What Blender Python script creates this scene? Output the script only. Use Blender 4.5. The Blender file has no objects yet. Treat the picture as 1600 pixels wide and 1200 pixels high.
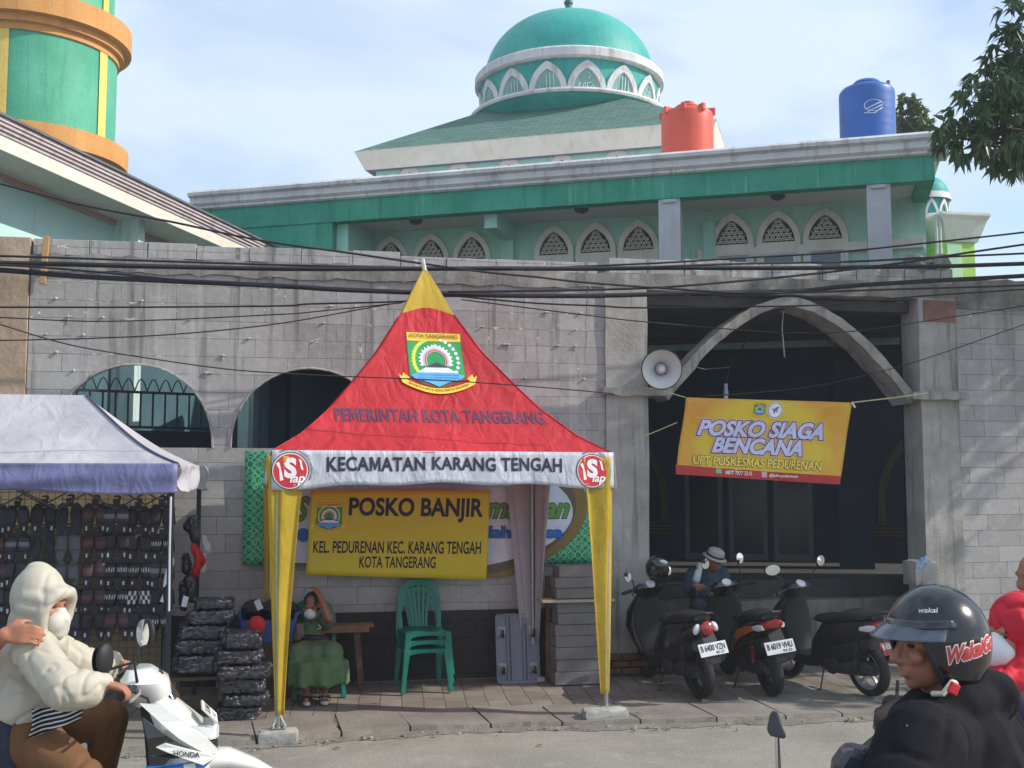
import bpy, bmesh, math, random
from mathutils import Vector as V, Matrix, geometry
R = math.radians
SC = bpy.context.scene; COL = SC.collection
rnd = random.Random(11)

# ------------------------------------------------------------------ camera, sky, sun, exposure
EYE = V((0, 0, 2.25)); YAW = R(10.5); PITCH = R(4.95); FOC = 1730.0
cam_d = bpy.data.cameras.new('camera'); cam = bpy.data.objects.new('camera', cam_d); COL.objects.link(cam)
cam.location = EYE; cam.rotation_euler = (R(90) + PITCH, 0, -YAW)
cam_d.sensor_width = 36; cam_d.lens = 36 * FOC / 1600; cam_d.clip_start = .05; cam_d.clip_end = 3000
SC.camera = cam
SUN_DIR = V((.79, -.22, .60)).normalized()          # towards the sun
SUN_EL = math.asin(SUN_DIR.z); SUN_ROT = math.atan2(SUN_DIR.x, SUN_DIR.y)
w = bpy.data.worlds.new('World'); SC.world = w; w.use_nodes = True
nt = w.node_tree; nt.nodes.clear()
def nn(t, ty, **k):
    n = t.nodes.new(ty)
    for a, b in k.items(): setattr(n, a, b)
    return n
out = nn(nt, 'ShaderNodeOutputWorld'); bg = nn(nt, 'ShaderNodeBackground'); bg.inputs[1].default_value = .14
sky = nn(nt, 'ShaderNodeTexSky', sky_type='NISHITA'); sky.sun_disc = False; sky.sun_elevation = SUN_EL; sky.sun_rotation = SUN_ROT
sky.air_density = 1.0; sky.dust_density = 1.2; sky.ozone_density = 1.2; sky.altitude = 20
tc = nn(nt, 'ShaderNodeTexCoord'); mp = nn(nt, 'ShaderNodeMapping'); mp.inputs['Scale'].default_value = (1.6, 1.6, 3.4); mp.inputs['Location'].default_value = (.35, .1, .22)
mp.inputs['Rotation'].default_value = (0, R(24), 0)
nz = nn(nt, 'ShaderNodeTexNoise'); nz.inputs['Scale'].default_value = 1.7; nz.inputs['Detail'].default_value = 7; nz.inputs['Roughness'].default_value = .5; nz.inputs['Distortion'].default_value = .5
cr = nn(nt, 'ShaderNodeValToRGB'); cr.color_ramp.elements[0].position = .33; cr.color_ramp.elements[1].position = .56
cr.color_ramp.elements[0].color = (.1, .1, .1, 1); cr.color_ramp.elements[1].color = (.95, .95, .95, 1)
mx = nn(nt, 'ShaderNodeMix', data_type='RGBA'); mx.inputs['B'].default_value = (3.7, 4.4, 5.25, 1)
L = nt.links.new
L(tc.outputs['Generated'], mp.inputs[0]); L(mp.outputs[0], nz.inputs['Vector']); L(nz.outputs['Fac'], cr.inputs[0])
L(cr.outputs[0], mx.inputs['Factor']); L(sky.outputs[0], mx.inputs['A']); L(mx.outputs['Result'], bg.inputs[0]); L(bg.outputs[0], out.inputs[0])
sun_d = bpy.data.lights.new('sun', 'SUN'); sun_d.energy = 3.0; sun_d.angle = R(.55); sun_d.color = (1, .93, .82)
sun = bpy.data.objects.new('sun', sun_d); COL.objects.link(sun); sun.rotation_euler = SUN_DIR.to_track_quat('Z', 'Y').to_euler(); sun.location = (20, -6, 20)
SC.view_settings.view_transform = 'Standard'; SC.view_settings.look = 'None'; SC.view_settings.gamma = 1
SC.view_settings.exposure = .62

# ------------------------------------------------------------------ rays through the photograph's pixels
_fw = V((math.sin(YAW) * math.cos(PITCH), math.cos(YAW) * math.cos(PITCH), math.sin(PITCH)))
_rt = V((math.cos(YAW), -math.sin(YAW), 0)); _up = _rt.cross(_fw)
def ray(x, y): return _fw + _rt * ((x - 800) / FOC) - _up * ((y - 600) / FOC)
def pY(x, y, Y): d = ray(x, y); return EYE + d * (Y / d.y)
def pZ(x, y, z): d = ray(x, y); return EYE + d * ((z - EYE.z) / d.z)
def pD(x, y, D): return EYE + ray(x, y) * D
def pP(x, y, o, n): d = ray(x, y); return EYE + d * ((o - EYE).dot(n) / d.dot(n))

# ------------------------------------------------------------------ materials
def S(r, g, b):
    f = lambda c: (c / 255 / 12.92) if c <= 10 else ((c / 255 + .055) / 1.055) ** 2.4
    return (f(r), f(g), f(b))
def mat(name, col, rough=.6, var=.12, scale=4, bump=0, bscale=30, metal=0, spec=.5, col2=None, streak=0, alpha=1, trans=0, coat=0, sheen=0, thin=0, wrinkle=0):
    m = bpy.data.materials.new(name); m.use_nodes = True; t = m.node_tree; p = t.nodes['Principled BSDF']; L = t.links.new
    p.inputs['Roughness'].default_value = rough; p.inputs['Metallic'].default_value = metal; p.inputs['Specular IOR Level'].default_value = spec
    p.inputs['Coat Weight'].default_value = coat; p.inputs['Coat Roughness'].default_value = .08
    p.inputs['Transmission Weight'].default_value = trans; p.inputs['Alpha'].default_value = alpha; p.inputs['Sheen Weight'].default_value = sheen
    tcn = nn(t, 'ShaderNodeTexCoord')
    n = nn(t, 'ShaderNodeTexNoise'); n.inputs['Scale'].default_value = scale; n.inputs['Detail'].default_value = 6; n.inputs['Roughness'].default_value = .65
    mpn = nn(t, 'ShaderNodeMapping'); mpn.inputs['Scale'].default_value = (1, 1, 1 if not streak else streak)
    L(tcn.outputs['Object'], mpn.inputs[0]); L(mpn.outputs[0], n.inputs['Vector'])
    c = nn(t, 'ShaderNodeValToRGB'); c.color_ramp.elements[0].position = .32; c.color_ramp.elements[1].position = .68
    a = tuple(x * (1 - var) for x in col); b = col2 if col2 else tuple(min(1, x * (1 + var)) for x in col)
    c.color_ramp.elements[0].color = (*a, 1); c.color_ramp.elements[1].color = (*b, 1)
    L(n.outputs['Fac'], c.inputs[0]); L(c.outputs[0], p.inputs['Base Color'])
    if thin:                                            # cloth that lets light through
        tr = nn(t, 'ShaderNodeBsdfTranslucent'); ms = nn(t, 'ShaderNodeMixShader'); ms.inputs[0].default_value = thin
        L(c.outputs[0], tr.inputs[0]); L(p.outputs[0], ms.inputs[1]); L(tr.outputs[0], ms.inputs[2]); L(ms.outputs[0], t.nodes['Material Output'].inputs[0])
    if bump or wrinkle:
        n2 = nn(t, 'ShaderNodeTexNoise'); n2.inputs['Scale'].default_value = bscale; n2.inputs['Detail'].default_value = 5
        if wrinkle:
            n2.inputs['Distortion'].default_value = 1.2
            m3 = nn(t, 'ShaderNodeMapping'); m3.inputs['Scale'].default_value = (1, 1, .45); m3.inputs['Rotation'].default_value = (0, R(35), R(20))
            L(tcn.outputs['Object'], m3.inputs[0]); L(m3.outputs[0], n2.inputs['Vector'])
        else: L(tcn.outputs['Object'], n2.inputs['Vector'])
        bp = nn(t, 'ShaderNodeBump'); bp.inputs['Strength'].default_value = bump or wrinkle; bp.inputs['Distance'].default_value = .02 if bump else .05
        L(n2.outputs['Fac'], bp.inputs['Height']); L(bp.outputs[0], p.inputs['Normal'])
    return m
_mc = {}
def paint(r, g, b, rough=.5, **k):
    key = (r, g, b, rough, tuple(sorted(k.items())))
    if key not in _mc: _mc[key] = mat('colour_%d_%d_%d' % (r, g, b), S(r, g, b), rough, **k)
    return _mc[key]

# ------------------------------------------------------------------ mesh builder
WL = {}
def wloc(o): return WL.get(o.name, V((0, 0, 0))) if o else V((0, 0, 0))
def frame(p0, p1):
    z = (p1 - p0).normalized(); a = V((0, 0, 1)) if abs(z.z) < .95 else V((0, 1, 0))
    x = a.cross(z).normalized(); return x, z.cross(x), z
class B:
    def __init__(s): s.v = []; s.f = []
    def add(s, vs, fs):
        o = len(s.v); s.v += [V(q) for q in vs]; s.f += [tuple(i + o for i in f) for f in fs]; return s
    def box(s, c, d, m=None):
        c = V(c); vs = []
        for i in (-.5, .5):
            for j in (-.5, .5):
                for k in (-.5, .5):
                    q = V((i * d[0], j * d[1], k * d[2])); vs.append(c + (m @ q if m else q))
        return s.add(vs, [(0, 1, 3, 2), (4, 6, 7, 5), (0, 4, 5, 1), (2, 3, 7, 6), (0, 2, 6, 4), (1, 5, 7, 3)])
    def span(s, a, b): return s.box([(a[i] + b[i]) / 2 for i in range(3)], [abs(b[i] - a[i]) for i in range(3)])
    def beam(s, p0, p1, w, h):
        p0 = V(p0); p1 = V(p1); x, y, z = frame(p0, p1); vs = []
        for p in (p0, p1):
            for i, j in ((-1, -1), (1, -1), (1, 1), (-1, 1)): vs.append(p + x * i * w / 2 + y * j * h / 2)
        return s.add(vs, [(3, 2, 1, 0), (4, 5, 6, 7), (0, 1, 5, 4), (1, 2, 6, 5), (2, 3, 7, 6), (3, 0, 4, 7)])
    def tube(s, pts, r, n=8, caps=True):
        pts = [V(p) for p in pts]; rs = r if isinstance(r, (list, tuple)) else [r] * len(pts); vs = []; px_ = None
        for i, p in enumerate(pts):
            d = (pts[min(i + 1, len(pts) - 1)] - pts[max(i - 1, 0)]).normalized()
            if px_ is None: px_, _, _ = frame(V((0, 0, 0)), d)
            px_ = (px_ - d * px_.dot(d)).normalized(); py = d.cross(px_)
            for k in range(n):
                a = 2 * math.pi * k / n; vs.append(p + (px_ * math.cos(a) + py * math.sin(a)) * rs[i])
        fs = [(i * n + k, i * n + (k + 1) % n, (i + 1) * n + (k + 1) % n, (i + 1) * n + k) for i in range(len(pts) - 1) for k in range(n)]
        if caps: fs += [tuple(range(n - 1, -1, -1)), tuple(range((len(pts) - 1) * n, len(pts) * n))]
        return s.add(vs, fs)
    def cyl(s, p0, p1, r0, r1=None, n=16, caps=True): return s.tube([p0, p1], [r0, r0 if r1 is None else r1], n, caps)
    def lathe(s, prof, c, n=32, a0=0, a1=360, m=None, sy=1):
        c = V(c); full = abs(a1 - a0) >= 360; k = n if full else n + 1; vs = []
        for (r, z) in prof:
            for i in range(k):
                a = R(a0 + (a1 - a0) * i / n); q = V((r * math.cos(a), r * math.sin(a) * sy, z)); vs.append(c + (m @ q if m else q))
        fs = []
        for j in range(len(prof) - 1):
            for i in range(n):
                i2 = (i + 1) % k; fs.append((j * k + i, j * k + i2, (j + 1) * k + i2, (j + 1) * k + i))
        return s.add(vs, fs)
    def ell(s, c, r, m=None, n=20, k=12):
        c = V(c); r = (r, r, r) if not isinstance(r, (tuple, list)) else r; vs = []; fs = []
        def q(v): return c + (m @ v if m else v)
        vs.append(q(V((0, 0, -r[2]))))
        for j in range(1, k):
            t = -math.pi / 2 + math.pi * j / k
            for i in range(n):
                a = 2 * math.pi * i / n; vs.append(q(V((r[0] * math.cos(t) * math.cos(a), r[1] * math.cos(t) * math.sin(a), r[2] * math.sin(t)))))
        vs.append(q(V((0, 0, r[2])))); T = len(vs) - 1
        for i in range(n):
            fs.append((0, 1 + (i + 1) % n, 1 + i)); fs.append((T, T - n + i, T - n + (i + 1) % n))
            for j in range(k - 2): fs.append((1 + j * n + i, 1 + j * n + (i + 1) % n, 1 + (j + 1) * n + (i + 1) % n, 1 + (j + 1) * n + i))
        return s.add(vs, fs)
    def cap(s, p0, p1, r0, r1=None, n=14):                # tapered capsule
        p0 = V(p0); p1 = V(p1); r1 = r0 if r1 is None else r1; d = p1 - p0
        if d.length < 1e-5: return s.ell(p0, r0, n=n)
        d.normalize(); pts = []; rs = []
        for a in (-88, -60, -30, 0): pts.append(p0 + d * r0 * math.sin(R(a))); rs.append(r0 * math.cos(R(a)))
        for a in (0, 30, 60, 88): pts.append(p1 + d * r1 * math.sin(R(a))); rs.append(r1 * math.cos(R(a)))
        return s.tube(pts, rs, n)
    def chain(s, pts, rs):
        for i in range(len(pts) - 1): s.cap(pts[i], pts[i + 1], rs[i], rs[i + 1])
        return s
    def loft(s, secs, caps=True):
        n = len(secs[0]); vs = [q for c in secs for q in c]
        fs = [(i * n + k, i * n + (k + 1) % n, (i + 1) * n + (k + 1) % n, (i + 1) * n + k) for i in range(len(secs) - 1) for k in range(n)]
        if caps: fs += [tuple(range(n - 1, -1, -1)), tuple(range((len(secs) - 1) * n, len(secs) * n))]
        return s.add(vs, fs)
    def prism(s, loops, fn, depth):                       # outline with holes, fn(u,v,w) -> point, w from 0 to depth
        if not isinstance(loops[0][0], (tuple, list)): loops = [loops]
        tri = geometry.tessellate_polygon([[V((a, b, 0)) for a, b in l] for l in loops]); flat = [q for l in loops for q in l]; N = len(flat)
        vs = [fn(a, b, 0) for a, b in flat] + [fn(a, b, depth) for a, b in flat]
        fs = [tuple(t) for t in tri] + [tuple(i + N for i in reversed(t)) for t in tri]; o = 0
        for l in loops:
            k = len(l); fs += [(o + i, o + (i + 1) % k, N + o + (i + 1) % k, N + o + i) for i in range(k)]; o += k
        return s.add(vs, fs)
    def grid(s, fn, nu, nv):
        vs = [fn(i / nu, j / nv) for j in range(nv + 1) for i in range(nu + 1)]
        return s.add(vs, [(j * (nu + 1) + i, j * (nu + 1) + i + 1, (j + 1) * (nu + 1) + i + 1, (j + 1) * (nu + 1) + i) for j in range(nv) for i in range(nu)])
    def build(s, name, m, parent=None, smooth=0, bevel=0, local=False, solid=0, fix=True):
        me = bpy.data.meshes.new(name); off = V((0, 0, 0)) if local else wloc(parent)
        me.from_pydata([tuple(q - off) for q in s.v], [], s.f)
        if fix:
            bm = bmesh.new(); bm.from_mesh(me); bmesh.ops.recalc_face_normals(bm, faces=bm.faces); bm.to_mesh(me); bm.free()
        me.materials.append(m); o = bpy.data.objects.new(name, me); COL.objects.link(o)
        if smooth:
            me.polygons.foreach_set('use_smooth', [True] * len(me.polygons)); me.set_sharp_from_angle(angle=R(smooth))
        if parent: o.parent = parent; WL[o.name] = wloc(parent)
        if solid: k = o.modifiers.new('thickness', 'SOLIDIFY'); k.thickness = solid; k.offset = 0
        if bevel: k = o.modifiers.new('bevel', 'BEVEL'); k.width = bevel; k.segments = 2; k.limit_method = 'ANGLE'
        return o
    def blob(s, name, m, parent=None, voxel=.012, smooth=6, fold=0, fscale=14, local=False, seed=0):   # one continuous skin over all shapes
        from mathutils import noise
        me = bpy.data.meshes.new('tmp'); me.from_pydata([tuple(q) for q in s.v], [], s.f)
        bm = bmesh.new(); bm.from_mesh(me); bmesh.ops.recalc_face_normals(bm, faces=bm.faces); bm.to_mesh(me); bm.free()
        o = bpy.data.objects.new('tmp', me); COL.objects.link(o)
        k = o.modifiers.new('r', 'REMESH'); k.mode = 'VOXEL'; k.voxel_size = voxel
        k = o.modifiers.new('s', 'SMOOTH'); k.factor = .5; k.iterations = smooth
        dg = bpy.context.evaluated_depsgraph_get(); m2 = bpy.data.meshes.new_from_object(o.evaluated_get(dg)); bpy.data.objects.remove(o); bpy.data.meshes.remove(me)
        off = V((0, 0, 0)) if local else wloc(parent); sd = V((seed * 3.1, seed * 1.7, seed))
        if fold:
            m2.update(); nr = [v.normal.copy() for v in m2.vertices]
            for v, nm in zip(m2.vertices, nr):
                q = V((v.co.x, v.co.y, v.co.z * .62)) * fscale + sd; a = noise.noise(q + noise.noise_vector(q * .5) * 1.6); v.co += nm * (fold * (.3 - 1.1 * math.exp(-a * a / .012) + .5 * noise.noise(q * .45 + V((7, 3, 1)))))
        for v in m2.vertices: v.co -= off
        m2.name = name; m2.materials.clear(); m2.materials.append(m); o = bpy.data.objects.new(name, m2); COL.objects.link(o)
        m2.polygons.foreach_set('use_smooth', [True] * len(m2.polygons))
        if parent: o.parent = parent; WL[o.name] = wloc(parent)
        return o
def sec(x, zc, hw, hh, n=2.6, k=20, yc=0):                # superellipse across x
    r = []
    for i in range(k):
        a = 2 * math.pi * i / k; c, s_ = math.cos(a), math.sin(a)
        r.append(V((x, yc + hw * math.copysign(abs(c) ** (2 / n), c), zc + hh * math.copysign(abs(s_) ** (2 / n), s_))))
    return r
def secz(z, xc, hx, hy, n=2.6, k=20):
    return [V((p.z, p.y, z)) for p in sec(0, xc, hy, hx, n, k)]
def tag(o, label=None, cat=None, group=None, kind=None):
    if label: o['label'] = label
    if cat: o['category'] = cat
    if group: o['group'] = group
    if kind: o['kind'] = kind
    return o
def thing(name, label, cat, loc=(0, 0, 0), rot=0, group=None):
    o = bpy.data.objects.new(name, None); COL.objects.link(o); o.location = loc; o.empty_display_size = .1
    o.rotation_euler = (0, 0, rot) if not isinstance(rot, tuple) else rot; WL[o.name] = V(loc); return tag(o, label, cat, group)
def copy_tree(o, loc=None, parent=None):
    c = o.copy(); COL.objects.link(c)
    if parent: c.parent = parent
    if loc is not None: c.location = loc
    for ch in list(o.children): copy_tree(ch, None, c)
    return c

# ------------------------------------------------------------------ lettering and flat marks
def text2d(s, bold=0, shear=0, sp=1):
    cu = bpy.data.curves.new('t', 'FONT'); cu.body = s; cu.size = 1; cu.offset = bold; cu.shear = shear; cu.space_character = sp; cu.resolution_u = 4
    o = bpy.data.objects.new('t', cu); COL.objects.link(o); dg = bpy.context.evaluated_depsgraph_get(); me = bpy.data.meshes.new_from_object(o.evaluated_get(dg))
    vs = [(v.co.x, v.co.y) for v in me.vertices]; fs = [tuple(p.vertices) for p in me.polygons]
    bpy.data.objects.remove(o); bpy.data.curves.remove(cu); bpy.data.meshes.remove(me)
    if bold and 'M' in s and s.upper() == s: vs, fs = solid_m(s, bold, shear, sp, vs, fs)
    return vs, fs
def solid_m(s, bold, shear, sp, vs, fs):                  # the fattened M is drawn stroke by stroke
    v0, f0 = text2d(s, 0, shear, sp); par = list(range(len(v0)))
    def find(i):
        while par[i] != i: par[i] = par[par[i]]; i = par[i]
        return i
    for f in f0:
        for i in f[1:]: par[find(i)] = find(f[0])
    isl = {}
    for f in f0:
        for i in f: isl.setdefault(find(i), set()).add(i)
    bb = sorted((min(v0[i][0] for i in q), max(v0[i][0] for i in q), min(v0[i][1] for i in q), max(v0[i][1] for i in q)) for q in isl.values())
    bb = [b for b in bb if b[3] - b[2] > .3]; ch = [c for c in s if c.isalnum()]
    if len(bb) != len(ch): return vs, fs
    for c, (x0, x1, y0, y1) in zip(ch, bb):
        if c != 'M': continue
        x0 -= bold; x1 += bold; y0 -= bold; y1 += bold; k = shear * (y1 - y0); W = x1 - x0 - k; t = min(.10 + 1.6 * bold, W * .32)
        cen = lambda f: sum(vs[i][0] for i in f) / len(f); fs = [f for f in fs if not (x0 - .004 < cen(f) < x1 + .004)]
        P = lambda u, v: (x0 + u * W + shear * v * (y1 - y0), y0 + v * (y1 - y0)); a = t / W
        pts = [P(0, 0), P(0, 1), P(a * 1.25, 1), P(.5, .42), P(1 - a * 1.25, 1), P(1, 1), P(1, 0), P(1 - a, 0), P(1 - a, .62), P(.5 + a * .32, .08), P(.5 - a * .32, .08), P(a, .62), P(a, 0)]
        pv, pf = poly(pts); o = len(vs); vs = vs + pv; fs = fs + [tuple(i + o for i in f) for f in pf]
    return vs, fs
def fit(sh, x0, y0, x1, y1, ref=None):
    vs, fs = sh; rv = (ref or sh)[0]; ax = min(v[0] for v in rv); bx = max(v[0] for v in rv); ay = min(v[1] for v in rv); by = max(v[1] for v in rv)
    return [(x0 + (a - ax) / (bx - ax) * (x1 - x0), y0 + (b - ay) / (by - ay) * (y1 - y0)) for a, b in vs], fs
def poly(pts):
    return list(pts), [tuple(t) for t in geometry.tessellate_polygon([[V((a, b, 0)) for a, b in pts]])]
def ring2(cx, cy, r0, r1, a0=0, a1=360, n=40, teeth=0, sy=1):
    vs = []; fs = []
    for i in range(n + 1):
        a = R(a0 + (a1 - a0) * i / n); ro = r1 * (1.12 if teeth and (i // 2) % 2 else 1)
        vs += [(cx + r0 * math.cos(a), cy + r0 * math.sin(a) * sy), (cx + ro * math.cos(a), cy + ro * math.sin(a) * sy)]
    for i in range(n): fs.append((2 * i, 2 * i + 1, 2 * i + 3, 2 * i + 2))
    return vs, fs
def disc2(cx, cy, r, n=32, sy=1): return poly([(cx + r * math.cos(2 * math.pi * i / n), cy + r * sy * math.sin(2 * math.pi * i / n)) for i in range(n)])
def decal(name, shapes, fn, m, parent, off=.004, maxlen=None, local=False):
    if isinstance(shapes, tuple): shapes = [shapes]
    bm = bmesh.new()
    for vs, fs in shapes:
        bv = [bm.verts.new((a, b, 0)) for a, b in vs]
        for f in fs:
            try: bm.faces.new([bv[i] for i in f])
            except ValueError: pass
    if maxlen:
        for _ in range(5):
            es = [e for e in bm.edges if e.calc_length() > maxlen]
            if not es: break
            bmesh.ops.subdivide_edges(bm, edges=es, cuts=1); bmesh.ops.triangulate(bm, faces=[f for f in bm.faces if len(f.verts) > 3])
    b = B(); bm.verts.index_update(); b.add([fn(v.co.x, v.co.y, off) for v in bm.verts], [[v.index for v in f.verts] for f in bm.faces]); bm.free()
    return b.build(name, m, parent, local=local, fix=False)
def plane_map(o, ex, ey):
    n = ex.cross(ey).normalized(); return lambda u, v, w=0: o + ex * u + ey * v + n * w
INK = mat('dark_print', S(42, 34, 58), .6, .05)
def emblem(fn, parent, x0, y0, wd, d=.003, motto=True, ml=None):   # shield of the city: header, gear, rice and cotton, roof, river, ribbon
    T = lambda sh: ([(x0 + wd * a, y0 + wd * b) for a, b in sh[0]], sh[1]); k = [0]
    def put(name, sh, m):
        k[0] += 1; decal(name, [T(q) for q in sh], fn, m, parent, d * (1 + .45 * k[0]), ml)
    yel = paint(240, 196, 60, .6); grn = paint(38, 150, 84, .6); whi = paint(225, 228, 230, .6); blu = paint(92, 170, 225, .6); red = paint(205, 60, 66, .6); dk = paint(62, 66, 84, .6); drk = paint(110, 84, 20, .6)
    put('shield', [poly([(-.36, .225), (-.355, .825), (.355, .825), (.36, .225), (.2, .14), (0, .075), (-.2, .14)])], drk)
    put('header_plate', [poly([(-.345, .705), (-.345, .815), (.345, .815), (.345, .705)])], yel)
    put('green_field', [poly([(-.345, .235), (-.345, .695), (.345, .695), (.345, .235)])], grn)
    put('rice_ear', [ring2(0, .45, .265, .30, 112, 215, 24)] + [disc2(.285 * math.cos(R(a)), .45 + .285 * math.sin(R(a)), .026, 8) for a in range(112, 216, 9)], paint(206, 214, 60, .6))
    put('cotton_sprig', [disc2(.285 * math.cos(R(a)), .45 + .285 * math.sin(R(a)), .023, 8) for a in range(-32, 76, 13)], whi)
    put('star', [poly([((.045 if i % 2 == 0 else .019) * math.sin(i * math.pi / 5), .635 + (.045 if i % 2 == 0 else .019) * math.cos(i * math.pi / 5)) for i in range(10)])], yel)
    put('gear', [ring2(0, .44, .165, .195, -22, 202, 64, 1)], whi)
    put('inner_ring', [ring2(0, .44, .118, .168, -28, 208, 40)], paint(190, 178, 190, .6))
    put('red_ring', [ring2(0, .44, .128, .142, -26, 206, 40)], red)
    put('river', [poly([(-.34, .24), (-.22, .285), (.22, .285), (.34, .24), (.3, .2), (.12, .15), (0, .095), (-.12, .15), (-.3, .2)])], blu)
    put('bank', [poly([(-.14, .345), (.14, .345), (.25, .28), (-.25, .28)])], whi)
    put('roof', [poly([(-.15, .345), (0, .415), (.15, .345)])], dk)
    put('wave', [poly([(-.26 + i * .02, yy + (.006 if i % 2 else -.006)) for i in range(27)] + [(.26 - i * .02, yy - .009 + (.006 if i % 2 else -.006)) for i in range(27)]) for yy in (.25, .215, .18)], paint(60, 130, 195, .6))
    rb = lambda a, q: (.5 * a, .16 * abs(a) ** 1.9 + q)
    put('ribbon', [poly([rb(-.92 + .092 * i, 0) for i in range(21)] + [rb(.92 - .092 * i, .07) for i in range(21)]), poly([(-.5, .25), (-.455, .215), (-.44, .265), (-.36, .2), (-.46, .14)]), poly([(.5, .25), (.455, .215), (.44, .265), (.36, .2), (.46, .14)])], yel)
    put('header_lettering', [fit(text2d('KOTA TANGERANG', .018), -.31, .735, .31, .79)], drk)
    if motto:
        vs, fs = fit(text2d('BHAKTI KARYA ADHI KERTA RAHARJA', .012), -.76, .016, .76, .056)
        put('motto_lettering', [([(rb(a, b)) for a, b in vs], fs)], drk)

# ================================================================== GROUND
YW = 12.19                                              # front face of the block wall
def curb_y(x):
    return 10.03 + .06 * math.sin(x * 1.1 + .3) - (.2 if x < -.3 else .2 * max(0, .0 + min(1, (.9 - x) / 1.2)) if x < .9 else 0) - .03 * max(0, x - 3) 
def road_z(y):
    t = min(1, max(0, (9 - y) / 4)); return .33 * t * t * (3 - 2 * t)
def ground_mat(name, c1, c2, sc, c3, agg=260, rough=.9, bump=.5):
    m = bpy.data.materials.new(name); m.use_nodes = True; t = m.node_tree; p = t.nodes['Principled BSDF']; L = t.links.new; p.inputs['Roughness'].default_value = rough; p.inputs['Specular IOR Level'].default_value = .3
    g = nn(t, 'ShaderNodeNewGeometry'); n = nn(t, 'ShaderNodeTexNoise'); n.inputs['Scale'].default_value = sc; n.inputs['Detail'].default_value = 9; n.inputs['Roughness'].default_value = .62; L(g.outputs['Position'], n.inputs['Vector'])
    c = nn(t, 'ShaderNodeValToRGB'); e = c.color_ramp.elements; e[0].position = .3; e[0].color = (*c1, 1); e[1].position = .7; e[1].color = (*c2, 1); L(n.outputs['Fac'], c.inputs[0])
    v = nn(t, 'ShaderNodeTexVoronoi'); v.inputs['Scale'].default_value = agg; L(g.outputs['Position'], v.inputs['Vector'])
    mxr = nn(t, 'ShaderNodeMix', data_type='RGBA', blend_type='MULTIPLY'); mxr.inputs['Factor'].default_value = .45; cc = nn(t, 'ShaderNodeValToRGB'); cc.color_ramp.elements[0].color = (.45, .45, .45, 1); cc.color_ramp.elements[1].color = (1, 1, 1, 1)
    L(v.outputs['Color'], cc.inputs[0]); L(c.outputs[0], mxr.inputs['A']); L(cc.outputs[0], mxr.inputs['B'])
    n3 = nn(t, 'ShaderNodeTexNoise'); n3.inputs['Scale'].default_value = sc * 5; n3.inputs['Detail'].default_value = 6; L(g.outputs['Position'], n3.inputs['Vector'])
    c3n = nn(t, 'ShaderNodeValToRGB'); c3n.color_ramp.elements[0].position = .58; c3n.color_ramp.elements[1].position = .68; L(n3.outputs['Fac'], c3n.inputs[0])
    m3 = nn(t, 'ShaderNodeMix', data_type='RGBA'); m3.inputs['B'].default_value = (*c3, 1); mu = nn(t, 'ShaderNodeMath', operation='MULTIPLY'); mu.inputs[1].default_value = .3
    L(c3n.outputs[0], mu.inputs[0]); L(mu.outputs[0], m3.inputs['Factor']); L(mxr.outputs['Result'], m3.inputs['A']); L(m3.outputs['Result'], p.inputs['Base Color'])
    b = nn(t, 'ShaderNodeBump'); b.inputs['Strength'].default_value = bump; b.inputs['Distance'].default_value = .008; L(v.outputs['Distance'], b.inputs['Height']); L(b.outputs[0], p.inputs['Normal'])
    return m
M_ROAD = ground_mat('asphalt', (.25, .232, .205), (.37, .342, .30), .9, (.42, .385, .335), 90)
M_SLAB = ground_mat('kerb_concrete', (.20, .18, .155), (.33, .30, .265), 1.6, (.14, .125, .11), 120)
M_EARTH = ground_mat('earth', (.10, .085, .07), (.17, .15, .125), 2, (.22, .20, .17), 60)
tag(B().add([(-300, -300, -.25), (300, -300, -.25), (300, 500, -.25), (-300, 500, -.25)], [(0, 1, 2, 3)]).build('ground', M_EARTH), kind='structure')
rows = [-30, 0, 3, 4, 5, 5.5, 6, 6.5, 7, 7.5, 8, 8.5, 9, 9.5]
def road_pt(u, v):
    x = -40 + 80 * u; i = min(len(rows) - 1, int(v * len(rows) + 1e-6)); y = rows[i] if v < 1 - 1e-6 else curb_y(max(-8, min(13, x))) + .12
    return V((x, y, road_z(y) + (.0 if y > 9.6 else 0)))
tag(B().grid(road_pt, 160, len(rows)).build('road', M_ROAD, smooth=60), kind='structure')
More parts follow.
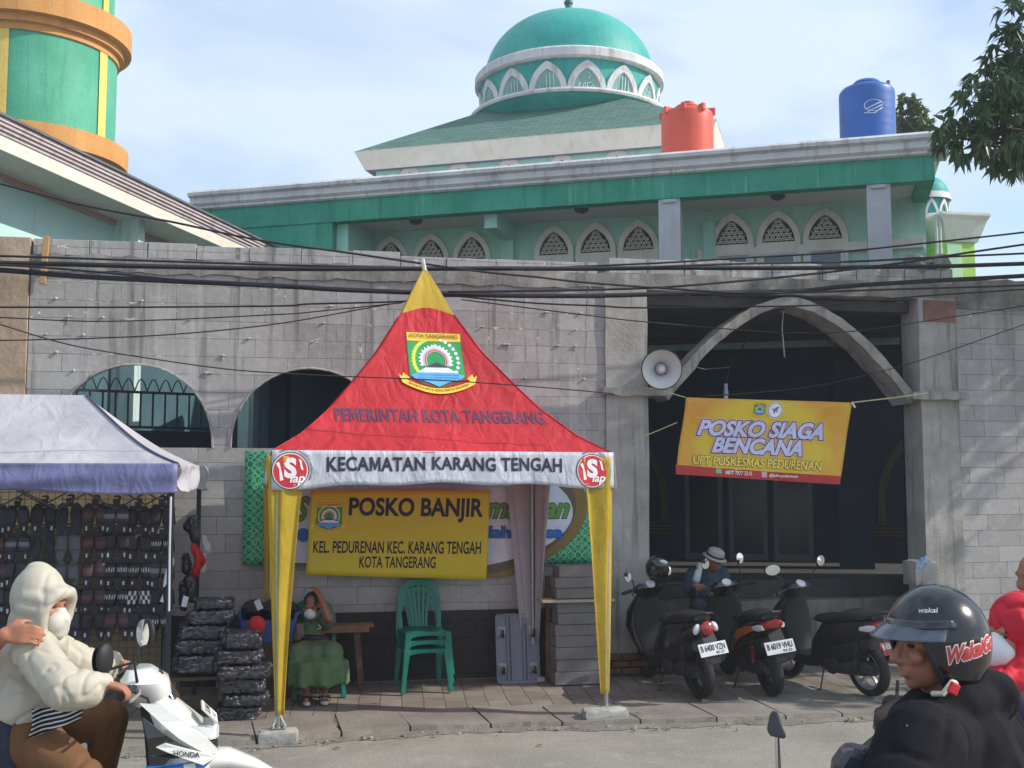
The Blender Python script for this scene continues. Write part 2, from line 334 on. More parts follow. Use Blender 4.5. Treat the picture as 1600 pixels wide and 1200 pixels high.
# pavers: a sheet of block paving behind a row of rough concrete slabs
def paver_mat():
    m = bpy.data.materials.new('block_paving'); m.use_nodes = True; t = m.node_tree; p = t.nodes['Principled BSDF']; L = t.links.new; p.inputs['Roughness'].default_value = .9
    g = nn(t, 'ShaderNodeNewGeometry'); mpn = nn(t, 'ShaderNodeMapping'); mpn.inputs['Rotation'].default_value = (0, 0, R(94)); L(g.outputs['Position'], mpn.inputs[0])
    n = nn(t, 'ShaderNodeTexNoise'); n.inputs['Scale'].default_value = 2.2; n.inputs['Detail'].default_value = 8; L(mpn.outputs[0], n.inputs['Vector'])
    va = nn(t, 'ShaderNodeVectorMath', operation='SCALE'); va.inputs['Scale'].default_value = .05; L(n.outputs['Color'], va.inputs[0]); ad = nn(t, 'ShaderNodeVectorMath', operation='ADD'); L(mpn.outputs[0], ad.inputs[0]); L(va.outputs[0], ad.inputs[1])
    b = nn(t, 'ShaderNodeTexBrick'); b.inputs['Scale'].default_value = 1; b.inputs['Brick Width'].default_value = .36; b.inputs['Row Height'].default_value = .21; b.inputs['Mortar Size'].default_value = .006; b.inputs['Mortar Smooth'].default_value = .5
    b.inputs['Color1'].default_value = (.20, .175, .15, 1); b.inputs['Color2'].default_value = (.28, .25, .215, 1); b.inputs['Mortar'].default_value = (.11, .095, .08, 1); L(ad.outputs[0], b.inputs['Vector'])
    mm = nn(t, 'ShaderNodeMix', data_type='RGBA', blend_type='MULTIPLY'); mm.inputs['Factor'].default_value = .8; c = nn(t, 'ShaderNodeValToRGB'); c.color_ramp.elements[0].position = .3; c.color_ramp.elements[0].color = (.55, .52, .5, 1); c.color_ramp.elements[1].position = .65
    L(n.outputs['Fac'], c.inputs[0]); L(b.outputs['Color'], mm.inputs['A']); L(c.outputs[0], mm.inputs['B']); L(mm.outputs['Result'], p.inputs['Base Color'])
    bp = nn(t, 'ShaderNodeBump'); bp.inputs['Strength'].default_value = .8; bp.inputs['Distance'].default_value = .012; bp.invert = True; L(b.outputs['Fac'], bp.inputs['Height']); L(bp.outputs[0], p.inputs['Normal'])
    return m
pv = B().grid(lambda u, v: V((-9 + 23 * u, (curb_y(-9 + 23 * u) + .3) * (1 - v) + (YW + .3) * v, .052 + .04 * v)), 120, 6)
tag(pv.build('paving', paver_mat(), smooth=60), kind='structure')
sl = B(); r2 = random.Random(3); x = -8.2
def slab(b, x0, x1, dx):
    c0, c1 = curb_y(x0), curb_y(x1); dep = .72 + r2.uniform(-.08, .12); j = lambda a=.02: r2.uniform(-a, a); n = 9
    def top(u, v):
        xx = x0 + (x1 - x0) * u + dx * v; yy = (c0 + (c1 - c0) * u) * (1 - v) + (c0 + (c1 - c0) * u + dep) * v + (edge[int(u * n + .5)] if v < .01 else 0); return V((xx, yy, .062 + .012 * v + .006 * math.sin(u * 5 + v * 3 + x0 * 7)))
    edge = [j(.009) for _ in range(n + 1)]; o = len(b.v); b.grid(top, n, 3); N = len(b.v)
    base = [V((p.x, p.y - .03, -.04)) for p in b.v[o:o + n + 1]]; o2 = len(b.v); b.v += base
    for i in range(n): b.f.append((o + i, o + i + 1, o2 + i + 1, o2 + i))
    for (a, bb) in ((o, o2), (o + n, o2 + n)):
        pass
    for k in range(3):                                    # end faces
        for e_ in (0, n):
            p0 = b.v[o + k * (n + 1) + e_]; p1 = b.v[o + (k + 1) * (n + 1) + e_]; q = len(b.v); b.v += [V((p0.x, p0.y, -.03)), V((p1.x, p1.y, -.03))]; b.f.append((o + k * (n + 1) + e_, o + (k + 1) * (n + 1) + e_, q + 1, q))
while x < 12.5:
    wd = r2.uniform(.56, .74); slab(sl, x + .009, x + wd - .009, -.06 + r2.uniform(-.03, .03)); x += wd
tag(sl.build('kerb_slabs', M_SLAB, fix=False), kind='structure')
gut = B().grid(lambda u, v: V((-8 + 20 * u, curb_y(-8 + 20 * u) - .015 - (.10 + .03 * math.sin(u * 61) + .03 * math.sin(u * 143 + 1) + .02 * math.sin(u * 397)) * (1 - v), .004 + .02 * v)), 240, 3)
tag(gut.build('gutter_dirt', ground_mat('gutter_dirt', (.16, .145, .125), (.26, .24, .21), 5, (.30, .275, .24), 70), fix=False), kind='structure')
deb = B()
for i in range(170):
    x_ = r2.uniform(-3.5, 7); y_ = curb_y(x_) - .03 - abs(r2.gauss(0, .1)); s_ = r2.uniform(.006, .022); deb.box((x_, y_, .012 + s_ * .3), (s_ * r2.uniform(1, 2.4), s_, s_ * .7), Matrix.Rotation(r2.uniform(0, 3), 3, 'Z'))
tag(deb.build('gutter_gravel', paint(150, 140, 126, .9, var=.5, scale=9)), 'loose gravel and grit lying along the foot of the kerb', 'gravel', kind='stuff')
lit = B()
for i in range(26):
    x_ = r2.uniform(-1, 7); y_ = r2.uniform(9.3, 11.6); s_ = r2.uniform(.02, .05); zz = .083 if y_ > curb_y(x_) + .05 else .012
    lit.add([(x_ - s_, y_, zz), (x_, y_ - s_ * .5, zz + .004), (x_ + s_, y_ + s_ * .2, zz), (x_, y_ + s_ * .45, zz + .006)], [(0, 1, 2, 3)])
tag(lit.build('fallen_leaves', paint(88, 66, 44, .8, var=.4), fix=False), 'dry brown leaves scattered on the kerb slabs', 'leaves', kind='stuff')

# ================================================================== BLOCK WALL AND GATE
def block_mat(name, dark=1.0, phase=.02, xoff=0, streaks=1.0):
    m = bpy.data.materials.new(name); m.use_nodes = True; t = m.node_tree; p = t.nodes['Principled BSDF']; L = t.links.new; p.inputs['Roughness'].default_value = .92; p.inputs['Specular IOR Level'].default_value = .15
    g = nn(t, 'ShaderNodeNewGeometry'); sx = nn(t, 'ShaderNodeSeparateXYZ'); L(g.outputs['Position'], sx.inputs[0])
    wob = nn(t, 'ShaderNodeTexNoise'); wob.inputs['Scale'].default_value = 1.4; wob.inputs['Detail'].default_value = 3; L(g.outputs['Position'], wob.inputs['Vector'])
    cx = nn(t, 'ShaderNodeCombineXYZ'); ax = nn(t, 'ShaderNodeMath', operation='ADD'); ax.inputs[1].default_value = xoff; az = nn(t, 'ShaderNodeMath', operation='MULTIPLY_ADD'); az.inputs[1].default_value = .03
    s0 = nn(t, 'ShaderNodeMath', operation='ADD'); s0.inputs[1].default_value = phase; L(sx.outputs['Z'], s0.inputs[0]); L(wob.outputs['Fac'], az.inputs[0]); L(s0.outputs[0], az.inputs[2])
    L(sx.outputs['X'], ax.inputs[0]); L(ax.outputs[0], cx.inputs[0]); L(az.outputs[0], cx.inputs[1])
    def brick(ms, smooth):
        b = nn(t, 'ShaderNodeTexBrick'); b.offset = .47; b.offset_frequency = 2; b.squash = .82; b.squash_frequency = 3
        for k, v_ in (('Scale', 1), ('Brick Width', .565), ('Row Height', .1895), ('Mortar Size', ms), ('Mortar Smooth', smooth), ('Bias', 0)): b.inputs[k].default_value = v_
        b.inputs['Color1'].default_value = (.265 * dark, .255 * dark, .25 * dark, 1); b.inputs['Color2'].default_value = (.345 * dark, .332 * dark, .325 * dark, 1); b.inputs['Mortar'].default_value = (.13 * dark, .12 * dark, .11 * dark, 1); L(cx.outputs[0], b.inputs['Vector']); return b
    b = brick(.0035, .2); b2 = brick(.022, .6)
    def noise_(vx, vz, sc, det=5, seed=0):
        mpn = nn(t, 'ShaderNodeMapping'); mpn.inputs['Scale'].default_value = (vx, .3, vz); mpn.inputs['Location'].default_value = (seed, seed * 2, seed * 3); n = nn(t, 'ShaderNodeTexNoise'); n.inputs['Scale'].default_value = sc; n.inputs['Detail'].default_value = det; n.inputs['Roughness'].default_value = .6
        L(g.outputs['Position'], mpn.inputs[0]); L(mpn.outputs[0], n.inputs['Vector']); return n
    def ramp(src, a, c, inv=False):
        r_ = nn(t, 'ShaderNodeMapRange'); r_.inputs['From Min'].default_value = a; r_.inputs['From Max'].default_value = c
        if inv: r_.inputs['To Min'].default_value = 1; r_.inputs['To Max'].default_value = 0
        L(src, r_.inputs['Value']); return r_.outputs[0]
    def mul(a, c):
        q = nn(t, 'ShaderNodeMath', operation='MULTIPLY'); L(a, q.inputs[0])
        if isinstance(c, float): q.inputs[1].default_value = c
        else: L(c, q.inputs[1])
        return q.outputs[0]
    def mixc(fac, A, col, bt='MIX'):
        q = nn(t, 'ShaderNodeMix', data_type='RGBA', blend_type=bt); L(fac, q.inputs['Factor']); L(A, q.inputs['A'])
        if isinstance(col, tuple): q.inputs['B'].default_value = (*col, 1)
        else: L(col, q.inputs['B'])
        return q.outputs['Result']
    col = b.outputs['Color']
    big = noise_(1, 1, 1.3, 8); col = mixc(mul(ramp(big.outputs['Fac'], .35, .7), .55), col, (.20 * dark, .185 * dark, .175 * dark))
    fine = noise_(1, 1, 14, 6, 3); col = mixc(mul(ramp(fine.outputs['Fac'], .5, .75), .3), col, (.48 * dark, .46 * dark, .43 * dark))
    st = noise_(9, .45, 1.0, 4, 5); zm = ramp(sx.outputs['Z'], 2.3, 4.3); stf = mul(mul(ramp(st.outputs['Fac'], .56, .66), zm), .75 * streaks); col = mixc(stf, col, (.10 * dark, .092 * dark, .09 * dark))
    st2 = noise_(5, .25, 1.0, 4, 9); col = mixc(mul(mul(ramp(st2.outputs['Fac'], .57, .67), ramp(sx.outputs['Z'], 1.2, 4.0)), .45), col, (.47 * dark, .455 * dark, .44 * dark))
    blob = noise_(3.2, 6, 2.0, 5, 13); md = mul(ramp(blob.outputs['Fac'], .60, .66), mul(ramp(b2.outputs['Fac'], .2, .6), ramp(sx.outputs['Z'], 2.8, 3.8))); col = mixc(md, col, (.45 * dark, .44 * dark, .42 * dark))
    L(col, p.inputs['Base Color'])
    bp = nn(t, 'ShaderNodeBump'); bp.inputs['Strength'].default_value = .6; bp.inputs['Distance'].default_value = .012; bp.invert = True; L(b.outputs['Fac'], bp.inputs['Height'])
    bp2 = nn(t, 'ShaderNodeBump'); bp2.inputs['Strength'].default_value = .35; bp2.inputs['Distance'].default_value = .015; ah = nn(t, 'ShaderNodeMath', operation='ADD'); L(fine.outputs['Fac'], ah.inputs[0]); L(md, ah.inputs[1]); L(ah.outputs[0], bp2.inputs['Height']); L(bp.outputs[0], bp2.inputs['Normal']); L(bp2.outputs[0], p.inputs['Normal'])
    return m
def plaster_mat(name, c1, c2, sc=2.4, dirt=(.09, .08, .072), st=.6, rough=.92, zsc=.35, white=None):
    m = bpy.data.materials.new(name); m.use_nodes = True; t = m.node_tree; p = t.nodes['Principled BSDF']; L = t.links.new; p.inputs['Roughness'].default_value = rough; p.inputs['Specular IOR Level'].default_value = .2
    g = nn(t, 'ShaderNodeNewGeometry')
    def N(sx_, sz_, s_, off=0):
        mpn = nn(t, 'ShaderNodeMapping'); mpn.inputs['Scale'].default_value = (sx_, sx_, sz_); mpn.inputs['Location'].default_value = (off, off, off); n = nn(t, 'ShaderNodeTexNoise'); n.inputs['Scale'].default_value = s_; n.inputs['Detail'].default_value = 8; n.inputs['Roughness'].default_value = .62; L(g.outputs['Position'], mpn.inputs[0]); L(mpn.outputs[0], n.inputs['Vector']); return n
    a = N(1, 1, sc); c = nn(t, 'ShaderNodeValToRGB'); e = c.color_ramp.elements; e[0].position = .33; e[0].color = (*c1, 1); e[1].position = .66; e[1].color = (*c2, 1); L(a.outputs['Fac'], c.inputs[0])
    s_ = N(5, zsc, 1.6, 4); rr = nn(t, 'ShaderNodeMapRange'); rr.inputs['From Min'].default_value = .53; rr.inputs['From Max'].default_value = .68; rr.inputs['To Max'].default_value = st; L(s_.outputs['Fac'], rr.inputs['Value'])
    q = nn(t, 'ShaderNodeMix', data_type='RGBA'); L(rr.outputs[0], q.inputs['Factor']); L(c.outputs[0], q.inputs['A']); q.inputs['B'].default_value = (*dirt, 1); o = q.outputs['Result']
    if white:
        w_ = N(7, .5, 1.3, 11); r3 = nn(t, 'ShaderNodeMapRange'); r3.inputs['From Min'].default_value = .6; r3.inputs['From Max'].default_value = .72; r3.inputs['To Max'].default_value = .6; L(w_.outputs['Fac'], r3.inputs['Value'])
        q2 = nn(t, 'ShaderNodeMix', data_type='RGBA'); L(r3.outputs[0], q2.inputs['Factor']); L(o, q2.inputs['A']); q2.inputs['B'].default_value = (*white, 1); o = q2.outputs['Result']
    L(o, p.inputs['Base Color']); f = N(1, 1, 22, 7); ad = nn(t, 'ShaderNodeMath', operation='ADD'); L(f.outputs['Fac'], ad.inputs[0]); L(a.outputs['Fac'], ad.inputs[1]); b = nn(t, 'ShaderNodeBump'); b.inputs['Strength'].default_value = .45; b.inputs['Distance'].default_value = .02; L(ad.outputs[0], b.inputs['Height']); L(b.outputs[0], p.inputs['Normal'])
    return m
M_BLOCK = block_mat('light_concrete_blocks', 1.4, .02); M_PLINTH = block_mat('dark_waterproofed_blocks', .16, .02, streaks=.2)
M_CONC = plaster_mat('raw_concrete', (.30, .285, .26), (.46, .44, .41)); M_BEAM = plaster_mat('rough_beam_concrete', (.17, .16, .145), (.36, .34, .31), 3.5, st=.5)
M_FORM = plaster_mat('formwork_board', (.36, .26, .18), (.50, .39, .29), 3, dirt=(.22, .17, .13), st=.4)
bx = lambda u, v, w: V((u, YW + w, v))
def arch_loop(x0, x1, z0, zt, n=24):
    c = (x0 + x1) / 2; r = (x1 - x0) / 2; return [(c + r * math.cos(math.pi * i / n), z0 + (zt - z0) * math.sin(math.pi * i / n) ** .92) for i in range(n + 1)]
wall = thing('block_wall', 'unfinished grey concrete block wall with arched openings behind the tents', 'wall', (.1, YW, 0))
A1 = arch_loop(-2.60, -.985, 2.59, 3.47); A2 = arch_loop(-.80, .86, 2.59, 3.46)
B().prism([[(-2.87, .05), (3.34, .05), (3.34, 4.45), (-2.87, 4.45)], A1, A2], bx, .13).build('blockwork', M_BLOCK, wall)
B().span((-2.87, YW - .025, .1), (3.34, YW + .1, .83)).build('plinth', M_PLINTH, wall)
def rough_bar(b, x0, x1, y0, y1, z0, z1, amp=.02, seg=.12, seed=0):
    r3 = random.Random(seed); n = max(2, int((x1 - x0) / seg)); secs = []
    for i in range(n + 1):
        xx = x0 + (x1 - x0) * i / n; j = lambda: r3.uniform(-amp, amp); secs.append([V((xx, y0 + j() * .5, z0 + j())), V((xx, y0 + j() * .5, z1 + j())), V((xx, y1, z1 + j())), V((xx, y1, z0 + j()))])
    return b.loft(secs)
rough_bar(B(), -2.87, 3.36, YW - .03, YW + .15, 4.44, 4.615, .02, seed=2).build('ring_beam', M_BEAM, wall)
cop = B(); x = -2.86; r3 = random.Random(5)
while x < 3.2:
    wd = min(r3.uniform(.5, .6), 3.34 - x); cop.span((x + .004, YW + r3.uniform(-.008, .008), 4.615), (x + wd - .004, YW + .11, 4.775 + r3.uniform(-.012, .012) - (.03 if x > .9 else 0))); x += wd
cop.build('coping_course', M_BLOCK, wall, bevel=.004)
for a_ in (A1, A2):                                       # smooth mortar line round each opening
    lp = [V((q[0], YW - .006, q[1])) for q in a_]; B().tube(lp, .012, 6).build('arch_edging', M_CONC, wall)
dr = B()
for i in range(60):                                      # squeezed-out mortar hanging from the joints
    k = r3.choice([0, 0, 0, 1, 2, 3, 4, 5]); zz = 4.44 - .1895 * k if k else 4.44; xx = r3.uniform(-2.7, 3.25)
    if k: zz = math.floor((zz + .02) / .1895) * .1895 - .02 + .0
    l_ = r3.uniform(.012, .05); dr.ell((xx, YW - .012, zz), (r3.uniform(.01, .035), .012, l_ * .4), n=6, k=4)
    if r3.random() < .35: dr.cap((xx, YW - .008, zz), (xx + r3.uniform(-.004, .004), YW - .006, zz - l_ * 1.6), .008, .004, 5)
dr.build('mortar_drips', paint(186, 180, 170, .9, var=.2), wall, smooth=50)['kind'] = 'stuff'
pil = B().span((-3.22, YW - .04, 0), (-2.88, YW + .16, 4.78)); tag(pil.build('wall_column', M_FORM), 'tall brown formwork-faced column at the left end of the block wall', 'column')
tag(B().beam((-2.74, YW - .055, 4.29), (-2.715, YW - .05, 4.80), .06, .04).build('timber_batten', paint(176, 140, 96, .8, streak=.2, scale=9), bevel=.004), 'short pale timber batten nailed upright near the top of the block wall', 'batten')

gate = thing('gate_portal', 'raw concrete gate portal with two pillars and a pointed-round arch', 'gate', (5.5, YW, 0))
for x0, x1, s_ in ((3.34, 3.84, 1), (7.26, 7.76, 2)):
    b = B(); secs = []
    for k in range(13):
        z = .05 + 4.4 * k / 12; j = lambda a=.008: r3.uniform(-a, a); f = 1 if z > 2.8 else 1.04; secs.append([V((x0 + j(), YW - .03 * f + j(), z)), V((x1 + j(), YW - .03 * f + j(), z)), V((x1, YW + .38, z)), V((x0, YW + .38, z))])
    b.loft(secs); b.build('pillar', M_CONC, gate)
    inner = x1 + .26 if s_ == 1 else x1 + .07; outer = x0 - .05 if s_ == 1 else x0 - .16
    lb = B(); rough_bar(lb, outer, inner, YW - .13, YW + .36, 3.21, 3.30, .012, .1, s_); lb.build('ledge', M_CONC, gate)
    if s_ == 2: B().span((x0 + .06, YW - .045, 4.16), (x1 - .02, YW, 4.42)).build('brick_patch', plaster_mat('red_brick_patch', (.22, .12, .09), (.30, .18, .14), 6, st=.3), gate)
rough_bar(B(), 3.34, 7.78, YW - .02, YW + .3, 4.44, 4.63, .012, seed=8).build('lintel_beam', M_BEAM, gate)
pb = B(); x = 3.4
while x < 7.6:
    wd = min(r3.uniform(.4, .75), 7.76 - x); pb.span((x + .005, YW + r3.uniform(0, .02), 4.63), (x + wd - .005, YW + .12, 4.815 + r3.uniform(-.02, .012))); x += wd
pb.build('parapet_blocks', M_BLOCK, gate, bevel=.006)
ab = B(); secs = []; NA = 40
for i in range(NA + 1):
    t = -1 + 2 * i / NA; fx = lambda q: 5.62 + 1.56 * q; fz = lambda q: 3.20 + 1.16 * (1 - abs(q) ** 1.75); c = V((fx(t), 0, fz(t))); e = .01; d = (V((fx(t + e), 0, fz(t + e))) - V((fx(t - e), 0, fz(t - e)))).normalized(); nrm = V((-d.z, 0, d.x)); j = lambda a=.012: r3.uniform(-a, a)
    secs.append([c + nrm * (.055 + j(.006)) + V((0, YW, 0)), c + nrm * (.055 + j(.006)) + V((0, YW + .42, 0)), c - nrm * (.055 + j()) + V((0, YW + .42, 0)), c - nrm * (.055 + j()) + V((0, YW, 0))])
ab.loft(secs); ab.build('arch_band', plaster_mat('arch_concrete', (.24, .22, .20), (.44, .42, .40), 4, dirt=(.14, .10, .085), st=.7), gate)
rb = B()
for i in range(14):
    q = V((r3.uniform(7.15, 7.8), YW + r3.uniform(.02, .3), 4.83 + r3.uniform(0, .1))); rb.ell(q, (r3.uniform(.06, .16), .1, r3.uniform(.04, .12)), n=7, k=5)
rb.build('rubble', M_BEAM, gate)
B().tube([(7.63, YW + .08, 4.8), (7.63, YW + .08, 4.98)], .008, 6).build('rebar', paint(60, 50, 46, .7), gate)
bb = B(); r4 = random.Random(9)
for k in range(3):
    for i in range(5): bb.box((3.36 + i * .22 + (.1 if k % 2 else 0), YW - .08, .14 + k * .075), (.205, .11, .062))
tag(bb.build('brick_footing', paint(120, 74, 58, .9, var=.3, scale=7, bump=.3), bevel=.008), 'low red brick footing at the base of the gate pillar beside the tent', 'bricks')
rw = thing('block_wall', 'paler block wall running on to the right of the gate pillar', 'wall', (11, YW, 0))
B().span((7.76, YW + .06, .05), (19, YW + .19, 4.48)).build('blockwork', block_mat('clean_concrete_blocks', 1.4, .05, .2, .5), rw)
rough_bar(B(), 7.78, 19, YW + .03, YW + .22, 4.34, 4.72, .014, seed=12).build('ring_beam', M_BEAM, rw)

# ================================================================== MOSQUE (turned against the street)
MC = pD(1455, 210, 15.5); MA = R(26.516); ME = V((math.cos(MA), -math.sin(MA), 0)); MN = V((math.sin(MA), math.cos(MA), 0))
def M(s, d, z): q = MC + ME * s + MN * d; return V((q.x, q.y, z))
MROT = Matrix.Rotation(-MA, 3, 'Z')
def mbox(b, s0, s1, d0, d1, z0, z1): return b.box(M((s0 + s1) / 2, (d0 + d1) / 2, (z0 + z1) / 2), (abs(s1 - s0), abs(d1 - d0), abs(z1 - z0)), MROT)
P_MINT = plaster_mat('mint_paint', S(166, 212, 194), S(180, 222, 206), 1.2, dirt=S(128, 176, 160), st=.35, rough=.75)
P_GREEN = plaster_mat('green_fascia_paint', S(54, 144, 118), S(74, 164, 138), 1.5, dirt=S(40, 112, 92), st=.5, rough=.6, white=S(140, 196, 176))
P_CORN = plaster_mat('weathered_white_cornice', S(200, 198, 200), S(226, 224, 222), 1.6, dirt=S(150, 138, 132), st=.55)
P_CREAM = plaster_mat('cream_trim', S(222, 214, 200), S(236, 230, 218), 2, dirt=S(190, 176, 156), st=.3)
P_SOFF = plaster_mat('soffit_paint', S(206, 206, 196), S(222, 222, 214), .8, dirt=S(180, 180, 170), st=.2)
P_LAV = plaster_mat('pale_blue_column_paint', S(178, 178, 182), S(196, 196, 198), 1.4, dirt=S(150, 160, 178), st=.3)
P_SHADEW = plaster_mat('ground_floor_shade_tone', S(30, 50, 70), S(40, 60, 80), 1.2, dirt=S(30, 46, 58), st=.3, rough=.5)  # interior shade put into the wall colour itself
M_GLASS = mat('window_glass', S(58, 84, 96), .08, .1, 2, spec=.8)
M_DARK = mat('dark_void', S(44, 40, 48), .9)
mo = thing('mosque', 'pale green mosque with pointed lattice windows and a green fascia behind the wall', 'mosque', M(-5.5, 2, 0))
SL = -11.7
def cornice(b, s0, s1, dshift=0):
    prof = [(-.16, 7.07), (-.20, 7.03), (-.19, 6.98), (-.12, 6.95), (-.12, 6.86), (-.07, 6.82), (-.07, 6.79), (-.03, 6.77), (.35, 6.77), (.35, 7.07)]
    return b.loft([[M(s, d + dshift, z) for d, z in prof] for s in [s0 + (s1 - s0) * i / 12 for i in range(13)]])
cb = cornice(B(), SL, .22)
cb.loft([[M(s_, d, z) for s_, z in [(.18, 7.07), (.22, 7.03), (.21, 6.98), (.12, 6.95), (.12, 6.86), (.07, 6.82), (.03, 6.77), (-.3, 6.77), (-.3, 7.07)]] for d in (.36, 2, 5)])
cb.build('cornice', P_CORN, mo)
fb = B(); mbox(fb, SL, .03, 0, .22, 6.42, 6.77); mbox(fb, -.19, .03, .22, 5, 6.42, 6.77); mbox(fb, SL, -9.15, .02, .2, 4.3, 6.42); fb.build('fascia', P_GREEN, mo)
so = B(); mbox(so, -9.15, -.19, .22, 1.3, 6.5, 6.6); so.build('soffit', P_SOFF, mo)
rfb = B(); mbox(rfb, SL, .02, .3, 9, 6.9, 7.02); rfb.build('roof_slab', P_CORN, mo)
for s_ in (-3.68, -.72):
    b = B(); mbox(b, s_ - .16, s_ + .16, .03, .36, 4.3, 6.5); b.build('column', P_LAV, mo); cpb = B(); mbox(cpb, s_ - .1, s_ + .1, -.0, .03, 6.36, 6.41); cpb.build('column_cap', P_LAV, mo)
bw = B(); mbox(bw, SL, .0, 1.3, 1.5, 4.3, 6.55); mbox(bw, -.05, .0, 1.5, 7, 4.3, 6.55); bw.build('upper_wall', P_MINT, mo)
for q in ((-6.62, -6.42, .22, 1.3, 6.2, 6.499), (-6.62, -6.42, 1.15, 1.3, 4.3, 6.2), (-9.15, -8.95, .2, 1.3, 4.3, 6.499), (-3.3, -3.12, 1.12, 1.3, 4.3, 6.3)):
    gr = B(); mbox(gr, *q); gr.build('beam', P_MINT, mo)
tr = B(); mbox(tr, -3.4, -.05, 1.2, 1.302, 5.72, 5.86); mbox(tr, -3.3, -3.1, 1.16, 1.305, 5.68, 5.9); tr.build('string_course', P_CREAM, mo)
def ogive(hw, h, n=10, x=0, z=0):                          # pointed arch outline, from right foot over the tip to left foot
    r = (hw * hw + h * h) / (2 * hw) * 1.0; pts = []; a1 = math.asin(min(1, h / r))
    for i in range(n + 1): a = a1 * i / n; pts.append((x + hw - r + r * math.cos(a), z + r * math.sin(a)))
    return pts + [(2 * x - q[0], q[1]) for q in reversed(pts[:-1])]
def seg2(b, fn, a, c, w_, z0, z1):
    a = V((*a, 0)); c = V((*c, 0)); d = (c - a); 
    if d.length < 1e-4: return
    d.normalize(); n_ = V((-d.y, d.x, 0)) * w_ / 2; q = [a + n_, a - n_, c - n_, c + n_]; o = len(b.v); b.v += [fn(p.x, p.y, z0) for p in q] + [fn(p.x, p.y, z1) for p in q]; b.f += [tuple(o + i for i in f) for f in [(0, 1, 2, 3), (7, 6, 5, 4), (0, 4, 5, 1), (1, 5, 6, 2), (2, 6, 7, 3), (3, 7, 4, 0)]]
def window(s_, first=None):
    fn = lambda u, v, w_: M(s_ + u, 1.3 - w_, v)
    zb = 5.93; fr = B(); out_ = ogive(.335, .50, 10, 0, zb); inn = ogive(.245, .385, 10, 0, zb)
    fr.prism([[(.335, 4.5)] + out_ + [(-.335, 4.5)], inn + [], ], fn, .07); fo = fr.build('window', P_CREAM, mo, bevel=.008)
    pn = B(); pn.prism(inn, lambda u, v, w_: fn(u, v, w_ + .071), .004); pn.build('void', M_DARK, fo) if False else None
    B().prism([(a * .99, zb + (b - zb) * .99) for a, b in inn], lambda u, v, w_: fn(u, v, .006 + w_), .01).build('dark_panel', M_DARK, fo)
    la = B(); ins = lambda u, v: v > zb + .005 and v < zb + .38 and abs(u) < .24 * max(0, 1 - ((v - zb) / .385) ** 1.7)
    cs = .086
    for i in range(-3, 4):
        for j in range(0, 6):
            cx_, cz = (i + (.5 if j % 2 else 0)) * cs, zb + .01 + j * cs * .82
            st = [(cx_ + .031 * math.cos(R(k * 60 + 30)), cz + .031 * math.sin(R(k * 60 + 30))) for k in range(6)]
            for k in range(6):
                a = st[k]; c = st[(k + 1) % 6]
                if ins(*a) and ins(*c): seg2(la, fn, a, c, .012, .02, .05)
            for k in range(6):
                a = st[k]; c = (cx_ + .056 * math.cos(R(k * 60 + 30)), cz + .056 * math.sin(R(k * 60 + 30)))
                if ins(*a) and ins(*c): seg2(la, fn, a, c, .012, .021, .051)
    if la.v: la.build('lattice', P_CREAM, fo, fix=False)
    gl = B(); mbox(gl, s_ - .22, s_ + .22, 1.222, 1.228, 4.6, 5.70); gl.build('pane', M_GLASS, fo)
    sf = B(); mbox(sf, s_ - .26, s_ + .26, 1.20, 1.226, 5.70, 5.75); mbox(sf, s_ - .26, s_ - .22, 1.20, 1.226, 4.6, 5.70); mbox(sf, s_ + .22, s_ + .26, 1.20, 1.226, 4.6, 5.70); sf.build('sash', paint(214, 218, 222, .4), fo)
for s_ in (-8.63, -7.9, -7.17, -5.75, -5.05, -4.35, -2.87, -2.16, -1.46): window(s_)
for s_, d_ in ((-7.92, .6), (-5.14, .6), (-2.13, .6)):
    lb = B().lathe([(0, 6.44), (.07, 6.44), (.11, 6.47), (.115, 6.5), (.08, 6.5)], M(s_, d_, 0), 20); lb.lathe([(0, 6.425), (.04, 6.43), (.05, 6.445)], M(s_, d_, 0), 12); tag(lb.build('ceiling_lamp', paint(70, 66, 70, .4), smooth=40), {-7.92: 'round dark ceiling lamp over the leftmost row of lattice windows', -5.14: 'round dark ceiling lamp over the middle row of lattice windows', -2.13: 'round dark ceiling lamp between the two pale blue columns'}[s_], 'ceiling lamp', 'dark round lamps under the mosque eaves')
# right end of the upper floor: soffit seen from below and lower storey
lw = B(); mbox(lw, -12.5, .0, 2.0, 2.2, -.1, 4.4); lw.build('lower_wall', P_SHADEW, mo)
sb = B(); mbox(sb, SL + .05, .0, .65, 1.95, 4.425, 4.6); sb.build('balcony_slab', P_SHADEW, mo)
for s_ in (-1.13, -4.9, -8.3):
    b = B(); mbox(b, s_ - .24, s_ + .24, .55, 1.0, -.1, 4.42); b.build('ground_floor_column', P_SHADEW, mo)
P_FRAME = paint(92, 104, 112, .5); P_GOLD = paint(84, 68, 44, .5)
for s0, s1 in ((-3.75, -3.15), (-3.05, -2.45), (-2.35, -1.75)):
    f = B(); z0, z1 = .98, 3.1
    for (a, b_, c, d_) in ((s0, s0 + .07, z0, z1), (s1 - .07, s1, z0, z1), (s0 + .07, s1 - .07, z1 - .07, z1), (s0 + .07, s1 - .07, z0, z0 + .1), (s0 + .07, s1 - .07, 2.35, 2.42)): mbox(f, a, b_, 1.95, 2.0, c, d_)
    do = f.build('door', P_FRAME, mo); g = B(); mbox(g, s0 + .07, s1 - .07, 1.975, 1.985, z0 + .1, 2.35); g.build('pane', mat('door_glass', S(24, 36, 48), .2), do); g = B(); mbox(g, s0 + .07, s1 - .07, 1.975, 1.985, 2.42, z1 - .07); g.build('fanlight', paint(96, 100, 96, .7, var=.5, scale=40), do)
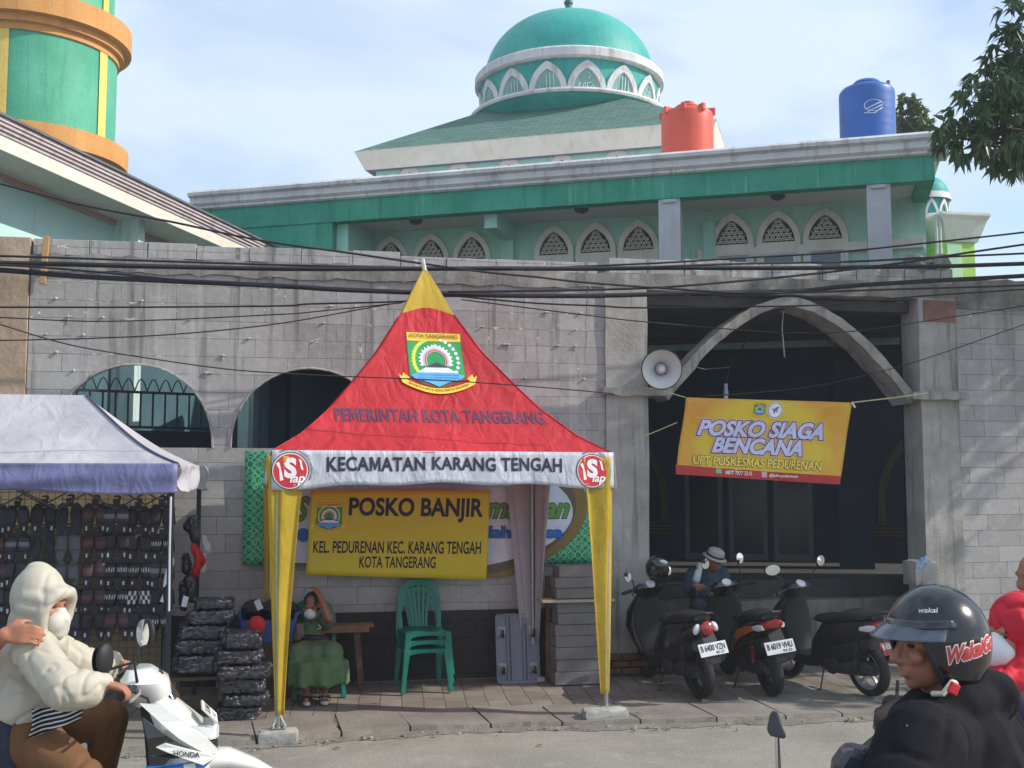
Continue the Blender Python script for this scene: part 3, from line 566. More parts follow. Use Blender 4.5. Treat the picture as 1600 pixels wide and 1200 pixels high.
for s_ in (-4.45, -.35):
    gb = B(); fn = lambda u, v, w_: M(s_ + u, 1.99 - w_, v)
    gb.prism([[(.42, 1.55)] + ogive(.42, 1.0, 10, 0, 1.9) + [(-.42, 1.55)], [(.31, 1.56)] + ogive(.31, .82, 10, 0, 1.9) + [(-.31, 1.56)]], fn, .04)
    for k in range(3): mbox(gb, s_ - .5, s_ + .5, 1.93, 1.992, 1.38 + k * .055, 1.41 + k * .055)
    gb.build('gilt_niche', P_GOLD, mo)
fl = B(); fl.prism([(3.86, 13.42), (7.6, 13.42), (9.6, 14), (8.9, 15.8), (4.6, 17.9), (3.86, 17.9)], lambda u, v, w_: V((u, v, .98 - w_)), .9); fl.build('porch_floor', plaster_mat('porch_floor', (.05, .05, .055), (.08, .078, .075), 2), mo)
P_STEP = plaster_mat('step_concrete', (.17, .155, .135), (.28, .26, .23), 3)
for k in range(3):
    b = B(); rough_bar(b, 3.86, 7.5, 12.56 + .28 * k, 13.43 if k < 2 else 13.42, .05 if k == 0 else .32 + .22 * (k - 1), .32 + .22 * k, .012, .2, 40 + k); b.build('step', P_STEP, mo)
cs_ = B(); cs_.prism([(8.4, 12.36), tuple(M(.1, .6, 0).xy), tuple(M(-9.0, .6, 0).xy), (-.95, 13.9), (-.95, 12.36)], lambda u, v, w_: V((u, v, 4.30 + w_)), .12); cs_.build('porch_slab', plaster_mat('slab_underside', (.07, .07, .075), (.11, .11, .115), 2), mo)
B().span((8.0, 12.4, 0), (8.2, 13.9, 4.3)).build('side_wall', P_SHADEW, mo); B().span((-.45, 13.4, 0), (-.25, 17, 4.3)).build('side_wall', P_SHADEW, mo)

# --- upper hip roof and dome
DE = 4.0; RS0, RS1 = -10.58, -3.33; HWR = (RS1 - RS0) / 2; SC_ = (RS0 + RS1) / 2; DC = DE + HWR; ZE = 8.86
def roof_mat():
    m = bpy.data.materials.new('green_shingles'); m.use_nodes = True; t = m.node_tree; p = t.nodes['Principled BSDF']; L = t.links.new; p.inputs['Roughness'].default_value = .85
    tcn = nn(t, 'ShaderNodeTexCoord'); mpn = nn(t, 'ShaderNodeMapping'); mpn.inputs['Rotation'].default_value = (0, 0, MA); L(tcn.outputs['Object'], mpn.inputs[0]); sx = nn(t, 'ShaderNodeSeparateXYZ'); L(mpn.outputs[0], sx.inputs[0]); cx = nn(t, 'ShaderNodeCombineXYZ'); L(sx.outputs['X'], cx.inputs[0]); L(sx.outputs['Z'], cx.inputs[1])
    b = nn(t, 'ShaderNodeTexBrick'); b.inputs['Scale'].default_value = 1; b.inputs['Brick Width'].default_value = .3; b.inputs['Row Height'].default_value = .07; b.inputs['Mortar Size'].default_value = .008; b.inputs['Color1'].default_value = (*S(84, 122, 112), 1); b.inputs['Color2'].default_value = (*S(104, 142, 128), 1); b.inputs['Mortar'].default_value = (*S(60, 90, 86), 1); L(cx.outputs[0], b.inputs['Vector'])
    n = nn(t, 'ShaderNodeTexNoise'); n.inputs['Scale'].default_value = 2; n.inputs['Detail'].default_value = 7; L(tcn.outputs['Object'], n.inputs['Vector']); mm = nn(t, 'ShaderNodeMix', data_type='RGBA', blend_type='MULTIPLY'); mm.inputs['Factor'].default_value = .5; L(b.outputs['Color'], mm.inputs['A']); L(n.outputs['Color'], mm.inputs['B']); mm.inputs['Factor'].default_value = .35; L(mm.outputs['Result'], p.inputs['Base Color'])
    return m
rt_ = B(); TOPH = 1.0; tw = 1.55
q = [M(RS0, DE, ZE), M(RS1, DE, ZE), M(RS1, DE + 2 * HWR, ZE), M(RS0, DE + 2 * HWR, ZE)]; ztop = ZE + 1.36; tw = HWR - 2.14
q2 = [M(SC_ - tw, DC - tw, ztop), M(SC_ + tw, DC - tw, ztop), M(SC_ + tw, DC + tw, ztop), M(SC_ - tw, DC + tw, ztop)]
rt_.add(q + q2, [(0, 1, 5, 4), (1, 2, 6, 5), (2, 3, 7, 6), (3, 0, 4, 7), (4, 5, 6, 7), (3, 2, 1, 0)]); rt_.build('hip_roof', roof_mat(), mo)
ev = B(); prof = [(0, 0), (.05, -.07), (.07, -.07), (.11, -.13), (.13, -.13), (.17, -.19), (.17, -.36)]
secs = [[M(SC_ + sx_ * (HWR - o_), DC + sy_ * (HWR - o_), ZE + .01 + z_) for o_, z_ in prof] for sx_, sy_ in ((-1, -1), (1, -1), (1, 1), (-1, 1), (-1, -1))]
ev.loft(secs, caps=False); ev.build('eave_moulding', P_CREAM, mo, fix=False)
us = B(); us.add([M(SC_ + sx_ * (HWR - .17), DC + sy_ * (HWR - .17), ZE - .345) for sx_, sy_ in ((-1, -1), (1, -1), (1, 1), (-1, 1))], [(0, 1, 2, 3)]); us.build('eave_soffit', paint(120, 128, 150, .8), mo)
cw = B(); cwl = HWR - .34; mbox(cw, SC_ - cwl, SC_ + cwl, DC - cwl, DC + cwl, 6.9, ZE - .34); cw.build('clerestory_wall', P_MINT, mo)
for gx, gy in ((641, 262), (717, 256), (796, 250), (879, 244), (964, 238), (1052, 231)):
    s_ = (pP(gx, gy, M(0, DC - cwl, 0), MN) - MC).dot(ME); fn = lambda u, v, w_: M(s_ + u, DC - cwl - .03 + w_, v)
    zb = 8.23
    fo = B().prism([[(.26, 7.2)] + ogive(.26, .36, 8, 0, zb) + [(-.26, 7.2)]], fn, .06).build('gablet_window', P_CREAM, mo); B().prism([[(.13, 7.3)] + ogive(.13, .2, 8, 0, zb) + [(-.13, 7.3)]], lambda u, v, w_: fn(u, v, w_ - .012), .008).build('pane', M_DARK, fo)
dm = thing('dome', 'large turquoise dome with a ring of white pointed arches on the mosque roof', 'dome', M(SC_, DC, ztop))
DX = M(SC_, DC, 0); P_TEAL = plaster_mat('turquoise_dome_paint', S(46, 152, 144), S(72, 174, 164), .9, dirt=S(24, 124, 118), st=.35, rough=.45, zsc=.15)
zf = lambda y, r: pD(890, y, 24.88 - r).z
ZU0, ZU1 = zf(81, 2.13), zf(64, 2.10); ZL0, ZL1 = zf(140, 2.2), zf(133, 2.2); ZS = zf(152, 2.0)
RU, RD0, RD1, RL = 2.13, 2.06, 2.0, 2.25
cap_ = [(RU - .2, ZU1 - .02)]; ht = pD(893, 17, 24.88).z - ZU1
for i in range(1, 15):
    a = R(90 * i / 14); cap_.append(((RU - .22) * math.cos(a) ** .92 if i < 14 else 0, ZU1 - .02 + ht * math.sin(a)))
B().lathe(cap_, DX, 64).build('cap', P_TEAL, dm, smooth=50)
B().lathe([(RU - .3, ZU1), (RU - .03, ZU1), (RU, ZU1 - .04), (RU, ZU0 + .03), (RU - .05, ZU0), (RU - .3, ZU0)], DX, 64).build('upper_ring', P_CORN, dm, smooth=30)
B().lathe([(RD0 - .06, ZU0 + .02), (RD1 - .06, ZL1 - .02)], DX, 64).build('drum', P_TEAL, dm, smooth=50)
B().lathe([(RD1 - .2, ZL1 + .02), (RL, ZL1), (RL + .02, (ZL0 + ZL1) / 2), (RL, ZL0), (RL - .2, ZL0)], DX, 64).build('lower_ring', P_CORN, dm, smooth=40)
B().lathe([(RL - .02, ZL0 + .02), (RL - .12, ZS), (RL - .6, ZS - .25), (RL - .7, ztop - .6)], DX, 64).build('skirt', P_TEAL, dm, smooth=50)
P_PAN = plaster_mat('grey_green_arch_panel', S(128, 168, 160), S(146, 184, 174), 2, dirt=S(110, 150, 144), st=.3); P_CAL = paint(190, 212, 206, .6)
HA = ZU0 - ZL1
for k in range(15):
    a0 = -MA - math.pi / 2 + 2 * math.pi * k / 15 + R(0)
    def fn(u, v, w_, a0=a0):
        rr = RD1 - .055 + (RD0 - RD1) * (v / HA) + w_; a = a0 + u / RD1; return V((DX.x + rr * math.cos(a), DX.y + rr * math.sin(a), ZL1 + v))
    o_ = ogive(.425, HA * .93, 10); i_ = ogive(.30, HA * .70, 10)
    fo = B().prism([o_, i_], fn, .05).build('pointed_arch', P_CORN, dm, bevel=.006); B().prism(i_, lambda u, v, w_: fn(u, v, w_ - .0), .016).build('arch_panel', P_PAN, fo)
    cl = B()
    if k % 2 == 0: strokes = [[(-.16, .12), (-.17, .05), (-.1, .05), (-.09, .14), (-.09, .05), (-.02, .05), (-.02, .34)], [(-.02, .05), (.05, .05), (.05, .36)], [(.13, .05), (.13, .36)]]
    else: strokes = [[(.16, .07), (.12, .14), (.07, .07), (.02, .07), (.0, .16), (.08, .17)], [(.0, .07), (-.06, .07), (-.09, .14), (-.05, .16), (-.03, .09)], [(-.09, .07), (-.17, .08), (-.14, .17)], [(.02, .24), (.08, .29), (.03, .36)]]
    for s_ in strokes: cl.tube([fn(u * 1.05, v * HA / .62, .02) for u, v in s_], .013, 5)
    cl.build('calligraphy', P_CAL, fo)
B().lathe([(0, 0), (.16, 0), (.17, .05), (.13, .08), (.13, .12), (.075, .16), (.075, .32), (.10, .34), (.10, .4), (.04, .46), (.03, .8), (0, 1.1)], V((DX.x, DX.y, pD(893, 17, 24.88).z - .04)), 24).build('finial', paint(40, 104, 108, .5), dm, smooth=40)

# ================================================================== NEIGHBOUR HOUSE, MINARET, TANKS
ho = thing('annex_building', 'mint annex with ribbed brown eave sloping away above the left of the block wall', 'building', (-4, 15, 0))
H0 = pY(0, 180, 12.5); H1 = pD(436, 390, 18.2); HD = (H1 - H0); HH = V((HD.x, HD.y, 0)).normalized(); HO = V((HH.y, -HH.x, 0))
def He(t, o, z): q = H0 + HD * t; return V((q.x + HO.x * o, q.y + HO.y * o, q.z + z))
P_RIB = plaster_mat('brown_ribbed_gutter', S(184, 170, 172), S(200, 188, 188), 3, dirt=S(120, 104, 102), st=.4)
ts = [-.5 + 1.5 * i / 10 for i in range(11)]
pr = [(0, 0), (0, -.045), (-.02, -.05), (-.02, -.085), (-.045, -.09), (-.045, -.125), (-.07, -.13), (-.07, -.165), (-.4, -.165), (-.4, .02)]
B().loft([[He(t, o, z) for o, z in pr] for t in ts]).build('ribbed_gutter', P_RIB, ho)
for t0, t1 in ((-.5, .6), (.6, 1.0)):
    B().loft([[He(t, o, z) for o, z in [(-.085, -.165), (-.105, -.32), (-.125, -.32), (-.125, -.165)]] for t in (t0, t1)]).build('barge_board', P_CREAM, ho)
B().loft([[He(t, o, z) for o, z in [(-.126, -.29), (-.126, -.27), (-.9, -.27), (-.9, -.29)]] for t in ts]).build('soffit', plaster_mat('annex_soffit', S(196, 190, 180), S(210, 204, 194), 1.5, dirt=S(180, 160, 150), st=.3), ho)
B().loft([[He(t, o, z) for o, z in [(-.80, -.29), (-.80, -.36), (-.84, -.36), (-.84, -.29)]] for t in ts]).build('soffit_moulding', paint(196, 160, 148, .7), ho)
B().loft([[He(t, o, z) for o, z in [(.03, .0), (.03, .03), (-4, 1.6), (-4, 1.5)]] for t in ts]).build('roof', paint(96, 98, 104, .8, var=.3, scale=3), ho)
wb = B(); secs = []
for t in (-.75, .45, 1.15): a = He(t, -.84, -.2); c = He(t, -1.1, -.2); secs.append([a, V((a.x, a.y, -.2)), V((c.x, c.y, -.2)), c])
wb.loft(secs); wb.build('wall', plaster_mat('annex_mint', S(178, 214, 210), S(192, 226, 222), .8, dirt=S(168, 196, 192), st=.3), ho)
db = B(); db.loft([[V((p.x + HO.x * o, p.y + HO.y * o, z)) for o, z in ((.0, -.2), (.03, -.2), (.03, 4.35), (.0, 4.35))] for p in (He(-.7, -.84, 0), He(1.1, -.84, 0))]); db.build('shade_panel', plaster_mat('blue_grey_wall_shade', S(66, 94, 104), S(84, 112, 120), 1.2, dirt=S(54, 78, 90), st=.4), ho)  # added panel; shade in its colour darkens the wall behind the arch
def hwall(t, o0, o1, zt):
    a = He(t, o0, 0); c = He(t, o1, 0); b = B(); k = HH * .15; b.loft([[V((p.x, p.y, -.2)), V((p.x, p.y, zt)), V((p.x + k.x, p.y + k.y, zt)), V((p.x + k.x, p.y + k.y, -.2))] for p in (a, c)]); return b
hwall(.9, -.5, -.14, 5.75).build('end_wall', plaster_mat('annex_end', S(200, 226, 220), S(214, 236, 230), .8), ho)
wr = hwall(.5, -.84, -.45, He(.5, 0, -.29).z); wr.build('return_wall', plaster_mat('annex_pale', S(186, 208, 204), S(198, 218, 214), .8), ho)
dl = V(He(.02, -.34, -.3)); tag(B().lathe([(0, -.05), (.06, -.05), (.1, -.02), (.105, .012), (.07, .012)], dl, 20).build('ceiling_lamp', paint(64, 58, 60, .4), smooth=40), 'round dark downlight under the annex eave at the left edge', 'ceiling lamp')
# iron railing in the passage seen through the first arch
ra = thing('railing', 'dark iron railing with looped tops seen through the left arch', 'railing', (-2.2, 13.6, 0))
M_IRON = paint(40, 52, 62, .5)
def RP(s, z): return V((-3.4 + 2.45 * s, 13.35 + .9 * s, z))
for z in (2.88, 3.30): B().beam(RP(0, z), RP(1, z), .035, .03).build('rail', M_IRON, ra)
for i in range(18):
    s_ = (i + .5) / 18; b = B(); b.tube([RP(s_, 2.88), RP(s_, 3.31)], .012, 6); b.build('baluster', M_IRON, ra)
    pts = [RP(s_ - .028 + .056 * k / 8, 3.31 + .15 * math.sin(math.pi * k / 8)) for k in range(9)]; B().tube(pts, .008, 5).build('loop', M_IRON, ra)
for s_ in (0, 1.02): B().beam(RP(s_, 0), RP(s_, 3.35), .09, .09).build('post', M_IRON, ra)
B().add([RP(0, 0), RP(1.02, 0), RP(1.02, 2.84), RP(0, 2.84)], [(0, 1, 2, 3)]).build('base_panel', paint(36, 48, 60, .7), ra, solid=.06)
mi = thing('minaret', 'green and yellow striped minaret drum with orange rings at the left edge', 'minaret', pD(48, 215, 22) * 1)
mc = pD(48, 215, 22); MCX = V((mc.x, mc.y, 0)); zm = lambda y, r: pD(48, y, 22 - r).z
P_OR = plaster_mat('ochre_ring_paint', S(196, 138, 76), S(212, 156, 90), 1.5, dirt=S(180, 120, 60), st=.4, rough=.6); P_YEL = plaster_mat('yellow_stripe_paint', S(226, 194, 96), S(238, 208, 116), 1.5, dirt=S(200, 160, 70), st=.4, rough=.6)
P_MG = plaster_mat('minaret_green', S(72, 158, 128), S(96, 178, 148), 1.0, dirt=S(50, 136, 108), st=.45, rough=.5)
RB_, RR_ = 1.577, 1.844; zb0, zb1 = zm(218, RR_), zm(184, RR_); zt0 = zm(38, 1.615); zt1 = zm(24, 1.70); zt3 = zm(6, 1.844); zt2 = zm(-30, 1.844)
B().lathe([(RB_, zb1 - .05), (RB_, zt0 + .05)], MCX, 96).build('drum', P_MG, mi, smooth=50)
for k in range(5):
    a = math.degrees(math.atan2(-mc.y, -mc.x)) - 20 + 72 * k; w_ = 4.3; B().lathe([(RB_ - .03, zb1 - .04), (RB_ + .025, zb1 - .04), (RB_ + .025, zt0 + .04), (RB_ - .03, zt0 + .04)], MCX, 4, a - w_, a + w_).build('stripe', P_YEL, mi)
B().lathe([(.6, zb0 - .02), (RR_, zb0), (RR_, zb1), (RB_ - .1, zb1 + .02)], MCX, 96).build('lower_ring', P_OR, mi, smooth=30)
B().lathe([(RB_ - .1, zt0 - .02), (1.615, zt0), (1.615, zt1), (1.70, zt1 + .01), (1.70, zt3 - .01), (RR_, zt3), (RR_, zt2), (RB_ - .1, zt2 + .02)], MCX, 96).build('upper_ring', P_OR, mi, smooth=30)
B().lathe([(1.49, zt2 - .05), (1.49, zt2 + 2.2), (0, zt2 + 2.2)], MCX, 64).build('upper_drum', P_MG, mi, smooth=40)
for k in range(0, 10, 2):
    a = math.degrees(math.atan2(-mc.y, -mc.x)) - 14 + 72 * (k / 2); B().lathe([(1.47, zt2 - .05), (1.515, zt2 - .05), (1.515, zt2 + 2.19), (1.47, zt2 + 2.19)], MCX, 4, a - 4, a + 4).build('stripe', P_YEL, mi)
B().lathe([(.8, -.2), (.8, zb0 + .02)], MCX, 48).build('shaft', paint(110, 122, 132, .7), mi, smooth=40)

def tank(name, label, s, d, x0, x1, ytop, ybot, m, ribs, lid_m=None):
    a = pP((x0 + x1) / 2, ybot, M(0, d, 0), MN); D = (a - EYE).dot(_fw); r = (x1 - x0) / 2 * D / FOC; zt = pD((x0 + x1) / 2, ytop, D).z; zb = 7.02; t = thing(name, label, 'water tank', V((a.x, a.y, zb)))
    C = V((a.x, a.y, 0)); h = zt - zb; prof = [(0, zb), (r, zb)]
    nr = max(1, ribs) * 6
    for i in range(nr + 1):
        v = i / nr; prof.append((r * (1 + (.018 * math.sin(v * ribs * 2 * math.pi) ** 8 if ribs else 0)), zb + h * .9 * v))
    prof += [(r * .99, zb + h * .92), (r * .9, zb + h * .955), (r * .62, zb + h * .99), (r * .5, zb + h)]
    B().lathe(prof + [(0, zb + h)], C, 40).build('barrel', m, t, smooth=40)
    B().lathe([(r * .5, zb + h * .97), (r * .52, zb + h * 1.02), (r * .42, zb + h * 1.05), (0, zb + h * 1.06)], C, 28).build('lid', lid_m or m, t, smooth=40)
    return t, C, r, zb, zt
M_OTANK = mat('orange_plastic', S(214, 84, 62), .45, .06, 3); M_BTANK = mat('blue_plastic', S(40, 92, 170), .45, .08, 3)
t, C, r, zb, zt = tank('water_tank', 'plain orange plastic water tank on the mosque roof beside the dome', 0, 1.5, 1034, 1115, 170, 235, M_OTANK, 0)
for k in range(8):
    a = 2 * math.pi * k / 8 + .3; B().box(C + V((r * .93 * math.cos(a), r * .93 * math.sin(a), zt - .07)), (.13, .07, .12), Matrix.Rotation(a, 3, 'Z')).build('lug', M_OTANK, t, bevel=.015)
B().cyl(C + V((-.02, -r * .2, zt)), C + V((-.02, -r * .2, zt + .09)), .1).build('filler_cap', M_OTANK, t)
t, C, r, zb, zt = tank('water_tank', 'ribbed blue plastic water tank with a white shield mark on the roof', 0, 1.6, 1314, 1398, 132, 213, M_BTANK, 5)
tp = B().tube([C + V((r * .62, -.2, zt - .1)), C + V((r * .62, -.2, zt + .03))], .03, 8); tp.build('inlet_pipe', paint(150, 70, 70, .5), t)
fa = math.atan2(-C.y, -C.x) + .25
fn = lambda u, v, w_: V((C.x + (r * 1.012 + w_) * math.cos(fa + u / r), C.y + (r * 1.012 + w_) * math.sin(fa + u / r), zb + (zt - zb) * .66 + v))
sh = [(-.15, .02), (-.09, .12), (.13, .12), (.16, .04), (.0, -.14), (-.14, -.1)]
decal('shield_mark', [ring2(0, .02, .135, .15, 20, 340, 24, sy=.62), poly([(-.13, -.03), (.1, .08), (.1, .06), (-.13, -.05)]), poly([(-.1, -.07), (.13, .04), (.13, .02), (-.1, -.09)]), poly([(-.15, -.1), (.01, -.11), (.12, -.02), (.12, -.005), (.0, -.095), (-.15, -.085)])], fn, paint(190, 208, 226, .5), t, .003, .05)

sd = thing('domed_turret', 'small green turret with white arches and dome beyond the right end of the mosque', 'turret', pD(1452, 330, 20))
tc_ = pD(1448, 330, 20); TC = V((tc_.x, tc_.y, 0)); zt_ = lambda y: pD(1448, y, 20).z
B().lathe([(.36, zt_(352)), (.36, zt_(316))], TC, 40).build('drum', P_TEAL, sd, smooth=50)
B().lathe([(.42, zt_(316)), (.4, zt_(306)), (.3, zt_(306))], TC, 40).build('upper_ring', P_CORN, sd, smooth=30); B().lathe([(.5, zt_(352)), (.46, zt_(342)), (.3, zt_(342))], TC, 40).build('lower_ring', P_CORN, sd, smooth=30)
B().lathe([(.38 * math.cos(R(9 * i)), zt_(306) + .36 * math.sin(R(9 * i))) for i in range(11)], TC, 40).build('cap', P_TEAL, sd, smooth=50)
for k in range(10):
    fn = lambda u, v, w_: V((TC.x + (.365 + w_) * math.cos(2 * math.pi * k / 10 + u / .37), TC.y + (.365 + w_) * math.sin(2 * math.pi * k / 10 + u / .37), zt_(345) + v)); B().prism([ogive(.115, .33, 6), ogive(.08, .25, 6)], fn, .03).build('pointed_arch', P_CORN, sd)
tw_ = thing('gate_tower', 'lime and white corner tower with a flared capital at the right', 'tower', pD(1482, 400, 19.5))
ct = pD(1486, 390, 19.5); z_ = lambda y: pD(1486, y, 19.5).z
def sqv(x0, x1, z0, z1, m, nm, d=.6, yo=0):
    b = B(); b.box(V((ct.x, ct.y + yo, 0)) + ME * 0 + V(((x0 + x1) / 2, 0, (z0 + z1) / 2)), (x1 - x0, d, z1 - z0)); return b.build(nm, m, tw_, bevel=.01)
sqv(-.42, .27, 2, z_(384), paint(176, 214, 96, .7), 'shaft'); sqv(-.28, .0, 2.01, z_(386), paint(186, 226, 190, .7), 'pale_panel', .64)
cpb = B(); cpb.loft([[V((ct.x + a * x_, ct.y + b_ * y_, z)) for a, b_ in ((-1, -1), (1, -1), (1, 1), (-1, 1))] for x_, y_, z in ((.3, .34, z_(384)), (.34, .38, z_(374)), (.42, .45, z_(352)), (.46, .5, z_(345)), (.46, .5, z_(341)))]); cpb.build('capital', P_CREAM, tw_)
for k in range(2): B().tube([V((ct.x - .52 + k * .07, ct.y - .4, 2)), V((ct.x - .52 + k * .07, ct.y - .4, z_(345)))], .025, 8).build('downpipe', paint(196, 190, 196, .6), tw_)

# ================================================================== TREES
def leafcloud(clumps, n, ln, wd, seed, droop=.5):
    r_ = random.Random(seed); b = B(); tot = sum(c[1] ** 2 for c in clumps)
    for c, rad in clumps:
        k = int(n * rad ** 2 / tot); twigs = max(3, k // 9)
        for _ in range(twigs):
            d = V((r_.gauss(0, 1), r_.gauss(0, 1), r_.gauss(0, 1))).normalized(); p = V(c) + d * rad * r_.uniform(.25, 1.0) ** .6
            dirv = (d * .7 + V((r_.gauss(0, .4), r_.gauss(0, .4), r_.gauss(0, .3) - droop * .6))).normalized()
            for j in range(9):
                a = 2 * math.pi * j / 9 + r_.uniform(-.3, .3); x, y, z = frame(V((0, 0, 0)), dirv); ld = (dirv * .7 + (x * math.cos(a) + y * math.sin(a)) * .8 + V((0, 0, -droop * r_.uniform(.4, 1.2)))).normalized()
                l_ = ln * r_.uniform(.6, 1.15); q = p + dirv * l_ * .12 * (j % 3); sdv = ld.cross(V((r_.gauss(0, .5), r_.gauss(0, .5), 1))).normalized() * wd * l_ / ln * .5; up_ = sdv.cross(ld).normalized() * wd * .22
                o = len(b.v); b.v += [q, q + ld * l_ * .4 + sdv + up_, q + ld * l_ * .5 - V((0, 0, l_ * .04)), q + ld * l_ * .4 - sdv + up_, q + ld * l_ - V((0, 0, l_ * .22))]; b.f += [(o, o + 1, o + 2), (o, o + 2, o + 3), (o + 1, o + 4, o + 2), (o + 2, o + 4, o + 3)]
    return b
def leaf_mat(name, c1, c2, thin=.35):
    m = mat(name, c1, .42, 0, 1.2, col2=c2, thin=thin, spec=.4); return m
mt = thing('mango_tree', 'dark mango tree with drooping long leaves at the right edge', 'tree', (10.9, 11.2, 0))
cl = []
r_ = random.Random(21)
for (x, y, D, rad) in [(1590, 70, 11.5, .30), (1560, 110, 11.6, .3), (1540, 130, 11.2, .25), (1580, 160, 11.5, .4), (1540, 175, 11.8, .3), (1600, 210, 11.2, .42), (1510, 195, 11.4, .26), (1490, 215, 11.6, .22), (1545, 215, 11.2, .28), (1570, 235, 11.6, .25), (1600, 110, 11.3, .35), (1575, 200, 11.0, .35), (1530, 160, 11.6, .22), (1590, 250, 11.3, .2), (1520, 225, 11.2, .2), (1555, 75, 11.5, .18), (1590, 35, 11.4, .22), (1478, 195, 11.3, .14), (1500, 170, 11.5, .12), (1640, 120, 11.5, .6), (1660, 220, 11.8, .6), (1630, 40, 11.7, .4)]:
    cl.append((pD(x, y, D), rad))
for i in range(26):
    q = V((10.6 + r_.gauss(0, .95), 10.1 + r_.gauss(0, .85), 6.7 + r_.gauss(0, .8))); 
    if q.x > 9.6: cl.append((q, r_.uniform(.45, .75)))
for i in range(16): cl.append((V((11.2 + r_.gauss(0, .7), 10.7 + r_.gauss(0, .6), 6.5 + r_.gauss(0, .6))), r_.uniform(.45, .7)))
leafcloud(cl, 25000, .17, .055, 4, .6).build('crown', leaf_mat('mango_leaf', (.028, .066, .032), (.10, .165, .06)), mt, fix=False)
B().tube([(10.9, 11.2, -.1), (10.85, 11.1, 1.5), (10.7, 10.9, 3), (10.6, 10.6, 4.6), (10.5, 10.3, 6.2)], [.2, .17, .15, .12, .06], 10).build('trunk', paint(84, 70, 58, .9, bump=.5), mt, smooth=60)
lb = B()
for c, rad in cl[:16]: m_ = V((10.55, 10.5, 5.2)).lerp(c, .5) + V((0, 0, .25)); lb.tube([V((10.6, 10.6, 4.9)), m_, c], [.06, .035, .012], 6)
lb.build('limbs', paint(74, 62, 52, .9), mt, smooth=60)
bt = thing('leafy_tree', 'small sunlit green treetop showing behind the blue water tank', 'tree', pD(1422, 260, 24))
c_ = [(pD(x, y, 24), rad) for x, y, rad in [(1420, 165, .22), (1408, 185, .26), (1430, 185, .3), (1445, 200, .22), (1400, 203, .25), (1422, 205, .32), (1410, 160, .12), (1434, 165, .16), (1415, 215, .4)]]
leafcloud(c_, 2600, .13, .07, 6, .3).build('crown', leaf_mat('bright_leaf', (.06, .11, .02), (.16, .20, .05), .45), bt, fix=False)
B().tube([pD(1422, 520, 24), pD(1422, 200, 24)], [.12, .04], 8).build('trunk', paint(80, 70, 58, .9), bt)

# ================================================================== OVERHEAD CABLES
M_CAB = paint(22, 24, 32, .6)
def cable(label, pts, Y, r):
    P = [pY(x, y, Y if not isinstance(Y, tuple) else Y[0] + (Y[1] - Y[0]) * (x / 1600)) for x, y in pts]; Q = []
    for i in range(len(P) - 1):                            # smooth through the points
        p0, p1, p2, p3 = P[max(0, i - 1)], P[i], P[i + 1], P[min(len(P) - 1, i + 2)]
        for k in range(4):
            t = k / 4; Q.append(.5 * ((2 * p1) + (p2 - p0) * t + (2 * p0 - 5 * p1 + 4 * p2 - p3) * t * t + (3 * p1 - p0 - 3 * p2 + p3) * t ** 3))
    Q.append(P[-1]); tag(B().tube(Q, r, 6).build('overhead_cable', M_CAB, smooth=60), label, 'cable', 'cables strung along the street')
cable('thin black cable topmost along the left wall and steepest at the right edge', [(-150, 399), (0, 400), (220, 407), (440, 414), (640, 418), (800, 420), (937, 415), (1047, 410), (1157, 403), (1297, 395), (1435, 381), (1600, 363), (1750, 344)], 11.7, .012)
cable('thick black cable bundle running level just under the wall coping', [(-150, 406), (0, 411), (110, 413), (220, 416), (440, 420), (630, 420), (800, 419.5), (910, 420), (1047, 418.5), (1240, 419), (1380, 417), (1476, 416), (1600, 412), (1750, 408)], 11.6, .026)
cable('second thick cable bundle, passing behind the yellow tent peak lower down', [(-150, 415), (0, 422), (110, 431), (220, 437), (440, 447), (520, 452), (620, 456), (700, 459), (800, 462), (937, 462), (1075, 458), (1240, 455), (1325, 447), (1435, 440), (1600, 431), (1750, 420)], 11.65, .028)
cable('black cable rising from the gate beam to the right edge above the others', [(700, 456), (800, 455), (954, 452), (1047, 448), (1157, 439), (1270, 428), (1407, 411), (1504, 396), (1600, 382), (1750, 360)], 11.5, .014)
cable('black cable just above the bundle over the gate opening', [(800, 420), (980, 418), (1160, 412), (1325, 409), (1462, 402), (1600, 396), (1750, 388)], 11.55, .013)
cable('long black cable falling from the annex eave to the gate beam', [(-120, 258), (0, 287), (110, 316), (176, 330), (275, 348), (357, 366), (440, 381), (537, 394), (647, 410), (757, 425), (840, 433), (910, 441), (1047, 451), (1185, 458), (1400, 452), (1600, 446), (1750, 440)], 11.4, .012)
cable('black cable sloping down to join the lower bundle at the left', [(-120, 408), (0, 414), (55, 417), (165, 426), (275, 437), (440, 449)], 11.55, .012)
cable('single black wire stretched level across the blocks above the left arch', [(-150, 480), (0, 480), (220, 480), (440, 478), (482, 475), (628, 471), (700, 463), (757, 467), (840, 474), (937, 478), (1006, 481), (1240, 478), (1325, 474), (1435, 463), (1600, 452), (1750, 440)], 11.75, .010)
cable('fine wire sagging over the left arch and rising behind the tent peak', [(-100, 492), (0, 496), (137, 502), (275, 499), (440, 491), (482, 488), (628, 473)], 11.8, .007)
cable('fine wire climbing from the wall column towards the tent peak', [(-100, 533), (0, 532), (165, 528), (302, 520), (440, 505), (565, 483), (640, 470)], 11.85, .007)
cable('fine wire crossing in front of the red tent roof', [(-100, 478), (0, 507), (110, 539), (247, 562), (357, 577), (440, 583), (537, 588), (675, 593.5), (807, 602), (937, 613), (960, 616)], (9.9, 10.2), .006)
cable('fine wire slanting over the gate opening towards the right wall', [(720, 468), (800, 478), (937, 495), (1009, 503), (1150, 515), (1240, 520), (1339, 517), (1490, 495), (1600, 478), (1700, 462)], 11.7, .007)
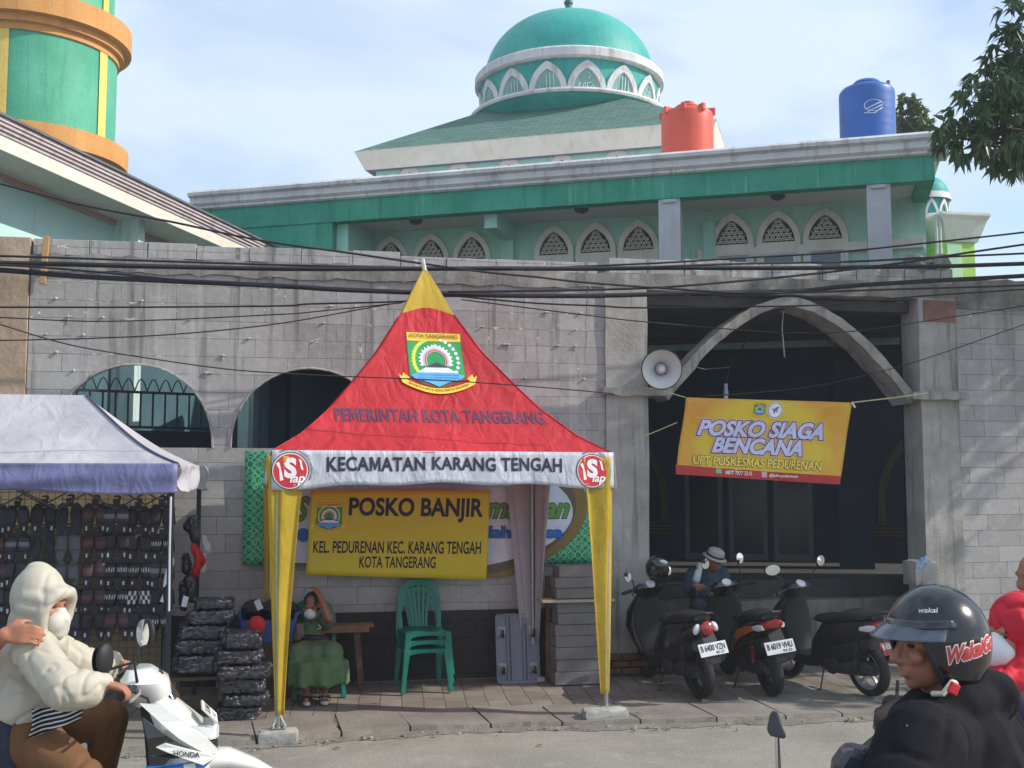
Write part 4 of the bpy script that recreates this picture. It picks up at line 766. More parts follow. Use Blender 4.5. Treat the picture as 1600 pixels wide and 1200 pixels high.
cable('fine wire dipping from the banner cord up to the far right', [(1100, 618), (1160, 615), (1270, 604), (1352, 586), (1435, 564), (1572, 517), (1700, 472)], 11.8, .006)

# ================================================================== RED TENT
TZ, TVB, TH = 2.50, 2.15, 1.92
TC4 = [V((-.30, 9.95, 0)), V((2.88, 10.25, 0)), V((2.49, 12.03, 0)), V((-.40, 11.98, 0))]; TA = V((1.155, 11.1, 0))
_pv = [(0, 0), (.18, .09), (.367, .225), (.514, .362), (.684, .532), (.84, .737), (.9, .84), (1, 1)]
def tv(h):
    for (a, b), (c, d) in zip(_pv, _pv[1:]):
        if h <= c: return b + (d - b) * (h - a) / (c - a)
    return 1
def tvi(v):
    lo, hi = 0, 1
    for _ in range(40):
        m = (lo + hi) / 2
        if tv(m) < v: lo = m
        else: hi = m
    return lo
tent = thing('gazebo_tent', 'tall red peaked tent with yellow tip, white printed valance and yellow corner drapes', 'tent', (1.2, 11, 0))
M_RED = mat('red_tent_cloth', S(222, 52, 64), .62, .16, 1.3, thin=.42, wrinkle=.75, bscale=5); M_TYEL = mat('yellow_tent_cloth', S(214, 184, 62), .62, .08, 2, thin=.35, wrinkle=.3, bscale=6)
M_WHT = mat('white_valance_cloth', S(214, 218, 228), .5, .06, 3, thin=.3, wrinkle=.7, bscale=7); M_DRAPE = mat('yellow_drape_cloth', S(222, 196, 62), .6, .1, 3, thin=.5, wrinkle=.35, bscale=6); M_LAV = mat('pale_lining_cloth', S(190, 186, 192), .7, .06, 3, thin=.3, wrinkle=.3)
M_STEEL = mat('galvanised_pole', S(170, 172, 172), .35, .15, 20, metal=.8); M_WSTEEL = paint(200, 196, 190, .5)
def face_fn(k, r0, r1):
    A, C = TC4[k], TC4[(k + 1) % 4]; mid = (A + C) / 2; nrm = (mid - TA); nrm.z = 0; nrm.normalize()
    def fn(u, v):
        hb = .835 + .022 * math.sin(math.pi * u); h = (r0 if r0 < .5 else hb) + ((hb if r0 < .5 else 1) - (r0 if r0 < .5 else hb)) * v
        q = A.lerp(C, u).lerp(TA, h); fade = math.sin(math.pi * u) ** .5 if 0 < u < 1 else 0
        rip = fade * (1 - h) * (.010 * math.sin(u * 47 + k + 2 * math.sin(h * 5)) * (1 - h) ** 2 + .012 * math.sin(u * 17 + h * 6 + k)) - .10 * math.sin(math.pi * u) * h * (1 - h)
        q = q + nrm * rip; q.z = TZ + TH * tv(h); return q
    return fn
for k in range(4):
    pass
rb = B(); yb = B()
for k in range(4): rb.grid(face_fn(k, 0, .8), 40, 28); yb.grid(face_fn(k, .9, 1), 24, 8)
def weld(o, d=.001):
    bm = bmesh.new(); bm.from_mesh(o.data); bmesh.ops.remove_doubles(bm, verts=bm.verts, dist=d); bmesh.ops.recalc_face_normals(bm, faces=bm.faces); bm.to_mesh(o.data); bm.free(); o.data.polygons.foreach_set('use_smooth', [True] * len(o.data.polygons)); o.data.set_sharp_from_angle(angle=R(45)); return o
canopy = weld(rb.build('canopy', M_RED, tent)); weld(yb.build('peak_cap', M_TYEL, tent))
TAP = V((TA.x, TA.y, TZ + TH)); B().tube([TAP - V((0, 0, .05)), TAP + V((-.025, 0, .07))], .022, 10).build('pole_tip', M_WSTEEL, tent)
EX = (TC4[1] - TC4[0]).normalized(); FM = (TC4[0] + TC4[1]) / 2; FN = V((EX.y, -EX.x, 0))
def tf(u, z, w):                                          # front face of the canopy: u across, z height
    h = tvi((z - TZ) / TH); hw = (TC4[1] - TC4[0]).length / 2 * (1 - h); c = FM.lerp(TA, h); uu = .5 + u / (2 * hw); q = face_fn(0, 0, .8)
    hb = .835 + .022 * math.sin(math.pi * uu); base = q(min(1, max(0, uu)), h / hb)
    return V((base.x, base.y, base.z)) + (FN * .62 + V((0, 0, .78))) * (w + .003)
def tu(x, y, z):                                          # where a point of the photograph falls on that face
    h = tvi((z - TZ) / TH); c = FM.lerp(TA, h); q = pP(x, y, c, FN); return (q - c).dot(EX), q.z
u0, _ = tu(683, 570, 3.35); emblem(tf, canopy, u0, 3.06, .78, .0022, True, .04)
a_ = tu(523, 655, 2.85)[0]; b_ = tu(850, 655, 2.85)[0]; z0 = tu(680, 661, 2.83)[1]; z1 = tu(680, 640, 2.92)[1]
decal('roof_lettering', fit(text2d('PEMERINTAH KOTA TANGERANG', .03, 0, 1.06), a_, z0, b_, z1), tf, paint(92, 46, 78, .6), canopy, .003, .025)
u1, zz1 = tu(606, 525, 3.6)
M_ROOFSEAM = paint(196, 160, 60, .6)
# valance
def val_fn(k):
    A, C = TC4[k], TC4[(k + 1) % 4]; d = (C - A).normalized(); n_ = V((d.y, -d.x, 0)); ln = (C - A).length
    def fn(u, v, w=0):
        q = A.lerp(C, u) + n_ * (.012 + w + .012 * math.sin(u * 31 + k) * (v) + .008 * math.sin(u * 71 + 3 * v + k) * v + .018 * v); q.z = TZ + .012 - v * (TZ - TVB - .0 - .055 * math.sin(math.pi * u) + .01 * math.sin(u * 23)); return q
    return fn, ln
for k in range(4):
    fn, ln = val_fn(k); vo = B().grid(fn, 60, 8).build('valance', M_WHT, tent, smooth=60, solid=.003)
    if k == 0:
        vp = lambda u, v, w: fn(u, v, w)
        U = lambda x: (pP(x, 735, TC4[0], FN) - TC4[0]).dot(EX) / ln
        tx = fit(text2d('KECAMATAN KARANG TENGAH', .03, 0, 1.06), U(510), -.60, U(877), -.18); decal('valance_lettering', tx, lambda a, b, w: fn(a, -b, w), INK, vo, .006, .02)
        for xc, nm in ((453, 'a'), (924, 'b')):
            uc = U(xc); s_ = .155 / ln; rr = lambda sh: ([(uc + a * s_, -.52 + b * .155 / .345) for a, b in sh[0]], sh[1]); vf = lambda a, b, w: fn(a, -b, w)
            decal('logo_rim', rr(disc2(0, 0, 1.06)), vf, paint(70, 40, 60, .6), vo, .0050, .03); decal('logo_gap', rr(disc2(0, 0, 1.0)), vf, paint(230, 226, 228, .6), vo, .0065, .03); decal('logo_disc', rr(disc2(0, 0, .94)), vf, paint(204, 40, 52, .6), vo, .0080, .03)
            decal('logo_letter', [rr(fit(text2d('S', .05), -.34, -.42, .36, .74)), rr(poly([(-.80, .40), (-.62, .50), (-.50, .05), (-.36, -.5), (-.56, -.56), (-.62, .1)])), rr(poly([(.46, .66), (.62, .6), (.74, .0), (.60, .08), (.54, .42)]))], vf, paint(240, 236, 236, .6), vo, .0098, .03)
            decal('logo_lettering', rr(fit(text2d('iap', .02, .25), -.02, -.82, .82, -.2)), vf, paint(244, 240, 240, .6), vo, .0115, .03)
            tx2 = fit(text2d('SEMANGAT INOVATIF AKUNTABEL', .01), 0, 0, 1, .12); decal('logo_motto', rr(([( (1.14 + b) * math.cos(R(120 - 150 * a)), (1.14 + b) * math.sin(R(120 - 150 * a))) for a, b in tx2[0]], tx2[1])), vf, paint(96, 66, 84, .6), vo, .0045)
# frame and legs
for k in (0, 1, 2, 3):
    fs_ = face_fn(k, 0, .8); B().tube([fs_(0, i / 24) for i in range(25)], .009, 6).build('ridge_seam', M_RED, tent, smooth=60)
for k in range(4):
    A = TC4[k]; foot = {0: V((-.20, 9.92, .13)), 1: V((2.79, 10.23, .15)), 2: V((2.46, 12.0, .09)), 3: V((-.36, 11.95, .09))}[k]
    c = A + (TA - A).normalized() * .05; B().tube([foot, V((c.x, c.y, TZ - .02))], .021, 10).build('leg', M_STEEL, tent, smooth=60)
    C = TC4[(k + 1) % 4]; i_ = lambda q: q + (TA - q).normalized() * .05; B().tube([i_(A) + V((0, 0, TZ - .05)), i_(C) + V((0, 0, TZ - .05))], .017, 8).build('eave_rail', M_STEEL, tent, smooth=60)
    B().box((foot.x, foot.y, foot.z + .004), (.12, .12, .008)).build('base_plate', M_STEEL, tent)
for k in (0, 1): a = (TC4[k] + TC4[k + 1]) / 2; c = (TC4[k + 2] + TC4[(k + 3) % 4]) / 2; B().tube([a + V((0, 0, TZ - .09)), c + V((0, 0, TZ - .09))], .014, 8).build('cross_rail', M_STEEL, tent)
def drape(k, wt, wbot, zb, m, lean=0):
    A = TC4[k]; e1 = (TC4[(k + 1) % 4] - A).normalized(); e0 = (TC4[(k - 1) % 4] - A).normalized(); foot = {0: V((-.20, 9.92, 0)), 1: V((2.79, 10.23, 0)), 2: V((2.46, 12.0, 0)), 3: V((-.36, 11.95, 0))}[k]
    def fn(u, v):
        z = TZ - .04 + (zb - TZ + .04) * v; w_ = wt + (wbot - wt) * min(1, v * 1.02) ** .9; base = A.lerp(foot, v); s_ = (u - .5) * 2; q = base + (e1 * max(0, s_) + e0 * max(0, -s_)) * w_
        inn = (TA - A).normalized(); f = .032 * math.sin(s_ * 9 + v * 2 + k) * (1 - .5 * v); q = q + inn * (f - .02); q.z = z; return q
    return B().grid(fn, 40, 40).build('corner_drape', m, tent, smooth=70, solid=.003)
drape(0, .30, .075, .24, M_DRAPE); drape(1, .36, .07, .26, M_DRAPE); drape(2, .40, .15, .55, M_LAV); drape(3, .26, .12, .5, M_DRAPE)
B().tube([(-.2, 9.92, .25), (-.25, 9.9, .15), (-.2, 9.9, .10), (-.14, 9.9, .15), (-.2, 9.92, .26)], .008, 6).build('tie_loop', paint(206, 200, 196, .6), tent, smooth=60)
def lump(name, c, d, m, label, cat, seed, amp=.02, group=None):
    from mathutils import noise
    b = B(); b.ell((0, 0, 0), 1, n=24, k=16); o = []
    for q in b.v:
        t = max(abs(q.x), abs(q.y), abs(q.z)); p = V((q.x / t, q.y / t, q.z / t)); p = p.lerp(q, .22); n_ = noise.noise_vector(p * 1.3 + V((seed, 0, 0))) * amp * 8 + noise.noise_vector(p * 4 + V((seed, 3, 0))) * amp * 3
        o.append(V(c) + V((p.x * d[0] / 2 * (1 + n_.x * .5), p.y * d[1] / 2 * (1 + n_.y * .5), p.z * d[2] / 2 * (1 + n_.z * .5))))
    b.v = o; return tag(b.build(name, m, smooth=40), label, cat, group)
M_BLK = plaster_mat('worn_concrete', (.30, .29, .27), (.46, .45, .42), 6, st=.2)
lump('concrete_weight', (-.2, 9.9, .06), (.34, .2, .13), M_BLK, 'flat concrete block weighing down the tent leg with the rope loop', 'weight', 3, .012, 'concrete weights under the tent legs')
lump('concrete_weight', (2.76, 10.17, .07), (.42, .22, .15), M_BLK, 'rough broken concrete block under the bare steel tent leg by the scooters', 'weight', 8, .035, 'concrete weights under the tent legs')

# ================================================================== BANNERS
def banner(name, label, cs, Y, m, wave=.012, nu=40, nv=16, seed=0, sag=0):
    P = [pY(x, y, Y + dy) for (x, y), dy in cs]; root = thing(name, label, 'banner', (sum(P, V()) / 4))
    n_ = (P[1] - P[0]).cross(P[0] - P[3]).normalized()
    def fn(u, v, w=0):
        q = P[0].lerp(P[1], u).lerp(P[3].lerp(P[2], u), v); q = q + n_ * (w + wave * math.sin(u * 9 + v * 3 + seed) + wave * .6 * math.sin(u * 23 + v * 6 + seed) + wave * .8 * math.sin(v * 7 + u * 2)); q.z -= sag * math.sin(math.pi * u) * (1 - v) * .5; return q
    sh = B().grid(fn, nu, nv).build('sheet', m, root, smooth=60, solid=.002)
    def px(x, y):                                          # photo point -> (u, v) on the sheet
        q = pP(x, y, P[0], n_); ex = P[1] - P[0]; ey = P[3] - P[0]; d = q - P[0]; a = ex.dot(ex); b = ex.dot(ey); c = ey.dot(ey); dt = a * c - b * b 
        def inv(d): e = d.dot(ex); f = d.dot(ey); return ((e * c - f * b) / dt, (a * f - b * e) / dt)
        u, v = inv(d)
        for _ in range(8): du, dv = inv(q - P[0].lerp(P[1], u).lerp(P[3].lerp(P[2], u), v)); u += du; v += dv
        return (u, v)
    return root, sh, lambda a, b, w=0: fn(a, -b, w), px
def put_text(root, sh, fn, px, s, x0, y0, x1, y1, m, bold=.02, shear=0, off=.003, name='lettering', outline=None, rise=0, ml=.06):
    (a, b), (c, d) = px(x0, y1), px(x1, y0 + rise); b2 = px(x0, y0)[1]; ref = text2d(s, bold, shear)
    def mk(bd): vs, fs = fit(text2d(s, bd, shear), 0, 0, 1, 1, ref); dv = px(x1, y1 + rise)[1] - b; return [(a + (c - a) * p, -(b + dv * p) + (b - b2) * q) for p, q in vs], fs
    k = off
    for bd, om in (outline or []): decal(name + '_outline', mk(bd), fn, om, sh, k, ml); k += .0022
    decal(name, mk(bold), fn, m, sh, k, ml)
M_BY = mat('yellow_banner_vinyl', S(214, 198, 34), .42, .05, 1.5, wrinkle=.15, bscale=3, thin=.15)
rt, sh, fn, px = banner('flood_post_banner', 'yellow banner reading POSKO BANJIR hung at the back of the red tent', [((486, 766), 0), ((766, 766), .0), ((760, 906), 0), ((478, 898), 0)], 11.9, M_BY, .006)
K_ = paint(28, 22, 44, .6); K2 = paint(22, 22, 20, .6)
put_text(rt, sh, fn, px, 'POSKO BANJIR', 544, 777, 756, 814, K_, .034, rise=3)
put_text(rt, sh, fn, px, 'KEL. PEDURENAN KEC. KARANG TENGAH', 489, 845, 752, 864, K2, .02, rise=2)
put_text(rt, sh, fn, px, 'KOTA TANGERANG', 561, 869, 681, 887, K2, .02, rise=1)
(ea, eb), (ec, ed) = px(484, 832), px(545, 766)
sx_ = (ec - ea) * 1.0; asp = (pY(486, 766, 11.9) - pY(766, 766, 11.9)).length / (pY(486, 766, 11.9) - pY(478, 898, 11.9)).length
emblem(lambda a, b, w: fn(a, -eb + (b) * asp, w), sh, (ea + ec) / 2, .0, sx_, .0018, True)
# festive banner on the wall
def lattice_mat():
    m = bpy.data.materials.new('green_star_lattice_print'); m.use_nodes = True; t = m.node_tree; p = t.nodes['Principled BSDF']; L = t.links.new; p.inputs['Roughness'].default_value = .4
    g = nn(t, 'ShaderNodeNewGeometry'); sx = nn(t, 'ShaderNodeSeparateXYZ'); cx = nn(t, 'ShaderNodeCombineXYZ'); L(g.outputs['Position'], sx.inputs[0]); L(sx.outputs['X'], cx.inputs[0]); L(sx.outputs['Z'], cx.inputs[1])
    def vor(sc, rnd_):
        v = nn(t, 'ShaderNodeTexVoronoi', feature='DISTANCE_TO_EDGE', voronoi_dimensions='2D'); v.inputs['Scale'].default_value = sc; v.inputs['Randomness'].default_value = rnd_; L(cx.outputs[0], v.inputs['Vector']); return v
    def wv(sc, rot):
        mpn = nn(t, 'ShaderNodeMapping'); mpn.inputs['Rotation'].default_value = (0, 0, R(rot)); L(cx.outputs[0], mpn.inputs[0]); n = nn(t, 'ShaderNodeTexVoronoi', feature='F1', voronoi_dimensions='2D'); n.inputs['Scale'].default_value = sc; n.inputs['Randomness'].default_value = 0; L(mpn.outputs[0], n.inputs['Vector']); return n
    a, b = wv(12, 0), wv(12, 45)
    def band(n, r0, w_):
        s = nn(t, 'ShaderNodeMath', operation='SUBTRACT'); s.inputs[1].default_value = r0; L(n.outputs['Distance'], s.inputs[0]); ab = nn(t, 'ShaderNodeMath', operation='ABSOLUTE'); L(s.outputs[0], ab.inputs[0]); lt = nn(t, 'ShaderNodeMath', operation='LESS_THAN'); lt.inputs[1].default_value = w_; L(ab.outputs[0], lt.inputs[0]); return lt.outputs[0]
    mxn = nn(t, 'ShaderNodeMath', operation='MAXIMUM'); L(band(a, .42, .07), mxn.inputs[0]); L(band(b, .3, .06), mxn.inputs[1])
    q = nn(t, 'ShaderNodeMix', data_type='RGBA'); q.inputs['A'].default_value = (*S(18, 124, 78), 1); q.inputs['B'].default_value = (*S(104, 196, 146), 1); L(mxn.outputs[0], q.inputs['Factor']); L(q.outputs['Result'], p.inputs['Base Color']); return m
rt, sh, fn, px = banner('festive_banner', 'wide green lattice banner with white centre and gold curve fixed on the block wall', [((383, 704), 0), ((936, 704), 0), ((932, 880), 0), ((379, 883), 0)], 12.13, lattice_mat(), .004, seed=3)
pp = lambda pts: poly([(px(x, y)[0], -px(x, y)[1]) for x, y in pts])
arc = lambda cx_, cy, rx, ry, a0, a1, n=24: [(cx_ + rx * math.cos(R(a0 + (a1 - a0) * i / n)), cy - ry * math.sin(R(a0 + (a1 - a0) * i / n))) for i in range(n + 1)]
decal('gold_curve', pp([(430, 706)] + arc(660, 790, 258, 128, 90, -62) + [(420, 881), (430, 800)]), fn, paint(128, 104, 44, .5), sh, .003, .12)
decal('brown_curve', pp([(440, 706)] + arc(650, 790, 250, 122, 90, -60) + [(430, 881), (440, 800)]), fn, paint(96, 80, 56, .5), sh, .005, .12)
decal('white_field', pp([(446, 760)] + arc(660, 800, 235, 92, 100, -66) + [(446, 879)]), fn, paint(206, 212, 226, .5), sh, .007, .12)
GR = paint(96, 150, 52, .5); DG = paint(24, 60, 34, .5); BL_ = paint(24, 104, 190, .5); DB = paint(12, 40, 96, .5); WH = paint(240, 242, 244, .5)
put_text(rt, sh, fn, px, 'Ramadhan', 716, 776, 890, 810, GR, .03, .35, .009, outline=[(.06, DG)])
put_text(rt, sh, fn, px, 'ibadah puasa', 716, 822, 879, 846, BL_, .045, 0, .009, outline=[(.075, DB)])
put_text(rt, sh, fn, px, 'S', 462, 776, 484, 814, GR, .03, .35, .009, outline=[(.06, DG)])
decal('blue_mark', pp(arc(474, 836, 11, 11, 0, 360)), fn, BL_, sh, .009)
# disaster-post banner across the gate
M_BO = None
def grad_mat():
    m = bpy.data.materials.new('yellow_orange_banner_print'); m.use_nodes = True; t = m.node_tree; p = t.nodes['Principled BSDF']; L = t.links.new; p.inputs['Roughness'].default_value = .45
    tcn = nn(t, 'ShaderNodeTexCoord'); mpn = nn(t, 'ShaderNodeMapping'); mpn.inputs['Scale'].default_value = (1.1, 1, 1.5); mpn.inputs['Location'].default_value = (0, 0, .1); L(tcn.outputs['Object'], mpn.inputs[0]); w_ = nn(t, 'ShaderNodeTexNoise'); w_.inputs['Scale'].default_value = 1.3; w_.inputs['Distortion'].default_value = 1.5; L(mpn.outputs[0], w_.inputs['Vector'])
    gr_ = nn(t, 'ShaderNodeTexGradient', gradient_type='SPHERICAL'); L(mpn.outputs[0], gr_.inputs[0]); ad = nn(t, 'ShaderNodeMath', operation='MULTIPLY_ADD'); ad.inputs[1].default_value = .5; L(w_.outputs['Fac'], ad.inputs[0]); L(gr_.outputs['Fac'], ad.inputs[2])
    c = nn(t, 'ShaderNodeValToRGB'); e = c.color_ramp.elements; e[0].position = .16; e[0].color = (*S(222, 142, 48), 1); e[1].position = .46; e[1].color = (*S(226, 194, 46), 1); L(ad.outputs[0], c.inputs[0]); L(c.outputs[0], p.inputs['Base Color']); return m
rt, sh, fn, px = banner('disaster_post_banner', 'yellow and orange banner reading POSKO SIAGA BENCANA strung across the gate opening', [((1071, 621), 0), ((1332, 629), .05), ((1312, 757), .05), ((1056, 741), 0)], 12.0, grad_mat(), .012, seed=1)
decal('red_strip', pp([(1056, 726), (1120, 731), (1200, 737), (1314, 744), (1312, 757), (1200, 750), (1120, 745), (1056, 741)]), fn, paint(186, 44, 44, .5), sh, .0025, .08)
LV = paint(206, 208, 240, .5); PU = paint(96, 24, 72, .5); PK = paint(236, 190, 170, .5); OR = paint(252, 216, 96, .5); BR = paint(84, 38, 14, .5)
put_text(rt, sh, fn, px, 'POSKO SIAGA', 1088, 655, 1290, 680, LV, .045, .22, .010, ml=.03, outline=[(.13, PK), (.09, PU)], rise=8)
put_text(rt, sh, fn, px, 'BENCANA', 1112, 682, 1256, 707, LV, .045, .22, .010, ml=.03, outline=[(.13, PK), (.09, PU)], rise=7)
put_text(rt, sh, fn, px, 'UPT PUSKESMAS PEDURENAN', 1082, 711, 1284, 725, OR, .03, .0, .010, ml=.03, outline=[(.062, BR)], rise=11)
put_text(rt, sh, fn, px, '0877 7577 3215', 1132, 735, 1174, 741, WH, .02, 0, .010, rise=2, ml=.03); put_text(rt, sh, fn, px, '@pkm.pedurenan', 1200, 740, 1247, 746, WH, .02, .1, .010, rise=2, ml=.03)
decal('green_icon', pp([(1119, 732), (1127, 732.5), (1127, 740), (1119, 739.5)]), fn, paint(120, 200, 130, .5), sh, .005); decal('pink_icon', pp([(1189, 737), (1197, 737.5), (1197, 746), (1189, 745.5)]), fn, paint(220, 170, 190, .5), sh, .005)
u_, v_ = px(1185, 651); ws = px(1197, 640)[0] - px(1173, 640)[0]; asp = (pY(1071, 621, 12) - pY(1332, 629, 12.05)).length / (pY(1071, 621, 12) - pY(1056, 741, 12)).length
emblem(lambda a, b, w: fn(a, -v_ + b * asp, w + .006), sh, u_, 0, ws, .0012, False)
u_, v_ = px(1210, 641); cw_ = lambda shp: ([(u_ + ws * .5 * a, -v_ + ws * .5 * asp * b) for a, b in shp[0]], shp[1])
decal('round_seal', cw_(disc2(0, 0, 1)), fn, WH, sh, .009); decal('seal_mark', [cw_(ring2(0, 0, .84, .92)), cw_(poly([(-.5, .3), (-.2, .1), (.1, .35), (.5, .4), (.2, .0), (.4, -.3), (0, -.1), (-.1, -.5), (-.25, -.05)]))], fn, paint(120, 110, 150, .5), sh, .012)
cd = B(); cd.tube([pY(1010, 605, 11.9), pY(1040, 612, 11.95), pY(1071, 621, 12.0)], .006, 6); cd2 = B(); cd2.tube([pY(1332, 629, 12.05), pY(1400, 621, 12.0), pY(1450, 614, 11.95)], .008, 6)
M_ROPE = paint(190, 196, 140, .8); cd.build('tie_cord', M_ROPE, rt); cd2.build('tie_cord', M_ROPE, rt); B().tube([pY(1058, 660, 12.0), pY(1030, 672, 11.98), pY(1010, 680, 11.95), pY(985, 690, 12.08)], .005, 6).build('tie_cord', M_ROPE, rt)
B().tube([pY(1331, 628, 12.03), pY(1336, 637, 12.02)], .012, 6).build('knot', paint(220, 220, 200, .7), rt)

# horn loudspeaker on the gate pillar
hs = thing('horn_loudspeaker', 'white horn loudspeaker with dark rim beside the gate pillar', 'loudspeaker', pY(1034, 577, 11.75))
hc = pY(1034, 577, 11.72); hd = (EYE + V((.5, 0, -.2)) - hc).normalized(); hx, hy, hz = frame(V((0, 0, 0)), hd); HM = Matrix((hx, hy, hz)).transposed(); M_HORN = mat('white_horn_paint', S(206, 206, 204), .45, .06, 3)
rh = 31.5 * 12.0 / FOC
B().lathe([(rh, 0), (rh * .97, -.008), (rh * .72, -.06), (rh * .45, -.13), (rh * .3, -.2), (rh * .26, -.24), (0, -.24)], hc, 48, m=HM).build('bell', M_HORN, hs, smooth=50)
B().lathe([(rh * 1.0, -.02), (rh * .74, -.075), (rh * .47, -.145), (rh * .33, -.2), (rh * .33, -.26), (0, -.26)], hc, 48, m=HM).build('bell_back', M_HORN, hs, smooth=50)
B().lathe([(rh * .985, .006), (rh * 1.04, .004), (rh * 1.05, -.012), (rh * .99, -.022)], hc, 48, m=HM).build('rim', paint(52, 48, 52, .5), hs, smooth=50)
B().lathe([(0, -.03), (.03, -.032), (.035, -.05), (.06, -.16), (.065, -.235)], hc, 28, m=HM).build('throat', M_HORN, hs, smooth=40)
B().lathe([(0, -.45), (.09, -.45), (.1, -.43), (.1, -.28), (.06, -.25)], hc, 28, m=HM).build('driver', paint(120, 120, 122, .5), hs, smooth=40)
B().beam(hc - hd * .3, hc - hd * .3 + V((-.12, .15, -.05)), .03, .03).build('bracket', M_STEEL, hs)
# hanging lamp bulb and wires in the gate
la = thing('hanging_bulb', 'white bulb in a lamp holder hanging inside the gate above the banner', 'bulb', pY(1135, 615, 12.6))
B().tube([pY(1190, 478, 12.7), pY(1165, 535, 12.65), pY(1140, 572, 12.6), pY(1134, 600, 12.6)], .006, 6).build('cord', M_CAB, la); B().tube([pY(1070, 568, 12.3), pY(1100, 577, 12.45), pY(1140, 574, 12.6)], .004, 6).build('feed_wire', paint(120, 124, 124, .6), la)
q = pY(1134, 606, 12.6); B().lathe([(0, .05), (.022, .05), (.022, -.03), (.03, -.04), (.03, -.09), (0, -.1)], q, 16).build('holder', paint(170, 178, 184, .5), la, smooth=40)
for k in (-1, 0, 1): B().tube([q + V((k * .016, 0, -.09)), q + V((k * .016, 0, -.2))], .009, 8).build('tube', paint(206, 214, 216, .4), la, smooth=60)
tag(B().tube([pY(1224, 485, 12.5), pY(1222, 515, 12.5), pY(1226, 558, 12.5)], .008, 6).build('loose_wire', paint(180, 184, 180, .6)), 'short pale loose wire dangling under the gate arch', 'wire')

# ================================================================== SANDAL STALL
M_CANV = mat('grey_white_canopy', S(178, 176, 186), .7, .1, 1.6, thin=.15, wrinkle=.5, bscale=4, col2=S(206, 203, 208)); M_NAVY = mat('navy_valance', S(104, 106, 146), .5, .14, 2.5, wrinkle=.7, bscale=6); M_NAVP = paint(84, 76, 110, .6); M_BLACKP = mat('black_post', S(26, 30, 40), .4, .1)
st = thing('market_canopy', 'grey-white folding canopy with navy front flap over the sandal rack', 'canopy', (-2.6, 10.9, 0))
SC4 = [V((-4.15, 9.95, 0)), V((-1.09, 9.95, 0)), V((-1.03, 11.9, 0)), V((-4.1, 11.9, 0))]; SR = [V((-3.2, 10.9, 0)), V((-2.04, 10.9, 0))]; SZ, SH = 2.385, .655
def scan(k):
    A, C = SC4[k], SC4[(k + 1) % 4]; RA = SR[0] if k in (0, 3) else SR[1]; RC = SR[1] if k in (0, 1) else SR[0]
    def fn(u, v):
        q = A.lerp(C, u).lerp(RA.lerp(RC, u), v); sag = .06 * math.sin(math.pi * u) * math.sin(math.pi * v) + .02 * math.sin(u * 13 + v * 5) * math.sin(math.pi * v); q.z = SZ + SH * (.55 * v + .45 * v * v) - sag * .6; return q
    return fn
cb = B()
for k in range(4): cb.grid(scan(k), 30, 20)
weld(cb.build('canopy', M_CANV, st))
for k in (1, 2): A = scan(0); B().tube([scan(0)(1 if k == 1 else 1, i / 12) + V((.004, -.008, .006)) for i in range(13)], .010, 6).build('hip_seam', M_NAVP, st) if k == 1 else None
def flap(k, m, drop, wob):
    A, C = SC4[k], SC4[(k + 1) % 4]; d = (C - A).normalized(); n_ = V((d.y, -d.x, 0))
    def fn(u, v):
        q = A.lerp(C, u) + n_ * (.012 + .02 * v + wob * math.sin(u * 19 + 5 * v + k) * v + .012 * math.sin(v * 7 + u * 6)); q.z = SZ + .006 - v * (drop + .02 * math.sin(u * 9)); return q
    return B().grid(fn, 60, 12).build('flap', m, st, smooth=70, solid=.003)
flap(0, M_NAVY, .245, .014); flap(1, M_CANV, .235, .03); flap(3, M_CANV, .235, .03)
for k, A in enumerate(SC4):
    q = A + V((.05 if k in (0, 3) else -.05, .05 if k < 2 else -.05, 0)); B().span((q.x - .022, q.y - .022, .06), (q.x + .022, q.y + .022, SZ)).build('post', M_BLACKP, st, bevel=.004)
for i in range(6):
    x0 = -4.05 + i * .49; z0, z1 = (2.0, 2.28) if i % 2 else (2.28, 2.0); B().beam((x0, 10.02, z0), (x0 + .49, 10.02, z1), .022, .012).build('truss_bar', M_BLACKP, st); B().beam((x0, 10.04, z1), (x0 + .49, 10.04, z0), .022, .012).build('truss_bar', M_BLACKP, st)
    B().beam((x0, 11.82, z0), (x0 + .49, 11.82, z1), .022, .012).build('truss_bar', M_BLACKP, st)
RY = 11.25
rk = thing('display_rack', 'tall wire grid rack hung with sandals under the navy-edged canopy', 'rack', (-2.2, RY, 0)); M_WIRE = paint(70, 70, 78, .5)
xa, xb = -3.6, pY(262, 800, RY).x
gr = B()
for i in range(34): x_ = xa + (xb - xa) * i / 33; gr.tube([(x_, RY, .25), (x_, RY, 2.2)], .0028, 4)
for i in range(30): z_ = .25 + 1.95 * i / 29; gr.tube([(xa, RY - .004, z_), (xb, RY - .004, z_)], .0028, 4)
gr.build('wire_grid', M_WIRE, rk)
for x_ in (xa, xb): B().tube([(x_, RY + .01, .06), (x_, RY + .01, 2.22)], .014, 8).build('upright', M_WIRE, rk)
tag(B().span((-3.9, YW - .07, .07), (-1.45, YW - .03, 2.2)).build('back_sheet', mat('tan_wall_shade', S(150, 134, 104), .8, .2, 2, wrinkle=.4, bscale=4)), 'added shade-toned tan tarpaulin sheet on the block wall behind the sandal rack', 'backdrop')  # added sheet; its tan stands for the block wall in shade
def sole_pts(L, W, n=22, s_=1):
    r = []
    for i in range(n):
        a = 2 * math.pi * i / n; y = math.cos(a); x = math.sin(a); wz = W * (.42 + .10 * y - .06 * (1 - y * y) * (1 if x * s_ > 0 else .1)); r.append((x * wz + s_ * .006 * y, y * L / 2))
    return r
